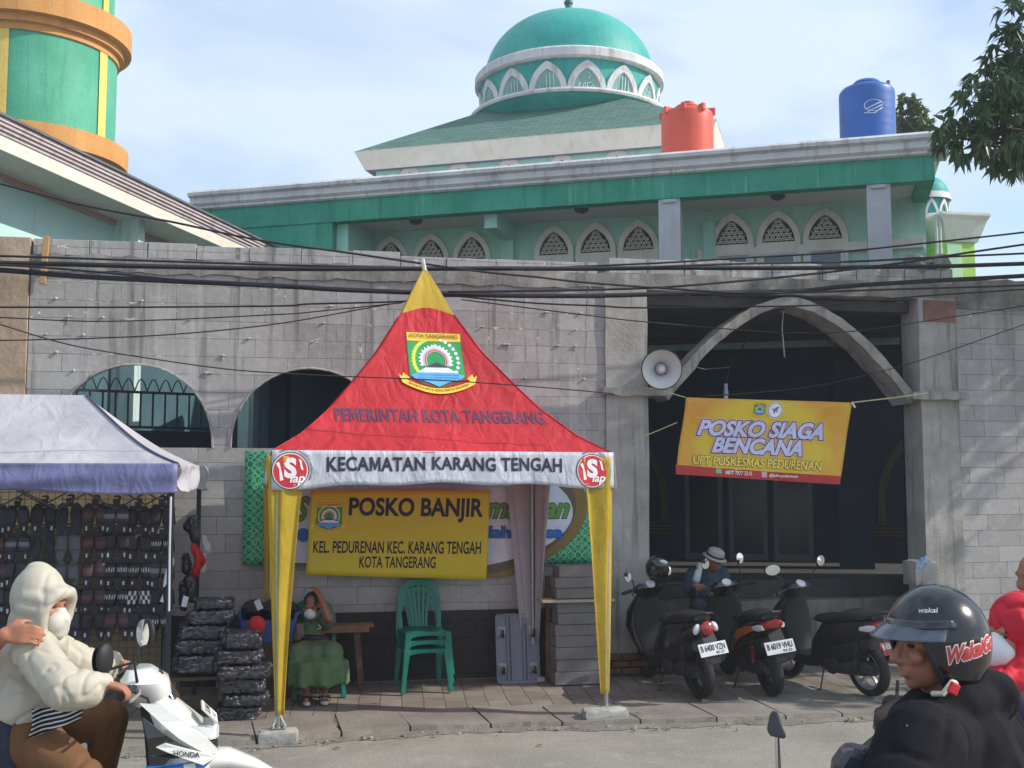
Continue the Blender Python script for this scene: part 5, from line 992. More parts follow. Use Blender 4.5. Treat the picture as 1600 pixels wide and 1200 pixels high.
def sandal_proto(kind, strapm, solem, printm=None, tag_=True, small=1.0):
    t = thing('sandal_pair', 'x', 'sandals', (0, 0, -50))
    L_, W_ = .262 * small, .115 * small
    for s_ in (-1, 1):
        xo = s_ * .056 * small; f = lambda u, v, w_: V((xo + u + s_ * (-.10 * v), -.012 - w_, v)); so = B().prism(sole_pts(L_, W_, 22, s_), f, .026).build('sole', solem, t, local=True, bevel=.006)
        b = B()
        if kind == 'thong':
            for k in (-1, 1): b.tube([f(0, .085, .028), f(k * .02, .05, .052), f(k * .042, -.01, .034)], [.006, .009, .008], 6)
            b.build('strap', strapm, t, local=True, smooth=60)
        else:
            def g(u, v): a = math.pi * (u); return f(math.cos(a) * -.050 * small, (.095 - .125 * v) * small, .020 + .038 * math.sin(a) ** .7)
            b.grid(g, 12, 5); so2 = b.build('strap', strapm, t, local=True, smooth=70, solid=.005)
            if printm:
                if kind == 'check':
                    pb = B()
                    for i in range(6):
                        for j in range(3):
                            if (i + j) % 2 == 0: u0, v0 = .1 + i * .133, .1 + j * .27; pb.add([g(u0, v0) + V((0, -.005, 0)), g(u0 + .133, v0) + V((0, -.005, 0)), g(u0 + .133, v0 + .27) + V((0, -.005, 0)), g(u0, v0 + .27) + V((0, -.005, 0))], [(0, 1, 2, 3)])
                elif kind == 'stripe':
                    pb = B().grid(lambda u, v: g(.06 + .88 * u, .35 + .3 * v) + V((0, -.005, 0)), 10, 1)
                else:
                    pb = B()
                    for i in range(5): u0 = .16 + i * .14; pb.add([g(u0, .3 + .1 * (i % 2)) + V((0, -.005, 0)), g(u0 + .09, .25) + V((0, -.005, 0)), g(u0 + .08, .55) + V((0, -.005, 0)), g(u0 + .01, .62) + V((0, -.005, 0))], [(0, 1, 2, 3)])
                pb.build('strap_print', printm, so2, local=True, fix=False)
        if tag_: B().box(f(0, -.075, .028), (.014, .003, .034)).build('size_label', paint(196, 198, 204, .5), t, local=True)
    B().prism([(-.028, .10), (.028, .10), (.028, .16), (.035, .165), (.035, .19), (.01, .20), (-.02, .19), (-.02, .18), (.012, .18), (.012, .168), (-.028, .165)], lambda u, v, w_: V((u, -.03 - w_, v)), .004).build('hanger', paint(40, 32, 34, .5), t, local=True)
    return t
C_ = lambda r, g, b: paint(r, g, b, .55, var=.2)
PRO = [(sandal_proto('slide', C_(54, 54, 66), C_(36, 36, 48)), 'slate grey plain-strap slides'), (sandal_proto('slide', C_(30, 28, 36), C_(34, 32, 44)), 'plain black slides'), (sandal_proto('thong', C_(44, 44, 62), C_(40, 40, 58), None, False), 'dark navy thong sandals'),
       (sandal_proto('stripe', C_(58, 40, 46), C_(44, 34, 40), C_(92, 56, 62)), 'dark brown slides with a dull red band'), (sandal_proto('print', C_(24, 24, 30), C_(26, 26, 34), C_(170, 172, 178)), 'black slides with white printed straps'),
       (sandal_proto('check', C_(28, 28, 32), C_(28, 28, 34), C_(190, 192, 194)), 'black slides with white chequered straps'), (sandal_proto('stripe', C_(50, 50, 64), C_(40, 40, 52), C_(120, 120, 134)), 'charcoal slides with a pale grey stripe'), (sandal_proto('slide', C_(90, 92, 104), C_(88, 90, 100), None, False), 'light grey slides')]
grid_x = [-8, 27, 68, 107, 147, 184, 219, 252]; grid_y = [812, 854, 897, 939, 977]
lay = [[0, 0, 1, 2, 3, 6, 1, 1], [3, 6, 2, 7, 3, 1, 1, 4], [3, 0, 0, 7, 3, 4, 4, 6], [0, 1, 3, 1, 3, 4, 5, 1], [1, 2, 1, 0, 1, 3, 1, 4]]
ordn = ['first', 'second', 'third', 'fourth', 'fifth', 'sixth', 'seventh', 'eighth']; rown = ['top', 'second', 'third', 'fourth', 'fifth']
used = set(); r5 = random.Random(17)
for j in range(5):
    for i in range(8):
        pr_, nm = PRO[lay[j][i]]; q = pY(grid_x[i] + r5.uniform(-2, 2), grid_y[j] + r5.uniform(-2, 2), RY - .03); c = pr_ if lay[j][i] not in used else copy_tree(pr_); used.add(lay[j][i])
        c.location = (q.x, RY - .03, q.z); s_ = r5.uniform(1.06, 1.22); c.scale = (s_, 1, s_); c.rotation_euler = (r5.uniform(-.06, .1), 0, r5.uniform(-.15, .15)); tag(c, '%s, %s row, %s from the right post' % (nm, rown[j], ordn[7 - i]), 'sandals', 'sandal pairs hanging on the wire rack')
# things hung at the right side of the stall
tag(B().tube([pY(267, 776, 9.92), pY(265, 860, 9.92), pY(264, 955, 9.92)], .009, 6).build('plastic_pipe', paint(196, 200, 206, .5)), 'thin white plastic pipe tied to the black canopy post', 'pipe')
def blobthing(name, label, cat, shapes, m, fold=.01, seed=0, vox=.012, group=None, fs=14):
    b = B()
    for s_ in shapes: b.cap(*s_) if len(s_) == 4 else b.ell(*s_)
    return tag(b.blob(name, m, None, vox, 4, fold, fs, seed=seed), label, cat, group)
J = pD
M_BAG = mat('black_wrapping', S(34, 36, 44), .3, .3, 6, coat=.3); M_REDP = mat('red_plastic_bag', S(196, 30, 36), .4, .1, 5, thin=.3); M_WPL = mat('clear_white_plastic', S(206, 206, 212), .35, .1, 5, thin=.4)
blobthing('hanging_bag', 'black cap and pouch bundle hanging at the top of the stall side', 'bag', [(J(302, 815, 10.9), J(306, 842, 10.9), .07, .05), (J(296, 822, 10.9), .06)], M_BAG, .012, 1)
blobthing('plastic_bag', 'red plastic bag hanging from the stall side by the block wall', 'bag', [(J(302, 852, 10.8), J(313, 875, 10.8), .03, .055), (J(313, 875, 10.8), J(304, 898, 10.8), .055, .03)], M_REDP, .014, 2)
blobthing('plastic_bag', 'small clear white plastic bag beside the red one on the stall side', 'bag', [(J(318, 838, 10.9), J(324, 858, 10.9), .02, .05), (J(317, 872, 10.85), J(315, 888, 10.85), .04, .05)], M_WPL, .014, 3)
blobthing('hanging_bag', 'dark bundle of straps hanging under the red plastic bag', 'bag', [(J(296, 905, 10.8), J(300, 935, 10.8), .06, .045), (J(290, 870, 10.9), J(292, 890, 10.9), .045, .05), (J(284, 912, 10.8), J(286, 950, 10.8), .03, .04)], M_BAG, .016, 4)
for x, y, D in ((263, 895, 9.9),): tag(B().prism(sole_pts(.26, .10), lambda u, v, w_: pD(x, y, D) + V((u * .6 + v * .25, w_, v)), .03).build('white_slipper', paint(206, 208, 222, .6), bevel=.01), 'single pale lilac-white slipper hanging from the canopy post', 'slipper')
tag(B().box(pD(257, 935, 10.6), (.06, .01, .08), Matrix.Rotation(.35, 3, 'Y')).build('price_tag', paint(220, 220, 222, .6)), 'small white square price tag hanging low beside the canopy post', 'tag'); tag(B().box(pD(289, 940, 10.6), (.05, .01, .10), Matrix.Rotation(.2, 3, 'Y')).build('price_tag', paint(220, 220, 224, .6)), 'narrow white tag hanging under the strap bundle', 'tag')
for k, (x, y, tg) in enumerate(((246, 972, 'leftmost'), (263, 972, 'rightmost'))): q = pD(x, y, 10.7); tag(B().lathe([(.014, 0), (.032, 0), (.034, .006), (.014, .006)], q, 20, m=Matrix.Rotation(R(90), 3, 'X')).build('ring_tag', paint(206, 202, 196, .5), smooth=40), 'small white ring hanging low by the post, %s of the two' % tg, 'ring', 'white rings on the stall')
# bundles of sandals wrapped in plastic
def wrap_mat():
    m = mat('plastic_wrapped_painted_glints', S(22, 22, 28), .28, .5, 5, coat=.8, wrinkle=.9, bscale=12); p = m.node_tree.nodes['Principled BSDF']; t = m.node_tree
    tcn = nn(t, 'ShaderNodeTexCoord'); mpn = nn(t, 'ShaderNodeMapping'); mpn.inputs['Scale'].default_value = (5, 5, 22); mpn.inputs['Rotation'].default_value = (0, R(25), R(30)); n = nn(t, 'ShaderNodeTexNoise'); n.inputs['Scale'].default_value = 1.2; n.inputs['Distortion'].default_value = 2.2; n.inputs['Detail'].default_value = 6
    t.links.new(tcn.outputs['Object'], mpn.inputs[0]); t.links.new(mpn.outputs[0], n.inputs['Vector']); c = nn(t, 'ShaderNodeValToRGB'); e = c.color_ramp.elements; e[0].position = .44; e[0].color = (*S(22, 22, 28), 1); e[1].position = .68; e[1].color = (*S(170, 170, 182), 1); e2 = c.color_ramp.elements.new(.6); e2.color = (*S(56, 54, 64), 1)  # pale streaks are plastic highlights put into the colour
    t.links.new(n.outputs['Fac'], c.inputs[0]); t.links.new(c.outputs[0], p.inputs['Base Color']); return m
M_WRAP = wrap_mat(); GW = 'plastic-wrapped sandal bundles'
def bundle(x0, x1, y0, y1, D, seed, label):
    c = pD((x0 + x1) / 2, (y0 + y1) / 2, D); w_ = (x1 - x0) / FOC * D; h = (y1 - y0) / FOC * D; b = B(); r6 = random.Random(seed); c = c + V((r6.uniform(-.03, .03), r6.uniform(-.03, .03), 0)); w_ *= r6.uniform(.92, 1.1)
    for k in range(5): b.cap(c + V((-w_ * .38, r6.uniform(-.1, .1), r6.uniform(-.2, .2) * h)), c + V((w_ * .36, r6.uniform(-.1, .1), r6.uniform(-.2, .2) * h)), h * .38, h * .36)
    b.box(c, (w_ * .82, .32, h * .8)); return tag(b.blob('wrapped_bundle', M_WRAP, None, .014, 3, .014, 11, seed=seed), label, 'bundle', GW)
lv = ['topmost', 'second from the top', 'third from the top', 'fourth from the top', 'fifth from the top', 'sixth from the top']
for k, (x0, x1, y0, y1) in enumerate([(302, 372, 934, 950), (298, 372, 948, 974), (284, 366, 972, 996), (278, 356, 994, 1020), (277, 352, 1018, 1052)]): bundle(x0, x1, y0, y1, 10.55, 30 + k, '%s bundle of plastic-wrapped sandals on the low wooden stool' % lv[k])
for k, (x0, x1, y0, y1) in enumerate([(352, 408, 984, 1012), (336, 420, 1010, 1036), (338, 422, 1034, 1058), (336, 416, 1056, 1082), (342, 420, 1080, 1100), (342, 414, 1098, 1126)]): bundle(x0, x1, y0, y1, 10.25, 50 + k, '%s wrapped bundle in the stack standing on the paving' % lv[k])
M_WOOD = mat('worn_timber', S(122, 92, 64), .8, .25, 6, bump=.3); M_WOOD2 = mat('dark_timber', S(84, 66, 50), .8, .25, 6, bump=.3)
so = thing('wooden_stool', 'low wooden stool under the left stack of wrapped bundles', 'stool', (-1.0, 10.4, .06)); c = pD(312, 1056, 10.55)
B().box(c, (.52, .36, .03)).build('top', M_WOOD2, so, bevel=.004)
for i in (-1, 1):
    for j in (-1, 1): B().span((c.x + i * .22 - .025, c.y + j * .14 - .02, .06), (c.x + i * .22 + .025, c.y + j * .14 + .02, c.z - .015)).build('leg', M_WOOD, so, bevel=.003)
B().span((c.x - .22, c.y - .165, .12), (c.x + .22, c.y - .14, .19)).build('stretcher', M_WOOD2, so)
M_BLUEB = mat('blue_basket_plastic', S(48, 70, 128), .4, .1); tb = thing('plastic_tub', 'blue plastic tub of dark goods behind the yellow tent drape', 'tub', pD(415, 985, 11.2)); c = pD(420, 985, 11.3)
B().loft([[V((c.x + a * x_, c.y + b_ * .2, z)) for a, b_ in ((-1, -1), (1, -1), (1, 1), (-1, 1))] for x_, z in ((.24, c.z - .1), (.29, c.z + .16), (.31, c.z + .17), (.31, c.z + .2), (.27, c.z + .2), (.26, c.z + .12))]).build('tub', M_BLUEB, tb, bevel=.01)
B().span((c.x - .26, c.y - .2, .08), (c.x + .26, c.y + .2, c.z - .101)).build('stand', M_WOOD2, tb, bevel=.01)
blobthing('cloth_heap', 'heap of dark caps and pouches filling the blue tub', 'goods', [(c + V((-.16, 0, .22)), (.12, .14, .09)), (c + V((.06, -.02, .23)), (.14, .15, .08)), (c + V((.2, 0, .21)), (.09, .12, .08))], mat('dark_goods', S(44, 40, 52), .6, .5, 8), .02, 7)
tag(B().box(pD(404, 945, 11.1), (.06, .012, .1), Matrix.Rotation(-.4, 3, 'Y')).build('price_tag', paint(206, 206, 204, .6)), 'white card tag stuck in the goods of the blue tub', 'tag')
blobthing('red_cap', 'bright red cap hanging below the blue tub beside the bundles', 'cap', [(J(401, 976, 10.6), (.085, .06, .085)), (J(401, 990, 10.6), J(400, 1000, 10.6), .05, .04)], mat('red_felt', S(190, 28, 34), .7, .15), .006, 8)

# ================================================================== CHAIRS AND THINGS UNDER THE TENT
M_CHAIR = mat('green_chair_plastic', S(12, 112, 96), .35, .08, 4, spec=.5)
def chair(label, loc, rot, group=None):
    t = thing('plastic_chair', label, 'chair', loc, rot, group)
    b = B(); prof = [(-.20, -.2), (.20, -.2), (.23, .19), (-.23, .19)]       # y back at +.19 ... front at -.2
    def st_(u, v): x = (u - .5) * (.44 + .02 * v); y = .22 - .44 * (1 - v) if False else -.22 + .44 * v; return V((x, y, .435 - .012 * math.sin(math.pi * v) - .03 * max(0, .12 - v) / .12 - .02 * (abs(u - .5) * 2) ** 6))
    b.grid(st_, 14, 14); b.build('seat', M_CHAIR, t, local=True, smooth=60, solid=.012)
    b = B(); b.loft([[V((x, -.235, .435)), V((x, -.23, .345 + .05 * (abs(x) / .22) ** 0 - .0 - .045 * (abs(x) / .22) ** 3)), V((x, -.215, .345 + .05 - .045 * (abs(x) / .22) ** 3)), V((x, -.215, .43))] for x in [-.22 + .44 * i / 12 for i in range(13)]]); b.build('apron', M_CHAIR, t, local=True, smooth=50)
    for sx_ in (-1, 1):
        B().loft([[V((sx_ * (.205 + .045 * v) + a * w_, -.215 - .03 * v + c * w_, .43 * (1 - v))) for a, c in ((-1, -1), (1, -1), (1, 1), (-1, 1))] for v, w_ in ((0, .034), (.3, .028), (.8, .022), (1, .026))]).build('leg', M_CHAIR, t, local=True, bevel=.006)
        B().loft([[V((sx_ * (.205 + .03 * v) + a * w_, .2 + .06 * v + c * w_, .43 * (1 - v))) for a, c in ((-1, -1), (1, -1), (1, 1), (-1, 1))] for v, w_ in ((0, .03), (1, .022))]).build('leg', M_CHAIR, t, local=True, bevel=.006)
    by = lambda z: .205 + (z - .43) * .26; pts = [(-.205, .43), (-.215, .6), (-.21, .74), (-.17, .84), (-.09, .885), (0, .895), (.09, .885), (.17, .84), (.21, .74), (.215, .6), (.205, .43)]
    b = B(); secs = []
    for i, (x, z) in enumerate(pts):
        p0 = pts[max(0, i - 1)]; p1 = pts[min(len(pts) - 1, i + 1)]; d = V((p1[0] - p0[0], 0, p1[1] - p0[1])).normalized(); n_ = V((d.z, 0, -d.x)); w_ = .022 if i not in (3, 4, 5, 6, 7) else .034; c = V((x, by(z), z)); secs.append([c + n_ * w_ + V((0, -.012, 0)), c - n_ * w_ + V((0, -.012, 0)), c - n_ * w_ + V((0, .012, 0)), c + n_ * w_ + V((0, .012, 0))])
    b.loft(secs); b.build('back_frame', M_CHAIR, t, local=True, smooth=50)
    for k in (-2, -1, 0, 1, 2):
        secs = [];
        for i in range(9):
            v = i / 8; z = .43 + .44 * v; x = k * (.034 + .028 * v ** 1.5); w_ = .014; secs.append([V((x + a * w_, by(z) + c, z)) for a, c in ((-1, -.008), (1, -.008), (1, .008), (-1, .008))])
        B().loft(secs).build('slat', M_CHAIR, t, local=True, smooth=50)
    return t
gz = lambda y: .052 + .04 * (y - 10.3) / 2
for k, l_ in enumerate(('lowest green plastic chair of the empty stack by the wall', 'middle green plastic chair of the empty stack by the wall', 'topmost green plastic chair of the empty stack by the wall')):
    chair(l_, (1.22 + .008 * k, 11.72 + .012 * k, .09 + .085 * k), .10, 'green chairs stacked under the tent')
WC = V((.13, 11.66, .08)); chair('green plastic chair the woman with the phone sits on', tuple(WC), .12)
do = thing('platform_trolley', 'grey platform trolley stood on end against the wall showing its four castors', 'trolley', (2.25, 12.0, .08))
a, b_ = pY(774, 1060, 12.0), pY(838, 957, 12.1); M_GP = mat('grey_trolley_plastic', S(120, 126, 138), .5, .12, 4, bump=.1); x0, x1, zt = a.x, b_.x, b_.z
T_ = lambda x, z, o=0: V((x, 11.93 + .13 * (z - .08) / (zt - .08) - o, z))
pn_ = B(); ol = []
for cx_, cz, a0 in ((x1 - .04, zt - .04, 0), (x0 + .04, zt - .04, 90), (x0 + .04, .12, 180), (x1 - .04, .12, 270)): ol += [(cx_ + .04 * math.cos(R(a0 + 18 * i)), cz + .04 * math.sin(R(a0 + 18 * i))) for i in range(6)]
pn_.prism(ol, lambda u, v, w_: T_(u, v, w_), .02).build('deck', M_GP, do, bevel=.004)
ri = [(u * .93 + (x0 + x1) / 2 * .07, v * .95 + .03) for u, v in ol]; B().prism([ol, ri], lambda u, v, w_: T_(u, v, .02 + w_), .025).build('rim', M_GP, do)
for fx in (.27, .36, .64, .73): x_ = x0 + (x1 - x0) * fx; B().loft([[T_(x_ - .008, z, .02), T_(x_ + .008, z, .02), T_(x_ + .008, z, .05), T_(x_ - .008, z, .05)] for z in (.11, zt - .03)]).build('rib', M_GP, do)
for fx, z in ((.14, .24), (.86, .24), (.14, zt - .18), (.86, zt - .18)):
    x_ = x0 + (x1 - x0) * fx; q = T_(x_, z, .02); ca = B().box(q + V((0, -.008, 0)), (.09, .01, .1)).build('castor', M_STEEL, do); B().box(q + V((0, -.05, 0)), (.04, .07, .05)).build('fork', M_STEEL, ca, bevel=.006)
    B().tube([q + V((-.013, -.075, -.02)), q + V((.013, -.075, -.02))], .042, 18).build('wheel', paint(30, 30, 34, .6), ca, smooth=40)
GB = 'grey concrete blocks stacked beside the trolley'; xs = pY(866, 1000, 11.75).x; zc = .09; r7 = random.Random(31); M_SLB = mat('smooth_grey_block', S(118, 116, 114), .85, .12, 5, bump=.25, bscale=60)
hs_ = [.135, .13, .125, .12, .12, .12, .115, .115, .11, .12]
zs = []
for k, h in enumerate(hs_):
    if k == 7: zc += .035
    x_ = xs + r7.uniform(-.02, .03); lb_ = ['lowest', 'second lowest', 'third lowest', 'fourth lowest', 'fifth lowest', 'sixth lowest', 'seventh lowest, just under the plank', 'eighth lowest, just above the plank', 'second highest', 'topmost'][k]
    tag(B().span((x_, 11.62 + r7.uniform(0, .02), zc), (x_ + .58, 11.95, zc + h - .004)).build('concrete_block', M_SLB, bevel=.006), '%s grey block in the stack beside the trolley' % lb_, 'block', GB); zc += h; zs.append(zc)
tag(B().span((pY(843, 940, 11.7).x, 11.55, zs[6] + .004), (xs + .62, 11.85, zs[6] + .027)).build('plank', mat('pale_plank', S(170, 158, 142), .8, .2, 5)), 'thin board poking out left from between the grey blocks', 'plank')
tag(B().span((pY(853, 1000, 11.98).x, 11.98, .09), (pY(860, 1000, 11.98).x, 12.03, pY(856, 900, 12).z)).build('timber_stake', M_WOOD, bevel=.003), 'upright brown timber stake between the trolley and the block stack', 'stake')
be = thing('wooden_bench', 'rough wooden bench against the wall behind the seated woman', 'bench', (.3, 11.9, .08)); xr = pY(583, 975, 11.9).x; zb_ = pY(560, 975, 11.8).z
B().span((xr - 1.15, 11.75, zb_ - .03), (xr, 11.95, zb_ + .0)).build('seat', M_WOOD, be, bevel=.004); B().span((xr - 1.15, 11.72, zb_ - .075), (xr - .05, 11.745, zb_ - .005)).build('apron', M_WOOD, be, bevel=.003)
for x_ in (xr - .12, xr - 1.0):
    for y_ in (11.77, 11.93): B().beam((x_, y_, .09), (x_ - .06, y_, zb_ - .03), .06, .04).build('leg', M_WOOD2, be)
lump('rubble_lump', (2.52, 11.9, .11), (.09, .06, .05), paint(180, 176, 168, .9), 'small pale lump of rubble at the foot of the trolley', 'rubble', 12, .03)
lump('rubble_lump', (pD(1438, 895, 12.9)), (.3, .3, .3), M_CONC, 'grey rubble heap behind the right gate pillar', 'rubble', 15, .03)
blobthing('plastic_scrap', 'crumpled blue-white plastic bag on the rubble by the right gate pillar', 'bag', [(pD(1434, 884, 12.8), .05), (pD(1441, 880, 12.8), pD(1444, 872, 12.8), .05, .03)], mat('blue_white_plastic', S(150, 176, 206), .4, .3, 12), .02, 9)

# ================================================================== SCOOTERS
M_TYRE = mat('tyre_rubber', S(34, 34, 36), .85, .15, 8, bump=.2, bscale=60); M_RIM = mat('dark_rim', S(44, 44, 48), .4, .1); M_ALU = mat('bare_alloy', S(176, 176, 178), .35, .1, metal=.6); M_SEAT = mat('seat_vinyl', S(30, 30, 33), .6, .1, 6, bump=.15, bscale=90)
M_BPL = mat('rough_black_plastic', S(27, 28, 32), .6, .1, 6); M_ENG = mat('engine_alloy', S(58, 58, 62), .55, .2, 9, metal=.3); M_REDL = mat('red_lens', S(150, 20, 26), .15, .05, spec=.7, coat=.6); M_CLR = mat('clear_lens', S(206, 208, 212), .12, .05, spec=.7, coat=.6); M_CHR = mat('chrome', S(220, 222, 226), .12, .03, metal=1)
M_MIRG = mat('mirror_glass', S(232, 238, 245), .03, .01, metal=1)
RY90 = Matrix.Rotation(R(90), 3, 'X')
def wheel(t, x, r, w, name, spk, rimm, cut=None):
    b = B().lathe([(r - .075, -w * .40), (r - .03, -w * .5), (r - .008, -w * .34), (r, 0), (r - .008, w * .34), (r - .03, w * .5), (r - .075, w * .40), (r - .075, -w * .40)], (x, 0, r), 44, m=RY90); wo = b.build(name, M_TYRE, t, local=True, smooth=50)
    b = B().lathe([(r - .076, -w * .38), (r - .10, -w * .3), (r - .10, w * .3), (r - .076, w * .38)], (x, 0, r), 44, m=RY90); b.lathe([(0, -w * .5), (.045, -w * .5), (.045, w * .5), (0, w * .5)], (x, 0, r), 18, m=RY90)
    for k in range(spk):
        a = 2 * math.pi * k / spk + .3; d = V((math.cos(a), 0, math.sin(a))); c = V((x, 0, r)); b.beam(c + d * .035, c + d * (r - .085), .03, .022)
    b.build('rim', rimm, wo, local=True, smooth=40); return wo
def scooter(name, label, loc, head, lean, o, group=None):
    t = thing(name, label, 'scooter', loc, (R(lean), 0, head), group); t.rotation_mode = 'XYZ'
    body, acc = o['body'], o.get('acc'); rr = o.get('r', .27)
    wheel(t, -.62, rr, .11, 'rear_wheel', 5, o.get('rim', M_RIM)); fwo = wheel(t, .63, rr, .095, 'front_wheel', 5, o.get('rim', M_RIM))
    b = B(); b.loft([sec(-.93, .765, .05, .035), sec(-.84, .745, .105, .075), sec(-.62, .665, .155, .145), sec(-.35, .585, .172, .185), sec(-.12, .52, .168, .2), sec(.02, .42, .155, .15), sec(.08, .38, .12, .08)])
    b.build('tail_body', body, t, local=True, smooth=45)
    B().loft([sec(-.78, .56, .11, .07), sec(-.6, .50, .15, .13), sec(-.38, .44, .168, .17), sec(-.12, .38, .165, .15), sec(.06, .33, .15, .09)]).build('lower_cover', M_BPL, t, local=True, smooth=45)
    for k, (sy_, ex_) in enumerate(((.18, .03), (-.17, .05), (.12, -.02))): B().tube([(.30, sy_, 1.0), (.36, sy_ * 1.05, .97), (.37, sy_ * .8, .93), (.36, sy_ * .5, .88)], .006, 6).build('control_cable', M_BPL, t, local=True, smooth=60)
    if acc:
        for s_ in (-1, 1): B().loft([[V((x, s_ * y, z - h)), V((x, s_ * (y + .012), z - h)), V((x, s_ * (y + .012), z + h)), V((x, s_ * y, z + h))] for x, y, z, h in ((-.80, .108, .73, .012), (-.6, .148, .69, .035), (-.35, .163, .62, .045), (-.12, .152, .5, .03), (-.05, .148, .42, .01))]).build('side_stripe', acc, t, local=True, smooth=50)
    b = B(); b.loft([sec(-.86, .83, .09, .03), sec(-.72, .825, .13, .05), sec(-.45, .80, .15, .06), sec(-.3, .755, .14, .05), sec(-.12, .74, .12, .05), sec(.0, .73, .09, .04)]); b.build('seat', M_SEAT, t, local=True, smooth=45)
    b = B(); b.loft([[V((x, s_ * .15, z)) for s_, z in ((-1, z0), (1, z0), (1, z1), (-1, z1))] for x, z0, z1 in ((-.05, .24, .36), (.15, .22, .33), (.38, .24, .34))]); b.build('floorboard', M_BPL, t, local=True, bevel=.02)
    b = B(); b.loft([secz(.30, .40, .05, .135), secz(.45, .47, .085, .195), secz(.62, .53, .11, .225), secz(.78, .50, .12, .2), secz(.90, .43, .09, .14), secz(.97, .38, .06, .10)]); ap = b.build('leg_shield', o.get('front', body), t, local=True, smooth=45)
    b = B(); b.loft([secz(.34, .355, .03, .14), secz(.6, .41, .045, .19), secz(.8, .395, .05, .165), secz(.92, .36, .04, .1)]); b.build('inner_panel', M_BPL, t, local=True, smooth=45)
    b = B()
    for k in range(9):
        a = R(20 + 15 * k); rr_ = rr + .035; c = V((.63 + rr_ * math.cos(a), 0, rr + rr_ * math.sin(a))); d = V((math.cos(a), 0, math.sin(a))); sq = [c + V((0, -.062, 0)) - d * .03, c + V((0, -.04, 0)) + d * .012, c + V((0, .04, 0)) + d * .012, c + V((0, .062, 0)) - d * .03]; b.loft([sq]) if False else None
        if k: 
            n0 = len(b.v); b.v += sq; b.f += [(n0 - 4 + i, n0 - 3 + i, n0 + 1 + i, n0 + i) for i in range(3)]
        else: b.v += sq
    b.build('front_fender', o.get('fender', body), t, local=True, smooth=60, solid=.008, fix=False)
    b = B()
    for s_ in (-1, 1): b.tube([(.63, s_ * .068, rr), (.54, s_ * .068, .55), (.47, s_ * .06, .72)], .022, 8)
    b.build('fork', M_ENG, t, local=True, smooth=60)['kind'] = 'stuff' if False else 'part'
    b = B(); b.loft([secz(.91, .37, .065, .08), secz(.97, .36, .105, .15), secz(1.03, .34, .105, .185), secz(1.075, .32, .06, .12)]); hd_ = b.build('handle_cover', o.get('cover', body), t, local=True, smooth=45)
    B().lathe([(0, .02), (.05, .018), (.055, 0)], (.27, 0, 1.06), 18, m=Matrix.Rotation(R(-35), 3, 'Y')).build('dial', o.get('dial', M_CLR), hd_, local=True, smooth=40)
    for s_ in (-1, 1):
        B().tube([(.32, s_ * .10, 1.02), (.29, s_ * .22, 1.02)], .013, 8).build('handlebar', M_BPL, t, local=True); gp = B().tube([(.29, s_ * .22, 1.02), (.255, s_ * .34, 1.01)], .019, 10).build('grip', M_TYRE, t, local=True, smooth=60)
        B().tube([(.325, s_ * .19, 1.01), (.33, s_ * .25, 1.005), (.295, s_ * .35, .99)], .007, 6).build('brake_lever', M_ALU, gp, local=True)
        mx_ = o.get('mirror', (.30, .26, 1.22)); c = V((mx_[0] - (o.get('near_back', 0) if s_ < 0 else 0), s_ * mx_[1], mx_[2] - (o.get('near_back', 0) * .3 if s_ < 0 else 0))); mi_ = B().tube([(.315, s_ * .17, 1.04), (.30, s_ * .19, 1.13), c + V((.02, -s_ * .02, -.05))], .007, 6).build('mirror_stalk', o.get('stalk', M_BPL), t, local=True, smooth=60)
        mr = Matrix.Rotation(R(o.get('mtilt', 12)) * -s_, 3, 'Z'); mw, mh = o.get('msize', (.075, .052)); B().ell(c + V((.012, 0, 0)), (.022, mw, mh), m=mr).build('mirror_shell', M_BPL, mi_, local=True, smooth=60); B().lathe([(0, .003), (.96, .0)], c + mr @ V((-.012, 0, 0)), 28, m=mr @ Matrix(((0, 0, -1), (mw, 0, 0), (0, mh, 0)))).build('mirror_glass', M_MIRG, mi_, local=True)
    b = B(); b.loft([sec(-.78, .29, .05, .05), sec(-.62, .30, .07, .085), sec(-.3, .30, .085, .11), sec(-.05, .31, .08, .10), sec(.0, .31, .06, .06)]); 
    b.v = [q + V((0, .06, 0)) for q in b.v]; b.build('engine', M_ENG, t, local=True, smooth=40)
    B().lathe([(0, -.012), (.10, -.012), (.105, 0), (.09, .012), (0, .02)], (-.25, .15, .30), 24, m=RY90).build('engine_cover', M_ENG, t, local=True, smooth=40)
    b = B(); b.tube([(-.05, -.10, .2), (-.3, -.13, .22), (-.45, -.15, .30)], .02, 8); b.build('exhaust_pipe', M_ENG, t, local=True, smooth=60); B().loft([secz(0, 0, .001, .001)] if False else [[V((x, -.155 + .055 * math.cos(a), z + .065 * math.sin(a))) for a in [2 * math.pi * k / 16 for k in range(16)]] for x, z in ((-.42, .30), (-.5, .33), (-.8, .42), (-.86, .44))]).build('muffler', M_BPL, t, local=True, smooth=40)
    B().tube([(-.60, .15, .30), (-.66, .15, .58)], .013, 8).build('shock_absorber', M_ENG, t, local=True, smooth=60); B().tube([V((-.613 - .04 * i / 60, .15, .36)) + V((.026 * math.cos(i * .75), .026 * math.sin(i * .75), .18 * i / 60)) for i in range(61)], .006, 5).build('shock_spring', M_REDL if o.get('acc') else M_ENG, t, local=True, smooth=60)
    B().loft([[V((x + a * .006, s_ * w_, z)) for s_, a in ((-1, -1), (1, -1), (1, 1), (-1, 1))] for x, z, w_ in ((-.88, .72, .07), (-.95, .62, .075), (-1.0, .5, .07), (-1.01, .40, .06))]).build('mudguard', M_BPL, t, local=True, bevel=.004)
    ks = B().tube([(-.08, .10, .25), (-.12, .22, .03), (-.10, .26, .02)], .009, 6).build('kickstand', M_ENG, t, local=True, smooth=60)
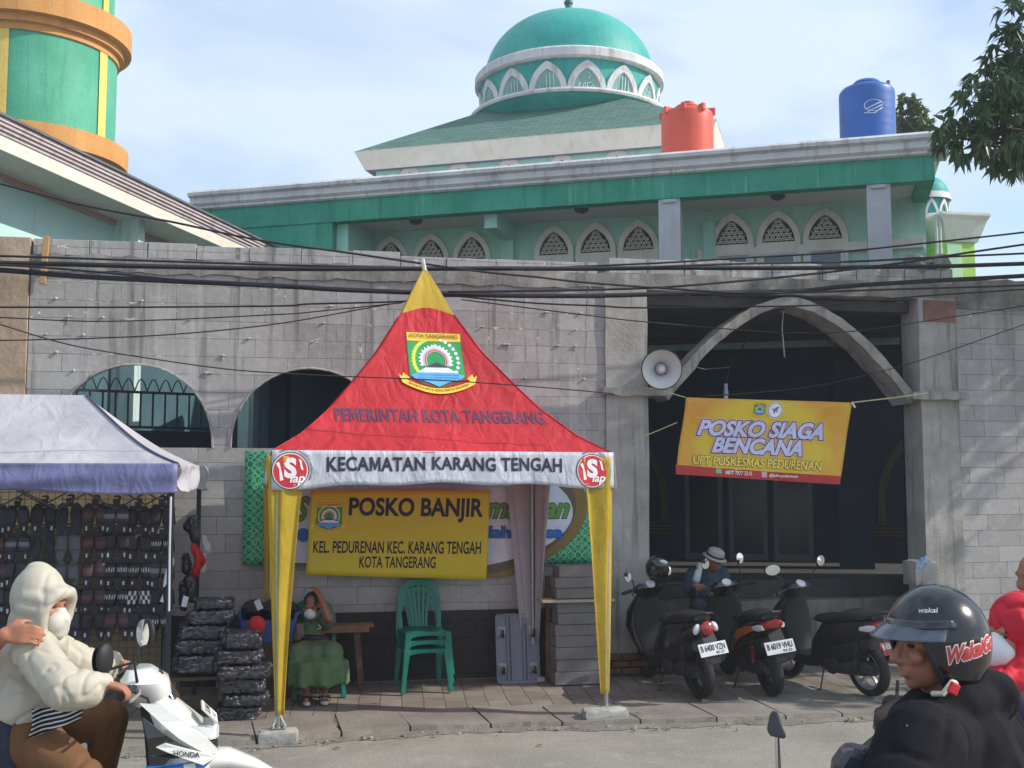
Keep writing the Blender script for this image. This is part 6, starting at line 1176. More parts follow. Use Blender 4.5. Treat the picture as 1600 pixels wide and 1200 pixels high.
    lt = o['light']
    if lt == 'round':
        tl = B().lathe([(0, -.035), (.05, -.03), (.068, -.012), (.07, .02)], (-.925, 0, .735), 28, m=Matrix.Rotation(R(-90 + 8), 3, 'Y') @ Matrix.Scale(-1, 3)).build('tail_light', M_REDL, t, local=True, smooth=40)
        for s_ in (-1, 1): B().ell((-.89, s_ * .098, .735), (.03, .035, .055), m=Matrix.Rotation(R(28) * s_, 3, 'X')).build('indicator', M_CLR, t, local=True, smooth=60)
    else:
        B().loft([sec(-.975, .79, .045, .02), sec(-.95, .765, .085, .04), sec(-.88, .75, .115, .05), sec(-.8, .745, .118, .03)]).build('tail_light', M_REDL, t, local=True, smooth=40)
        for s_ in (-1, 1): B().loft([sec(-.90, .735, .02, .025, yc=s_ * .105), sec(-.82, .725, .02, .035, yc=s_ * .125), sec(-.72, .715, .012, .02, yc=s_ * .14)]).build('indicator', M_CLR, t, local=True, smooth=40)
    B().tube([(-.70, .12, .80), (-.86, .11, .86), (-.93, 0, .88), (-.86, -.11, .86), (-.70, -.12, .80)], .014, 8).build('grab_rail', M_BPL, t, local=True, smooth=60)
    if 'plate' in o:
        s1, s2, pm, tm = o['plate']; tilt = R(22); ex = V((0, -1, 0)); ey = V((math.sin(tilt), 0, math.cos(tilt))) ; c = V((-1.0, 0, .545)); pw, ph = .30, .125
        if o.get('proll'): rm = Matrix.Rotation(o['proll'], 3, 'X'); ex = rm @ ex; ey = rm @ ey
        fn = plane_map(c, ex, ey); pl = B().prism([(-pw / 2, -ph / 2), (pw / 2, -ph / 2), (pw / 2, ph / 2), (-pw / 2, ph / 2)], fn, .006).build('number_plate', pm, t, local=True); fn2 = plane_map(c + ex.cross(ey) * .006, ex, ey)
        decal('plate_lettering', [fit(text2d(s1, .03), -.132, -.018, .132, .045), fit(text2d(s2, .02), .02, -.052, .115, -.026)], fn2, tm, pl, .002, local=True)
    if 'front_plate' in o:
        c = V((.625, 0, .86)); ey = V((-.72, 0, .7)).normalized(); ex = V((0, 1, 0)); fn = plane_map(c, ex, ey); pl = B().prism([(-.1, -.045), (.1, -.045), (.1, .05), (-.1, .05)], fn, .008).build('number_plate', paint(214, 214, 206, .5), t, local=True); decal('plate_lettering', [fit(text2d('B 3481', .03), -.08, -.0, .08, .036), fit(text2d('01-27', .02), -.04, -.034, .04, -.014)], plane_map(c + ex.cross(ey).normalized() * .008, ex, ey), paint(60, 60, 60, .5), pl, .002, local=True)
    return t
M_GLB = mat('gloss_black_paint', S(20, 21, 26), .14, .1, 3, spec=.6, coat=.7); M_MATB = mat('satin_black_paint', S(30, 31, 36), .38, .1, 4, coat=.2)
PSC = 'scooters parked on the pavement by the gate'; PW = paint(206, 208, 210, .4); PBk = paint(40, 42, 44, .5); PRd = paint(140, 30, 36, .4); PKd = paint(34, 36, 42, .4)
def park(name, label, rear, front, lean, o):
    r_ = pZ(*rear, .08); f_ = pY(*front); d = (f_ - r_); hd = math.atan2(d.y, d.x); ux = V((math.cos(hd), math.sin(hd), 0)); c = r_ + ux * .62; return scooter(name, label, (c.x, c.y, .075), hd, lean, o, PSC)
park('parked_scooter', 'retro black scooter with a round red tail light and white plate', (1096, 1090), (1022, 1040, 11.85), -7, dict(body=M_GLB, acc=None, light='round', plate=('B 6400 VZN', '05-27', PW, PBk), mirror=(.3, .24, 1.17), msize=(.04, .052)))
park('parked_scooter', 'black scooter with an orange side stripe, middle of the three by the gate', (1208, 1086), (1150, 1040, 11.8), -8, dict(body=M_GLB, acc=paint(196, 104, 34, .4), light='split', plate=('B 6019 VHU', '04-23', PW, PKd), mirror=(.3, .2, 1.30), msize=(.045, .06)))
park('parked_scooter', 'black scooter with a red number plate nearest the right gate pillar', (1362, 1087), (1240, 1045, 11.7), -7, dict(body=M_MATB, acc=None, light='split', plate=('B 6580 CVQ', '11-26', PRd, PW), rim=M_ALU, mirror=(.3, .33, 1.26), msize=(.085, .058), mtilt=20))
# a helmet resting on the first scooter's mirror
he = thing('motorcycle_helmet', 'black open-face helmet with a white print hung on the retro scooter', 'helmet', pD(1028, 885, 12.0)); hc_ = pD(1027, 888, 12.0)
bq = B().lathe([(.125 * math.cos(R(a)), .135 * math.sin(R(a))) for a in range(-42, 91, 6)], hc_, 32); bq.build('shell', M_GLB, he, smooth=60, solid=.012)
B().loft([[hc_ + V((.12 * math.cos(R(a)), .12 * math.sin(R(a)) * 1.12, z)) for z in (-.02, .035)] for a in range(-130, 20, 10)], caps=False).build('visor', mat('dark_visor', S(28, 30, 38), .1, .05, coat=.6), he, smooth=60, solid=.006)
B().ell(hc_ + V((.04, -.10, .075)), (.05, .02, .022), m=Matrix.Rotation(.3, 3, 'Y')).build('white_mark', paint(206, 208, 212, .5), he, smooth=60)

# ================================================================== RIDERS IN THE STREET
M_WHITEP = mat('white_scooter_paint', S(226, 226, 222), .22, .03, 3, coat=.6); M_BLUEP = mat('blue_scooter_paint', S(30, 96, 176), .25, .05, 3, coat=.5)
def hdrot(a): return Matrix.Rotation(a, 3, 'Z')
wh = R(6); hp = pD(222, 1062, 5.0); wb_ = hp - hdrot(wh) @ V((.33, 0, 0)); wb_.z = .33
ws_ = scooter('scooter', 'white scooter with blue stripes ridden by the person in the white hooded jacket', tuple(wb_), wh, 0, dict(body=M_WHITEP, cover=M_WHITEP, front=M_WHITEP, light='split', acc=M_BLUEP, mirror=(.33, .22, 1.20), msize=(.05, .068), mtilt=-38, near_back=.16, front_plate=1, dial=M_BPL))
def side_plate(name, pts, y0, m, parent, th=.014, letter=None):
    for s_ in (-1, 1):
        def fn(u, v, w_): yy = y0 - .5 * max(0, u - .45) ** 1.3 - .25 * max(0, v - .82); return V((u, s_ * (yy + w_), v))
        p = B(); pp_ = []
        for i in range(len(pts)):
            a, b_ = V(pts[i]), V(pts[(i + 1) % len(pts)])
            for k in range(4): q = a.lerp(b_, k / 4); pp_.append((q.x, q.y))
        o = p.prism(pp_, fn, th).build(name, m, parent, local=True, bevel=.003)
        if letter and s_ == -1: decal('side_lettering', fit(text2d(letter[0], .02), *letter[1]), lambda u, v, w_: fn(u, v - (u - letter[1][0]) * .22, 0) + V((0, -(th + w_), 0)), paint(30, 30, 34, .5), o, .003, .03, local=True)
side_plate('side_blade', [(.33, .955), (.42, .945), (.60, .80), (.67, .725), (.62, .715), (.50, .80)], .232, M_WHITEP, ws_, .022)
side_plate('black_side_panel', [(.34, .90), (.48, .79), (.60, .715), (.46, .72), (.38, .62), (.37, .78)], .228, M_GLB, ws_, .012)
side_plate('lower_side_panel', [(.40, .775), (.44, .79), (.665, .705), (.60, .675)], .238, M_WHITEP, ws_, .02, ('HONDA', (.475, .735, .585, .758)))
side_plate('blue_stripe', [(.36, .695), (.64, .69), (.60, .655), (.40, .635)], .232, M_BLUEP, ws_, .014)
B().loft([[V((x, y * k, z)) for y, z in ((-.13, .76), (.13, .76), (.10, .82), (-.10, .82))] for x, k in ((.60, 1.15), (.655, .85), (.668, .5))]).build('headlight', M_CLR, ws_, local=True, bevel=.01)
B().loft([[V((x + a * .03, s_ * (y + a * .0), z + b_ * .03)) for a, b_ in ((-1, -.4), (1, -1), (1, .6), (-1, 1))] for s_ in (1,) for x, y, z in ((.50, -.19, .83), (.60, -.13, .80), (.64, -.05, .79))]).build('turn_signal', M_CLR, ws_, local=True, smooth=40)
B().loft([sec(.50, .635, .085, .03), sec(.58, .66, .098, .045), sec(.72, .655, .095, .04), sec(.84, .615, .06, .025), sec(.93, .57, .02, .012)]).build('front_mudguard', M_WHITEP, ws_, local=True, smooth=45)
B().loft([[V((x, y * k, z)) for y, z in ((-.10, .70), (.10, .70), (.11, .755), (-.11, .755))] for x, k in ((.58, 1.3), (.655, .95), (.665, .7))]).build('front_grille', M_BPL, ws_, local=True, bevel=.006)
B().loft([secz(.945, .44, .055, .085), secz(.985, .425, .04, .075), secz(1.06, .40, .012, .05)]).build('smoke_screen', mat('smoke_screen_plastic', S(40, 44, 52), .15, coat=.5), ws_, local=True, smooth=45)
def sg(x, y, z): return wb_ + hdrot(wh) @ V((x, y, z))

SKIN = mat('skin', S(168, 112, 84), .55, .08, 9); SKIN2 = mat('tan_skin', S(150, 100, 76), .55, .08, 9)
def hand(b, wrist, fwd, across, down, sc=1.0, curl=.5, grip=0):
    fwd = fwd.normalized(); across = (across - fwd * across.dot(fwd)).normalized(); down = (down - fwd * down.dot(fwd)).normalized()
    pc = wrist + fwd * .05 * sc
    for k in (-1, -.3, .3, 1): b.cap(wrist + across * k * .018 * sc, pc + fwd * .03 * sc + across * k * .031 * sc, .015 * sc, .0125 * sc, 10)
    for i, ln in enumerate((.072, .082, .077, .06)):
        p = pc + fwd * .036 * sc + across * (i - 1.5) * .0215 * sc; a = .12 + curl * .4 + .05 * i; r0 = .0092 * sc
        for k, f in enumerate((.45, .32, .23)):
            d = fwd * math.cos(a) + down * math.sin(a); q = p + d * ln * f * sc; b.cap(p, q, r0, r0 * .9, 8); p = q; r0 *= .9; a += .25 + curl * .75
    p = wrist + across * -.026 * sc + fwd * .018 * sc; d = (fwd * .6 - across * .75 + down * .25).normalized(); q = p + d * .036 * sc; b.cap(p, q, .013 * sc, .011 * sc, 8); d2 = (fwd * .85 - across * .2 + down * .45).normalized(); q2 = q + d2 * .032 * sc; b.cap(q, q2, .0108 * sc, .0095 * sc, 8); b.cap(q2, q2 + (d2 + down * .3).normalized() * .022 * sc, .0095 * sc, .008 * sc, 8)
def face(b, c, f, up, sc=1.0):                             # head with brow, nose, lips, chin and ears; f = where it looks
    f = f.normalized(); r = f.cross(up).normalized(); u = r.cross(f).normalized(); m = Matrix((r, f, u)).transposed()
    b.ell(c + u * .03 * sc - f * .01 * sc, (.077 * sc, .094 * sc, .092 * sc), m); b.ell(c - u * .04 * sc + f * .022 * sc, (.058 * sc, .068 * sc, .075 * sc), m); b.ell(c - u * .092 * sc + f * .06 * sc, (.026 * sc, .022 * sc, .02 * sc), m)
    b.cap(c + u * .012 * sc + f * .088 * sc, c - u * .026 * sc + f * .112 * sc, .009 * sc, .0135 * sc); b.ell(c - u * .034 * sc + f * .098 * sc, (.019 * sc, .014 * sc, .010 * sc), m)
    b.cap(c + u * .03 * sc + f * .082 * sc - r * .04 * sc, c + u * .03 * sc + f * .082 * sc + r * .04 * sc, .012 * sc)
    for dz in (-.057, -.069): b.cap(c + u * dz * sc + f * .088 * sc - r * .016 * sc, c + u * dz * sc + f * .088 * sc + r * .016 * sc, .0075 * sc)
    for s_ in (-1, 1): b.ell(c + r * s_ * .078 * sc - f * .01 * sc - u * .005 * sc, (.012 * sc, .022 * sc, .034 * sc), m); b.ell(c + r * s_ * .034 * sc + f * .066 * sc - u * .02 * sc, (.028 * sc, .022 * sc, .024 * sc), m)
    return r, u
def eyes(parent, c, f, up, sc=1.0):
    f = f.normalized(); r = f.cross(up).normalized(); u = r.cross(f).normalized(); m = Matrix((r, f, u)).transposed(); b = B(); bw_ = B()
    for s_ in (-1, 1): q = c + r * s_ * .029 * sc + f * .075 * sc + u * .008 * sc; b.ell(q, (.013 * sc, .009 * sc, .006 * sc), m, 12, 8); bw_.cap(q + u * .022 * sc - r * .018 * sc + f * .006 * sc, q + u * .022 * sc + r * .018 * sc + f * .006 * sc, .005 * sc, .004 * sc, 8)
    b.build('eyes', paint(44, 34, 32, .3), parent, smooth=60); bw_.build('eyebrows', paint(30, 24, 24, .8), parent, smooth=60)
def person(label, loc): return thing('person', label, 'person', loc)

# --- rider in a white hooded jacket (seen from the right side)
rp = person('rider in a white hooded jacket and white face mask on the white scooter', pD(30, 1180, 4.95))
SHR, SHL = J(52, 1018, 4.74), J(66, 1008, 5.08); GR_, GL_ = sg(.26, -.30, 1.03), sg(.26, .30, 1.03)
HC = J(70, 945, 4.92); fdir = (_rt * .92 - _fw * .30 + V((0, 0, -.12))).normalized(); UP = V((0, 0, 1))
WR, WLh = GR_ + V((-.075, .0, .035)), GL_ + V((-.07, 0, .035)); ELR, ELL = J(102, 1078, 4.62), J(138, 1044, 5.15)
PEL = J(22, 1142, 4.93); HR, HL = J(34, 1148, 4.80), J(38, 1138, 5.06); KR, KL = J(128, 1212, 4.70), J(170, 1122, 5.10); AR, AL = J(118, 1330, 4.8), J(152, 1240, 5.12)
b = B(); face(b, HC, fdir, UP, 1.0); b.cap(HC - V((0, 0, .07)), J(52, 1002, 4.92), .055, .06); b.chain([J(52, 1005, 4.92), J(38, 1060, 4.92), PEL], [.12, .135, .13]); b.cap(SHR, SHL, .06)
for sh_, el_, wr_ in ((SHR, ELR, WR), (SHL, ELL, WLh)): b.chain([sh_, el_, wr_], [.055, .042, .03])
for h_, k_, a_ in ((HR, KR, AR), (HL, KL, AL)): b.chain([PEL, h_, k_, a_], [.12, .09, .06, .04]); b.cap(a_, a_ + fdir * .16 - V((0, 0, .03)), .04, .035)
for wr_, s_ in ((WR, -1), (WLh, 1)): hand(b, wr_, (sg(.4, s_ * .32, 1.0) - wr_), hdrot(wh) @ V((0, s_, 0)), V((0, 0, -1)), 1.02, 1.15)
b.blob('body', SKIN, rp, .009, 4)
M_WJ = mat('white_nylon_jacket', S(192, 185, 168), .6, .07, 4, thin=.12, bump=.05, bscale=60); eyes(rp, HC, fdir, UP)
b = B(); b.chain([J(52, 1012, 4.92), J(36, 1060, 4.92), J(34, 1098, 4.92)], [.15, .18, .18]); b.cap(J(34, 1096, 4.86), J(58, 1098, 4.98), .175, .15); b.cap(SHR, SHL, .095, .095); b.cap(J(45, 1000, 4.92), J(60, 1004, 4.95), .11, .1)
for sh_, el_, wr_ in ((SHR, ELR, WR), (SHL, ELL, WLh)):
    m1 = sh_.lerp(el_, .55); m2 = el_.lerp(wr_, .55) - V((0, 0, .012)); b.chain([sh_, m1, el_, m2, wr_ - (wr_ - el_).normalized() * .03], [.09, .086, .086, .082, .05]); b.cap(wr_ - (wr_ - el_).normalized() * .035, wr_ - (wr_ - el_).normalized() * .005, .043, .045)
b.blob('jacket', M_WJ, rp, .009, 4, .0075, 9, seed=2)
b = B(); hr_ = fdir.cross(UP).normalized(); hu_ = hr_.cross(fdir); hm = Matrix((hr_, fdir, hu_)).transposed(); hq = lambda r_, f_, u_: HC + hr_ * r_ + fdir * f_ + hu_ * u_
b.ell(hq(0, -.045, .03), (.112, .118, .142), hm); b.ell(hq(0, -.05, -.075), (.108, .095, .11), hm); b.cap(hq(0, -.06, -.1), J(50, 1003, 4.92), .10, .12); b.ell(hq(0, -.06, .145), (.05, .06, .035), hm)
rim = [(0, .092, .072), (.042, .088, .066), (.074, .074, .035), (.082, .062, -.012), (.076, .060, -.065), (.056, .064, -.115), (0, .070, -.135)]
for s_ in (-1, 1): b.chain([hq(s_ * a, f_, u_) for a, f_, u_ in rim], [.028, .028, .027, .027, .028, .030, .03])
for a, f_, u_ in rim[:6]:
    for s_ in (-1, 1): b.cap(hq(s_ * a, f_, u_), hq(s_ * a * .95, -.03, u_ * 1.02), .027, .05)
b.blob('hood', M_WJ, rp, .0075, 5, .005, 9, seed=5)
b = B(); b.ell(hq(0, .084, -.06), (.062, .048, .056), hm); b.cap(hq(0, .088, -.024), hq(0, .122, -.042), .034, .016); b.cap(hq(0, .122, -.042), hq(0, .094, -.105), .016, .034); b.blob('face_mask', mat('white_mask_cloth', S(198, 194, 186), .7, .05), rp, .005, 4)
M_BT = mat('brown_trousers', S(108, 72, 40), .8, .12, 6, bump=.1, bscale=150)
b = B(); b.cap(PEL, PEL + V((0, 0, .06)), .17, .17)
for h_, k_, a_ in ((HR, KR, AR), (HL, KL, AL)): b.chain([h_, h_.lerp(k_, .5), k_, k_.lerp(a_, .5), a_], [.12, .104, .084, .07, .06])
b.blob('trousers', M_BT, rp, .010, 4, .010, 7, seed=3)
def stripe_mat():
    m = bpy.data.materials.new('striped_jersey'); m.use_nodes = True; t = m.node_tree; p = t.nodes['Principled BSDF']; p.inputs['Roughness'].default_value = .8; g = nn(t, 'ShaderNodeTexCoord'); wv_ = nn(t, 'ShaderNodeTexWave', wave_type='BANDS', bands_direction='Z'); wv_.inputs['Scale'].default_value = 17; wv_.inputs['Distortion'].default_value = 1.2; wv_.inputs['Detail'].default_value = 1; mpn = nn(t, 'ShaderNodeMapping'); mpn.inputs['Rotation'].default_value = (0, R(16), 0); t.links.new(g.outputs['Object'], mpn.inputs[0]); t.links.new(mpn.outputs[0], wv_.inputs['Vector'])
    c = nn(t, 'ShaderNodeValToRGB'); c.color_ramp.interpolation = 'CONSTANT'; e = c.color_ramp.elements; e[0].color = (*S(24, 24, 30), 1); e[1].position = .72; e[1].color = (*S(206, 206, 208), 1); t.links.new(wv_.outputs['Fac'], c.inputs[0]); t.links.new(c.outputs[0], p.inputs['Base Color']); return m
b = B(); b.grid(lambda u, v: J(50 + 78 * u - 6 * v + 4 * math.sin(v * 3), 1108 - 6 * u + 34 * v + 12 * v * (1 - u) - 10 * v * u, 4.66 + .03 * math.sin(u * 7) + .06 * u), 20, 10); b.build('shirt_hem', stripe_mat(), rp, smooth=80, solid=.006)
# --- passenger: arm resting on the rider's shoulder, thigh in dark jeans
pa = person('passenger behind the white-jacketed rider with a hand on the shoulder', pD(-60, 1180, 4.95))
b = B(); pc_ = J(-95, 1110, 5.0); b.chain([J(-95, 960, 5.0), J(-95, 1000, 5.0), pc_, J(-75, 1160, 4.98)], [.06, .12, .14, .14]); face(b, J(-92, 915, 5.0), fdir, UP); wr_ = J(6, 992, 4.64); b.chain([J(-80, 1012, 4.86), J(-50, 1050, 4.70), wr_], [.06, .046, .032]); hand(b, wr_, J(56, 990, 4.64) - wr_, V((.15, .35, .95)) * -1 + _fw * .2, _fw * .8 + V((0, 0, -.55)), 1.05, .28)
for y_, D in ((1130, 4.78), (1120, 5.15)): b.chain([J(-70, 1170, 4.98), J(6, y_, D), J(-6, 1290, D + .02)], [.1, .07, .045])
b.blob('body', SKIN, pa, .008, 4)
M_JEAN = mat('dark_denim', S(44, 48, 64), .8, .15, 8, bump=.1, bscale=150); b = B()
for y_, D in ((1142, 4.74), (1132, 5.15)): b.chain([J(-75, 1172, 4.98), J(-10, y_, D), J(4, y_ + 8, D), J(-2, 1300, D)], [.14, .095, .09, .07])
b.blob('trousers', M_JEAN, pa, .012, 4, .006, 8, seed=6); b = B(); b.chain([J(-95, 1000, 5.0), pc_, J(-80, 1150, 5.0)], [.16, .17, .17]); b.chain([J(-80, 1008, 4.86), J(-52, 1048, 4.70)], [.08, .06]); b.blob('shirt', mat('dark_shirt', S(40, 36, 44), .8, .1), pa, .012, 4, .01, 9, seed=8)
b = B(); b.ell(J(-94, 905, 5.0), (.10, .12, .12)); b.blob('hair', mat('black_hair', S(24, 22, 24), .5, .2, 30), pa, .012, 3)

# --- rider in a black hoodie and black open-face helmet, looking left
bk = person('rider in a black hoodie and open-face helmet with a red and white script mark', pD(1470, 1400, 2.95))
BC = J(1455, 1008, 2.94); bf = (-_rt * .97 - _fw * .16 + V((0, 0, -.05))).normalized(); br_ = bf.cross(UP).normalized(); bu = br_.cross(bf).normalized(); bm_ = Matrix((br_, bf, bu)).transposed()
S1, S2 = J(1440, 1165, 2.74), J(1535, 1140, 3.14); CH = J(1482, 1170, 2.95); WA = J(1490, 1330, 2.98)
b = B(); face(b, BC, bf, UP, .98); b.cap(BC - bf * .035 - V((0, 0, .06)), J(1478, 1105, 2.95), .056, .066); b.chain([CH, J(1484, 1220, 2.96), WA], [.13, .15, .14]); b.cap(S1, S2, .07)
E1, E2 = J(1392, 1262, 2.60), J(1470, 1270, 3.25); W1, W2 = J(1300, 1318, 2.62), J(1350, 1318, 3.2)
for a, c, d in ((S1, E1, W1), (S2, E2, W2)): b.chain([a, c, d], [.062, .046, .032]); hand(b, d, bf + V((0, 0, -.2)), br_ * 1.0, V((0, 0, -1)), 1.05, 1.0)
for D in (2.8, 3.15): b.chain([WA, J(1360, 1400, D), J(1345, 1640, D)], [.12, .075, .05])
b.blob('body', SKIN2, bk, .0065, 4); eyes(bk, BC, bf, UP, .98)
M_HOOD = mat('black_hoodie', S(20, 20, 26), .9, .2, 8, bump=.2, bscale=170, spec=.2)
b = B(); b.chain([J(1484, 1150, 2.95), CH, J(1486, 1220, 2.96), WA], [.12, .175, .20, .18]); b.cap(S1, S2, .105, .11); b.cap(J(1452, 1172, 2.84), J(1444, 1230, 2.84), .12, .14)
for a, c, d in ((S1, E1, W1), (S2, E2, W2)): b.chain([a, a.lerp(c, .5), c, d], [.112, .10, .085, .055])
b.chain([J(1440, 1096, 2.9), J(1466, 1114, 2.83), J(1505, 1100, 2.86), J(1540, 1084, 2.98), J(1530, 1076, 3.06), J(1495, 1074, 3.08)], [.024, .032, .05, .07, .065, .045]); b.cap(J(1520, 1068, 2.94), J(1548, 1088, 2.98), .055, .075)
b.chain([J(1440, 1096, 2.9), J(1438, 1104, 2.93), J(1444, 1104, 3.0)], [.024, .028, .026])
b.blob('hoodie', M_HOOD, bk, .009, 4, .007, 6.5, seed=4)
b = B(); 
for D in (2.8, 3.15): b.chain([WA, J(1360, 1400, D), J(1345, 1650, D)], [.15, .1, .075])
b.blob('trousers', mat('black_jeans', S(30, 30, 36), .8), bk, .015, 4)
HB = J(1464, 1000, 2.96); hl = thing('motorcycle_helmet', 'glossy black open-face helmet with clear peak worn by the near right rider', 'helmet', HB)
def hpt(az, el, r=1.0):                                    # az from straight ahead towards the rider's left, el up
    a, e = R(az), R(el); q = bf * math.cos(a) * math.cos(e) * .133 + (-br_) * math.sin(a) * math.cos(e) * .12 + bu * math.sin(e) * (.14 if e > 0 else .16); return HB + q * r
b = B(); nA = 64; nE = 26
def shell(u, v):
    az = -180 + 360 * u; aa = abs(az); lowest = 12 if aa < 48 else (12 - 70 * min(1, (aa - 48) / 28) if aa < 76 else -58 + 6 * (aa - 76) / 104); lowest = max(-60, lowest); return hpt(az, 89.5 + (lowest - 89.5) * v)
b.grid(shell, nA, nE); sho = b.build('shell', mat('black_helmet_lacquer', S(22, 23, 27), .2, .15, 3, spec=.5, coat=.35), hl, smooth=60, solid=.014); weld(sho, .0005)
b = B().tube([shell(i / 96, 1.0) for i in range(97)], .0085, 8, caps=False); b.build('edge_trim', paint(40, 40, 44, .5), hl, smooth=60)
b = B(); b.grid(lambda u, v: hpt(-76 + 152 * u, 20 + 4 * math.cos(R(-76 + 152 * u)) - 15 * v, 1.04 + .04 * v * 1) + bf * (.036 * v * max(0, math.cos(R(-76 + 152 * u))) ** .7), 30, 10); b.build('visor', mat('smoke_visor', S(88, 100, 116), .06, .05, spec=.8, alpha=.6, coat=.6), hl, smooth=60, solid=.003)
b = B(); b.grid(lambda u, v: hpt(-84 + 168 * u, 27 - 9 * v, 1.05), 30, 4); b.build('visor_band', M_GLB, hl, smooth=60, solid=.012)
for s_ in (-1, 1): q = hpt(s_ * 82, 20, 1.05); B().ell(q, (.004, .012, .012), m=bm_).build('visor_hinge', M_BPL, hl, smooth=60)
tx = text2d('WakaiGo', .035, .3); hf = lambda u, v, w_: hpt(150 - 55 * 0 + (-u) * 62 + 0, -8 + v * 20 - (1 - u) * -2, 1.09 + w_ * 7)
ftx = lambda bd: fit(text2d('WakaiGo', bd, .3), 0, 0, 1, 1, tx); hfn = lambda u, v, w_: hpt(72 + 66 * u, -14 + 15 * v + 8 * u, 1.065 + w_ * 7)
decal('script_outline', ftx(.10), hfn, paint(226, 206, 204, .5), hl, .0, .05); decal('script_lettering', ftx(.035), hfn, paint(186, 60, 62, .5), hl, .0016, .05); decal('small_lettering', fit(text2d('wakai', .02, .2), 0, 0, 1, 1), lambda u, v, w_: hpt(42 + 26 * u, 36 + 6 * v, 1.062), paint(196, 200, 206, .5), hl, 0, .2)
b = B(); b.tube([hpt(88, -40, .95), J(1488, 1066, 2.83), J(1474, 1084, 2.82), J(1458, 1084, 2.86)], .008, 8); b.build('chin_strap', paint(206, 200, 180, .6), hl, smooth=60); B().box(J(1490, 1076, 2.80), (.026, .014, .03), Matrix.Rotation(.5, 3, 'Y')).build('buckle', paint(200, 40, 44, .4), hl, bevel=.004)
B().box(J(1430, 1140, 2.675), (.05, .004, .008), Matrix.Rotation(.35, 3, 'Y')).build('chest_print', paint(170, 164, 130, .6), bk)
bh = R(172); bp_ = pD(1335, 1225, 2.9); bb_ = bp_ - hdrot(bh) @ V((.33, 0, 0)); bb_.z = .33
bs = scooter('scooter', 'dark scooter of the black-helmeted rider with its mirror and grey screen showing', tuple(bb_), bh, 0, dict(body=M_MATB, light='split', mirror=(.50, .19, 1.30), msize=(.055, .05)))
for o_ in [c for c in bs.children if c.name.startswith('mirror_stalk')]:
    for ch in list(o_.children): bpy.data.objects.remove(ch)
    bpy.data.objects.remove(o_)
bi = hdrot(bh).inverted(); lc = lambda q: bi @ (q - bb_)
ml = [lc(J(1222, 1262, 2.8)), lc(J(1216, 1200, 2.78)), lc(J(1214, 1150, 2.76))]; ms_ = B().tube(ml, [.008, .0075, .006], 8).build('mirror_stalk', M_CHR, bs, local=True, smooth=60)
b = B(); b.prism([(-13, 30), (-8, 5), (-3, 0), (4, 1), (10, 22), (18, 40), (14, 45), (2, 42), (-8, 40)], lambda u, v, w_: lc(J(1211 + u, 1110 + v, 2.75 + w_)), .05); b.build('mirror_shell', mat('grey_mirror_plastic', S(62, 66, 76), .4), ms_, local=True, bevel=.008)
b = B(); b.loft([[lc(J(x, y, D)) for x, y in ((x0, 1235), (x0 + 6, 1185 + dy), (x0 + 26 * k, 1157 + dy), (1366 + dx, 1168 + dy), (1372 + dx, 1200), (1368 + dx, 1240))] for D, x0, dy, dx, k in ((2.72, 1300, 10, -6, .9), (2.78, 1293, 2, 0, 1), (3.0, 1293, 0, 0, 1), (3.06, 1300, 8, -4, .9))]); b.build('screen_cowl', mat('grey_cowl_plastic', S(58, 62, 70), .35, coat=.3), bs, local=True, bevel=.02)

# --- woman in a red headscarf further along, and the dark-haired head beyond her
rd = person('person in a bright red headscarf and white face mask at the right edge', pD(1590, 1200, 4.2))
RC = J(1588, 992, 4.2); rf = (-_rt * .95 - _fw * .25 + V((0, 0, -.12))).normalized(); rr_ = rf.cross(UP).normalized(); rm = Matrix((rr_, rf, rr_.cross(rf))).transposed()
b = B(); face(b, RC, rf, UP, 1.0); b.cap(RC - V((0, 0, .08)), J(1590, 1080, 4.2), .055, .065); b.chain([J(1594, 1090, 4.2), J(1610, 1180, 4.2), J(1615, 1240, 4.2)], [.12, .14, .14]); 
for D, x in ((4.02, 1578), (4.4, 1600)): b.chain([J(x + 10, 1105, D), J(x - 10, 1175, D), J(x - 70, 1185, D)], [.06, .045, .032]); hand(b, J(x - 70, 1185, D), rf, V((0, 0, 1)), rr_, 1, .8)
for D in (4.05, 4.35): b.chain([J(1615, 1240, 4.2), J(1520, 1260, D), J(1530, 1420, D)], [.12, .08, .05])
b.blob('body', SKIN, rd, .009, 4); eyes(rd, RC, rf, UP)
b = B(); b.ell(RC + V((0, 0, .03)) - rf * .03, (.108, .125, .128), rm); b.ell(RC - V((0, 0, .06)) - rf * .035, (.105, .11, .12), rm); b.chain([RC - V((0, 0, .1)) - rf * .01, J(1592, 1072, 4.18), J(1600, 1110, 4.18)], [.1, .15, .17]); b.cap(J(1585, 1085, 4.06), J(1600, 1110, 4.05), .1, .1)
b.blob('headscarf', mat('red_headscarf', S(206, 30, 50), .75, .06, 5, thin=.1), rd, .009, 4, .012, 12, seed=3)
b = B(); b.ell(RC - V((0, 0, .05)) + rf * .085, (.068, .058, .062), rm); b.cap(RC - V((0, 0, .012)) + rf * .085, RC - V((0, 0, .02)) + rf * .118, .042, .016); b.blob('face_mask', mat('white_mask', S(220, 220, 222), .7, .03), rd, .006, 4)
b = B(); b.chain([J(1604, 1120, 4.2), J(1612, 1200, 4.2), J(1616, 1250, 4.2)], [.16, .18, .19])
for D, x in ((4.02, 1578), (4.4, 1600)): b.chain([J(x + 10, 1108, D), J(x - 10, 1178, D), J(x - 66, 1185, D)], [.09, .075, .05])
for D in (4.05, 4.35): b.chain([J(1616, 1245, 4.2), J(1520, 1262, D), J(1530, 1425, D)], [.16, .11, .08])
b.blob('dark_dress', mat('dark_purple_cloth', S(54, 40, 62), .8, .2, 6), rd, .014, 4, .012, 8, seed=9)
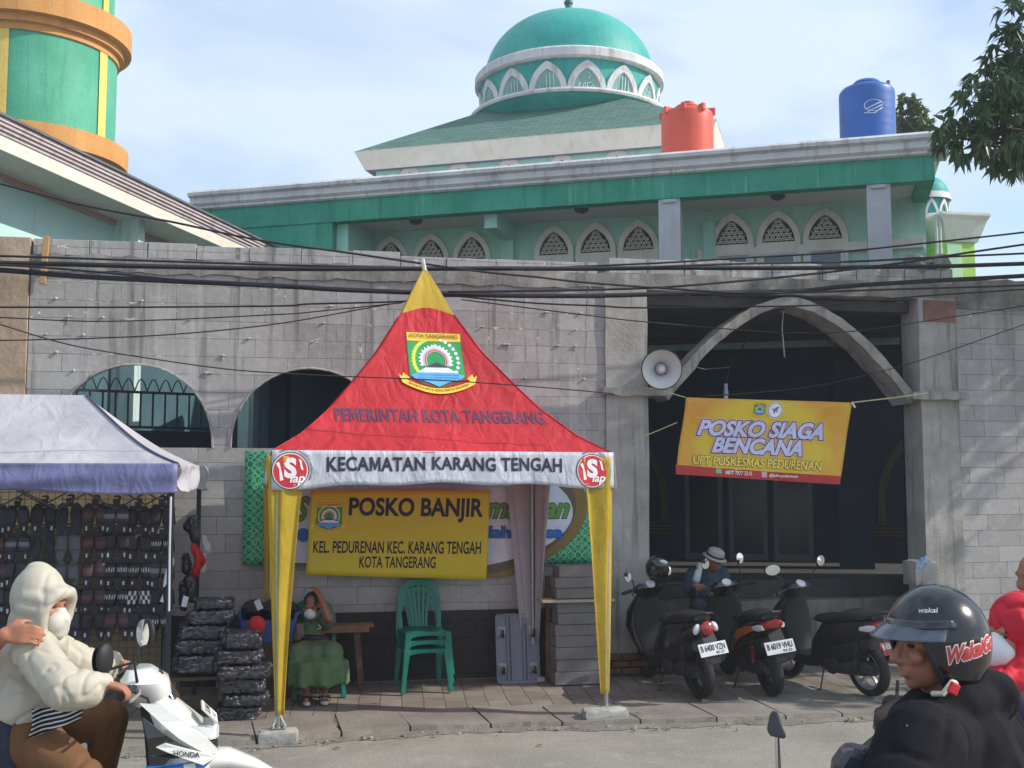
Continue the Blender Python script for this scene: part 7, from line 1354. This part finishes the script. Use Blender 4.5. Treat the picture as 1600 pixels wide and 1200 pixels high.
decal('scarf_print', [fit(text2d('M', .03), 0, 0, 1, 1)], lambda u, v, w_: RC + V((0, 0, .03)) - rf * .03 + (rr_ * -.8 * 1 + V((0, 0, 1)) * .5 - rf * (u - .5) * .5 + rr_ * -.5 * (.5 - v)).normalized() * .148, paint(226, 206, 212, .6), rd, 0, .2)
rs_h = R(176); scooter('scooter', 'dark scooter under the person in the red headscarf', tuple(V((J(1560, 1200, 4.2).x, J(1560, 1200, 4.2).y, .33))), rs_h, 0, dict(body=M_MATB, light='split', mirror=(.3, .2, 1.02)), None)
dk = person('dark-haired person barely showing at the right edge beyond the red headscarf', pD(1606, 1000, 5.4))
b = B(); face(b, J(1620, 902, 5.4), rf, UP, 1.0); b.chain([J(1614, 930, 5.4), J(1622, 985, 5.4), J(1630, 1060, 5.4), J(1630, 1130, 5.4)], [.055, .13, .15, .15]); 
for D in (5.25, 5.55): b.chain([J(1630, 1140, 5.4), J(1580, 1150, D), J(1590, 1270, D)], [.1, .07, .05])
b.blob('body', SKIN2, dk, .011, 4); b = B(); b.ell(J(1620, 892, 5.4) - rf * .035, (.098, .10, .105), rm); b.blob('hair', mat('dark_hair', S(26, 24, 28), .5, .2, 30), dk, .010, 2, .008, 30); b = B(); b.chain([J(1622, 985, 5.4), J(1630, 1060, 5.4), J(1630, 1130, 5.4)], [.16, .18, .17])
for D in (5.25, 5.55): b.chain([J(1630, 1140, 5.4), J(1580, 1150, D), J(1590, 1290, D)], [.13, .09, .07])
b.blob('dark_clothes', mat('dark_cloth', S(40, 38, 50), .8, .1), dk, .014, 4, .01, 8); scooter('scooter', 'dark scooter of the rider beyond the red headscarf', tuple(V((J(1620, 1100, 5.4).x, J(1620, 1100, 5.4).y, .30))), rs_h, 0, dict(body=M_MATB, light='split', mirror=(.3, .2, 1.02)), None)

# --- woman in green on the plastic chair, one hand on her head, phone in the other
wo = person('seated woman in a green uniform and white mask holding a phone under the tent', tuple(WC)); D0 = 11.42
WH_ = J(488, 946, 11.38); wf = (-_fw + V((-.05, 0, -.32)) - _rt * .12).normalized(); SA, SB = J(459, 978, 11.46), J(509, 977, 11.46); wm_r = wf.cross(UP).normalized(); wmm = Matrix((wm_r, wf, wm_r.cross(wf))).transposed()
PW_ = J(486, 1024, 11.48); KA, KB = J(467, 1022, 10.86), J(520, 1020, 10.88); FA, FB = J(479, 1080, 10.84), J(507, 1076, 10.88)
E_A, H_A = J(452, 1005, 11.32), J(466, 997, 11.14); E_B, H_B = J(514, 966, 11.2), J(500, 931, 11.3)
b = B(); face(b, WH_, wf, UP, .95); b.cap(WH_ - V((0, 0, .07)), J(486, 974, 11.46), .05, .055); b.chain([J(485, 982, 11.46), J(486, 1003, 11.47), PW_], [.11, .115, .13]); b.cap(SA, SB, .05)
b.chain([SA, E_A, H_A], [.05, .04, .028]); b.chain([SB, E_B, H_B], [.05, .042, .028])
hand(b, H_A, V((.1, -.15, .9)), _rt * -1, -_fw, .95, .75); hand(b, H_B, J(491, 917, 11.34) - H_B, _fw * -.8 - _rt * .3, -_rt * .5 + V((0, 0, -.6)), 1.0, .35)
for k_, f_ in ((KA, FA), (KB, FB)): b.chain([PW_, k_, f_], [.1, .07, .042]); b.cap(f_, f_ + V((-.0, -.14, -.06)), .036, .03)
b.blob('body', SKIN2, wo, .008, 3); eyes(wo, WH_, wf, UP, .95)
b = B(); b.ell(WH_ + V((0, 0, .04)) - wf * .03, (.09, .098, .092), wmm); b.ell(WH_ + V((0, 0, .0)) - wf * .055, (.085, .07, .1), wmm); b.cap(WH_ + V((0, 0, .085)) + wf * .04 - wm_r * .05, WH_ + V((0, 0, .05)) + wf * .072 - wm_r * .06, .028, .016); b.cap(WH_ + V((0, 0, .09)) + wf * .03 + wm_r * .03, WH_ + V((0, 0, .055)) + wf * .07 + wm_r * .05, .03, .016); b.blob('hair', mat('woman_hair', S(32, 26, 28), .5, .2, 30), wo, .008, 2, .006, 30)
b = B(); b.ell(WH_ - V((0, 0, .058)) + wf * .07, (.066, .05, .052), wmm); b.cap(WH_ - V((0, 0, .03)) + wf * .085, WH_ - V((0, 0, .035)) + wf * .1, .04, .025); b.blob('face_mask', mat('mask_white', S(214, 214, 218), .7, .03), wo, .006, 4)
M_GRN = mat('green_uniform', S(84, 112, 74), .8, .08, 6, bump=.1, bscale=140)
b = B(); b.chain([J(485, 984, 11.45), J(486, 1005, 11.45), PW_], [.145, .14, .155]); b.cap(SA, SB, .075); b.chain([SA, SA.lerp(E_A, .75)], [.075, .066]); b.chain([SB, SB.lerp(E_B, .5)], [.075, .066]); b.cap(J(487, 972, 11.44), J(487, 976, 11.44), .07); b.blob('blouse', M_GRN, wo, .009, 4, .007, 14, seed=2)
b = B(); rings = []
for v in range(13):
    t = v / 12; cx_ = 487 + 10 * min(1, t * 2); cy = 1006 + 62 * t; D = 11.45 - .58 * min(1, t * 2.4) ** .8; c = J(cx_, cy, D); rx = .16 + .13 * min(1, t * 2.2) ** .7 + .01 * t; ry = .13 + .05 * t; z0 = c.z
    rings.append([V((c.x + rx * math.cos(a) * (1 + .05 * t * math.sin(a * 9 + 1)), c.y + ry * math.sin(a) * (1 + .20 * t * math.sin(a * 8)), z0 + .02 * t * math.sin(a * 7) + (.0 if t > .2 else 0))) for a in [2 * math.pi * k / 64 for k in range(64)]])
b.loft(rings); b.cap(J(484, 1016, 11.42), KA + V((0, .03, -.01)), .12, .115); b.cap(J(490, 1016, 11.42), KB + V((0, .03, -.01)), .12, .115); b.cap(J(487, 1016, 11.42), (KA + KB) / 2 + V((0, .05, -.02)), .12, .10); b.blob('skirt', M_GRN, wo, .010, 6, .005, 9, seed=12)
b = B(); b.cap(J(470, 1000, 11.28), J(508, 1001, 11.30), .055, .055); b.box(J(489, 1001, 11.28), (.26, .09, .10)); b.blob('waist_bag', mat('black_bag_cloth', S(24, 24, 30), .6, .1), wo, .009, 4, .006, 14); B().box(J(489, 1004, 11.205), (.03, .012, .025)).build('buckle', M_ALU, wo)
B().box(J(469, 985, 11.1), (.07, .012, .135), Matrix.Rotation(-.08, 3, 'Y')).build('tmp', paint(96, 84, 86, .4), None, bevel=.006)
ph = bpy.data.objects['tmp']; ph.name = 'mobile_phone'; tag(ph, 'mobile phone held upright by the seated woman in green', 'phone')
b = B(); b.tube([J(497, 975, 11.29), J(502, 981, 11.28), J(496, 983, 11.28)], .006, 6); b.build('blouse_badge', paint(206, 214, 206, .6), wo)
for f_ in (FA, FB):
    c = f_ + V((0, -.05, -.045)); B().prism(sole_pts(.25, .1), lambda u, v, w_: V((c.x + u, c.y - .02 - v, .085 + w_)), .03).build('sandal', paint(196, 194, 196, .6), wo, bevel=.008); b = B(); b.grid(lambda u, v: V((c.x + .052 * math.cos(math.pi * u), c.y - .12 + .10 * v, .115 + .05 * math.sin(math.pi * u) ** .7)), 10, 4); b.build('sandal_strap', paint(30, 30, 38, .6), wo, smooth=60, solid=.008)
# --- man sitting on the gate steps
mn = person('man in a striped brimmed cap and blue jacket sitting on the gate steps', tuple(J(1105, 955, 13.2)))
MH = J(1116, 876, 13.1); mf = (-_fw * .55 + _rt * .55 + V((0, 0, -.55))).normalized(); mr_ = mf.cross(UP).normalized(); mmm = Matrix((mr_, mf, mr_.cross(mf))).transposed(); MP = J(1098, 950, 13.25); s1, s2 = J(1082, 898, 13.2), J(1128, 896, 13.3)
e1, h1, e2, h2 = J(1076, 922, 13.0), J(1086, 915, 12.85), J(1136, 925, 13.1), J(1122, 925, 12.9)
b = B(); face(b, MH, mf, UP, .98); b.cap(MH - V((0, 0, .08)), J(1106, 894, 13.25), .05, .06); b.chain([J(1104, 902, 13.25), J(1100, 928, 13.25), MP], [.13, .13, .14]); b.cap(s1, s2, .06); b.chain([s1, e1, h1], [.055, .042, .03]); b.chain([s2, e2, h2], [.055, .042, .03]); hand(b, h1, _rt + V((0, 0, -.3)), V((0, 0, 1)), -_fw, 1, .8); hand(b, h2, -_rt * .8 - _fw * .4, V((0, 0, 1)), _fw, 1, .8)
for kx, ky, kd, ax, ay in ((1090, 948, 12.75, 1086, 1000), (1142, 930, 12.85, 1128, 985)): b.chain([MP, J(kx, ky, kd), J(ax, ay, kd - .02)], [.11, .07, .045]); b.cap(J(ax, ay, kd), J(ax, ay + 2, kd - .15), .04, .035)
b.blob('body', SKIN2, mn, .009, 3)
b = B(); b.chain([J(1104, 902, 13.25), J(1100, 928, 13.25), MP], [.16, .165, .16]); b.cap(s1, s2, .085); b.chain([s1, e1, e1.lerp(h1, .8)], [.085, .07, .05]); b.chain([s2, e2, e2.lerp(h2, .8)], [.085, .07, .05]); b.blob('jacket', mat('blue_grey_jacket', S(56, 74, 94), .8, .15, 6), mn, .011, 4, .01, 11, seed=7)
b = B(); 
for kx, ky, kd, ax, ay in ((1090, 948, 12.75, 1086, 1000), (1142, 930, 12.85, 1128, 985)): b.chain([MP, J(kx, ky, kd), J(ax, ay, kd - .02)], [.14, .095, .07])
b.blob('trousers', mat('navy_trousers', S(44, 48, 70), .8, .1), mn, .012, 4, .008, 9)
mup = (mr_.cross(mf) + V((0, 0, .6))).normalized(); ax_, ay_, az_ = frame(V((0, 0, 0)), mup); cm = Matrix((ax_, ay_, az_)).transposed()
B().lathe([(.145, .035), (.13, .045), (.105, .05), (.103, .085), (.095, .12), (.06, .145), (0, .15)], MH + V((0, 0, -.0)) - mf * .01, 28, m=cm).build('cap', paint(176, 172, 166, .8), mn, smooth=40, solid=.006); B().lathe([(.1085, .055), (.109, .078)], MH - mf * .01, 28, m=cm).build('cap_band', paint(40, 44, 60, .8), mn, smooth=60, solid=.004)
b = B(); b.chain([J(1094, 882, 13.05), J(1088, 905, 12.95)], [.035, .05]); b.box(J(1092, 893, 12.98), (.06, .03, .2), Matrix.Rotation(.3, 3, 'Y')); tag(b.blob('white_towel', paint(196, 200, 204, .7), None, .01, 3, .008, 14), 'folded white cloth held up by the man on the gate steps', 'cloth')

# ================================================================== HAZE
hz_ = B().span((-45, -12, -1.25), (60, 60, 17)).build('haze', bpy.data.materials.new('haze_air')); tag(hz_, kind='stuff'); hm_ = hz_.data.materials[0]; hm_.use_nodes = True; t_ = hm_.node_tree; t_.nodes.remove(t_.nodes['Principled BSDF'])
pv_ = nn(t_, 'ShaderNodeVolumePrincipled'); pv_.inputs['Density'].default_value = .0022; pv_.inputs['Color'].default_value = (.86, .90, .96, 1); pv_.inputs['Anisotropy'].default_value = .3; t_.links.new(pv_.outputs[0], t_.nodes['Material Output'].inputs['Volume'])
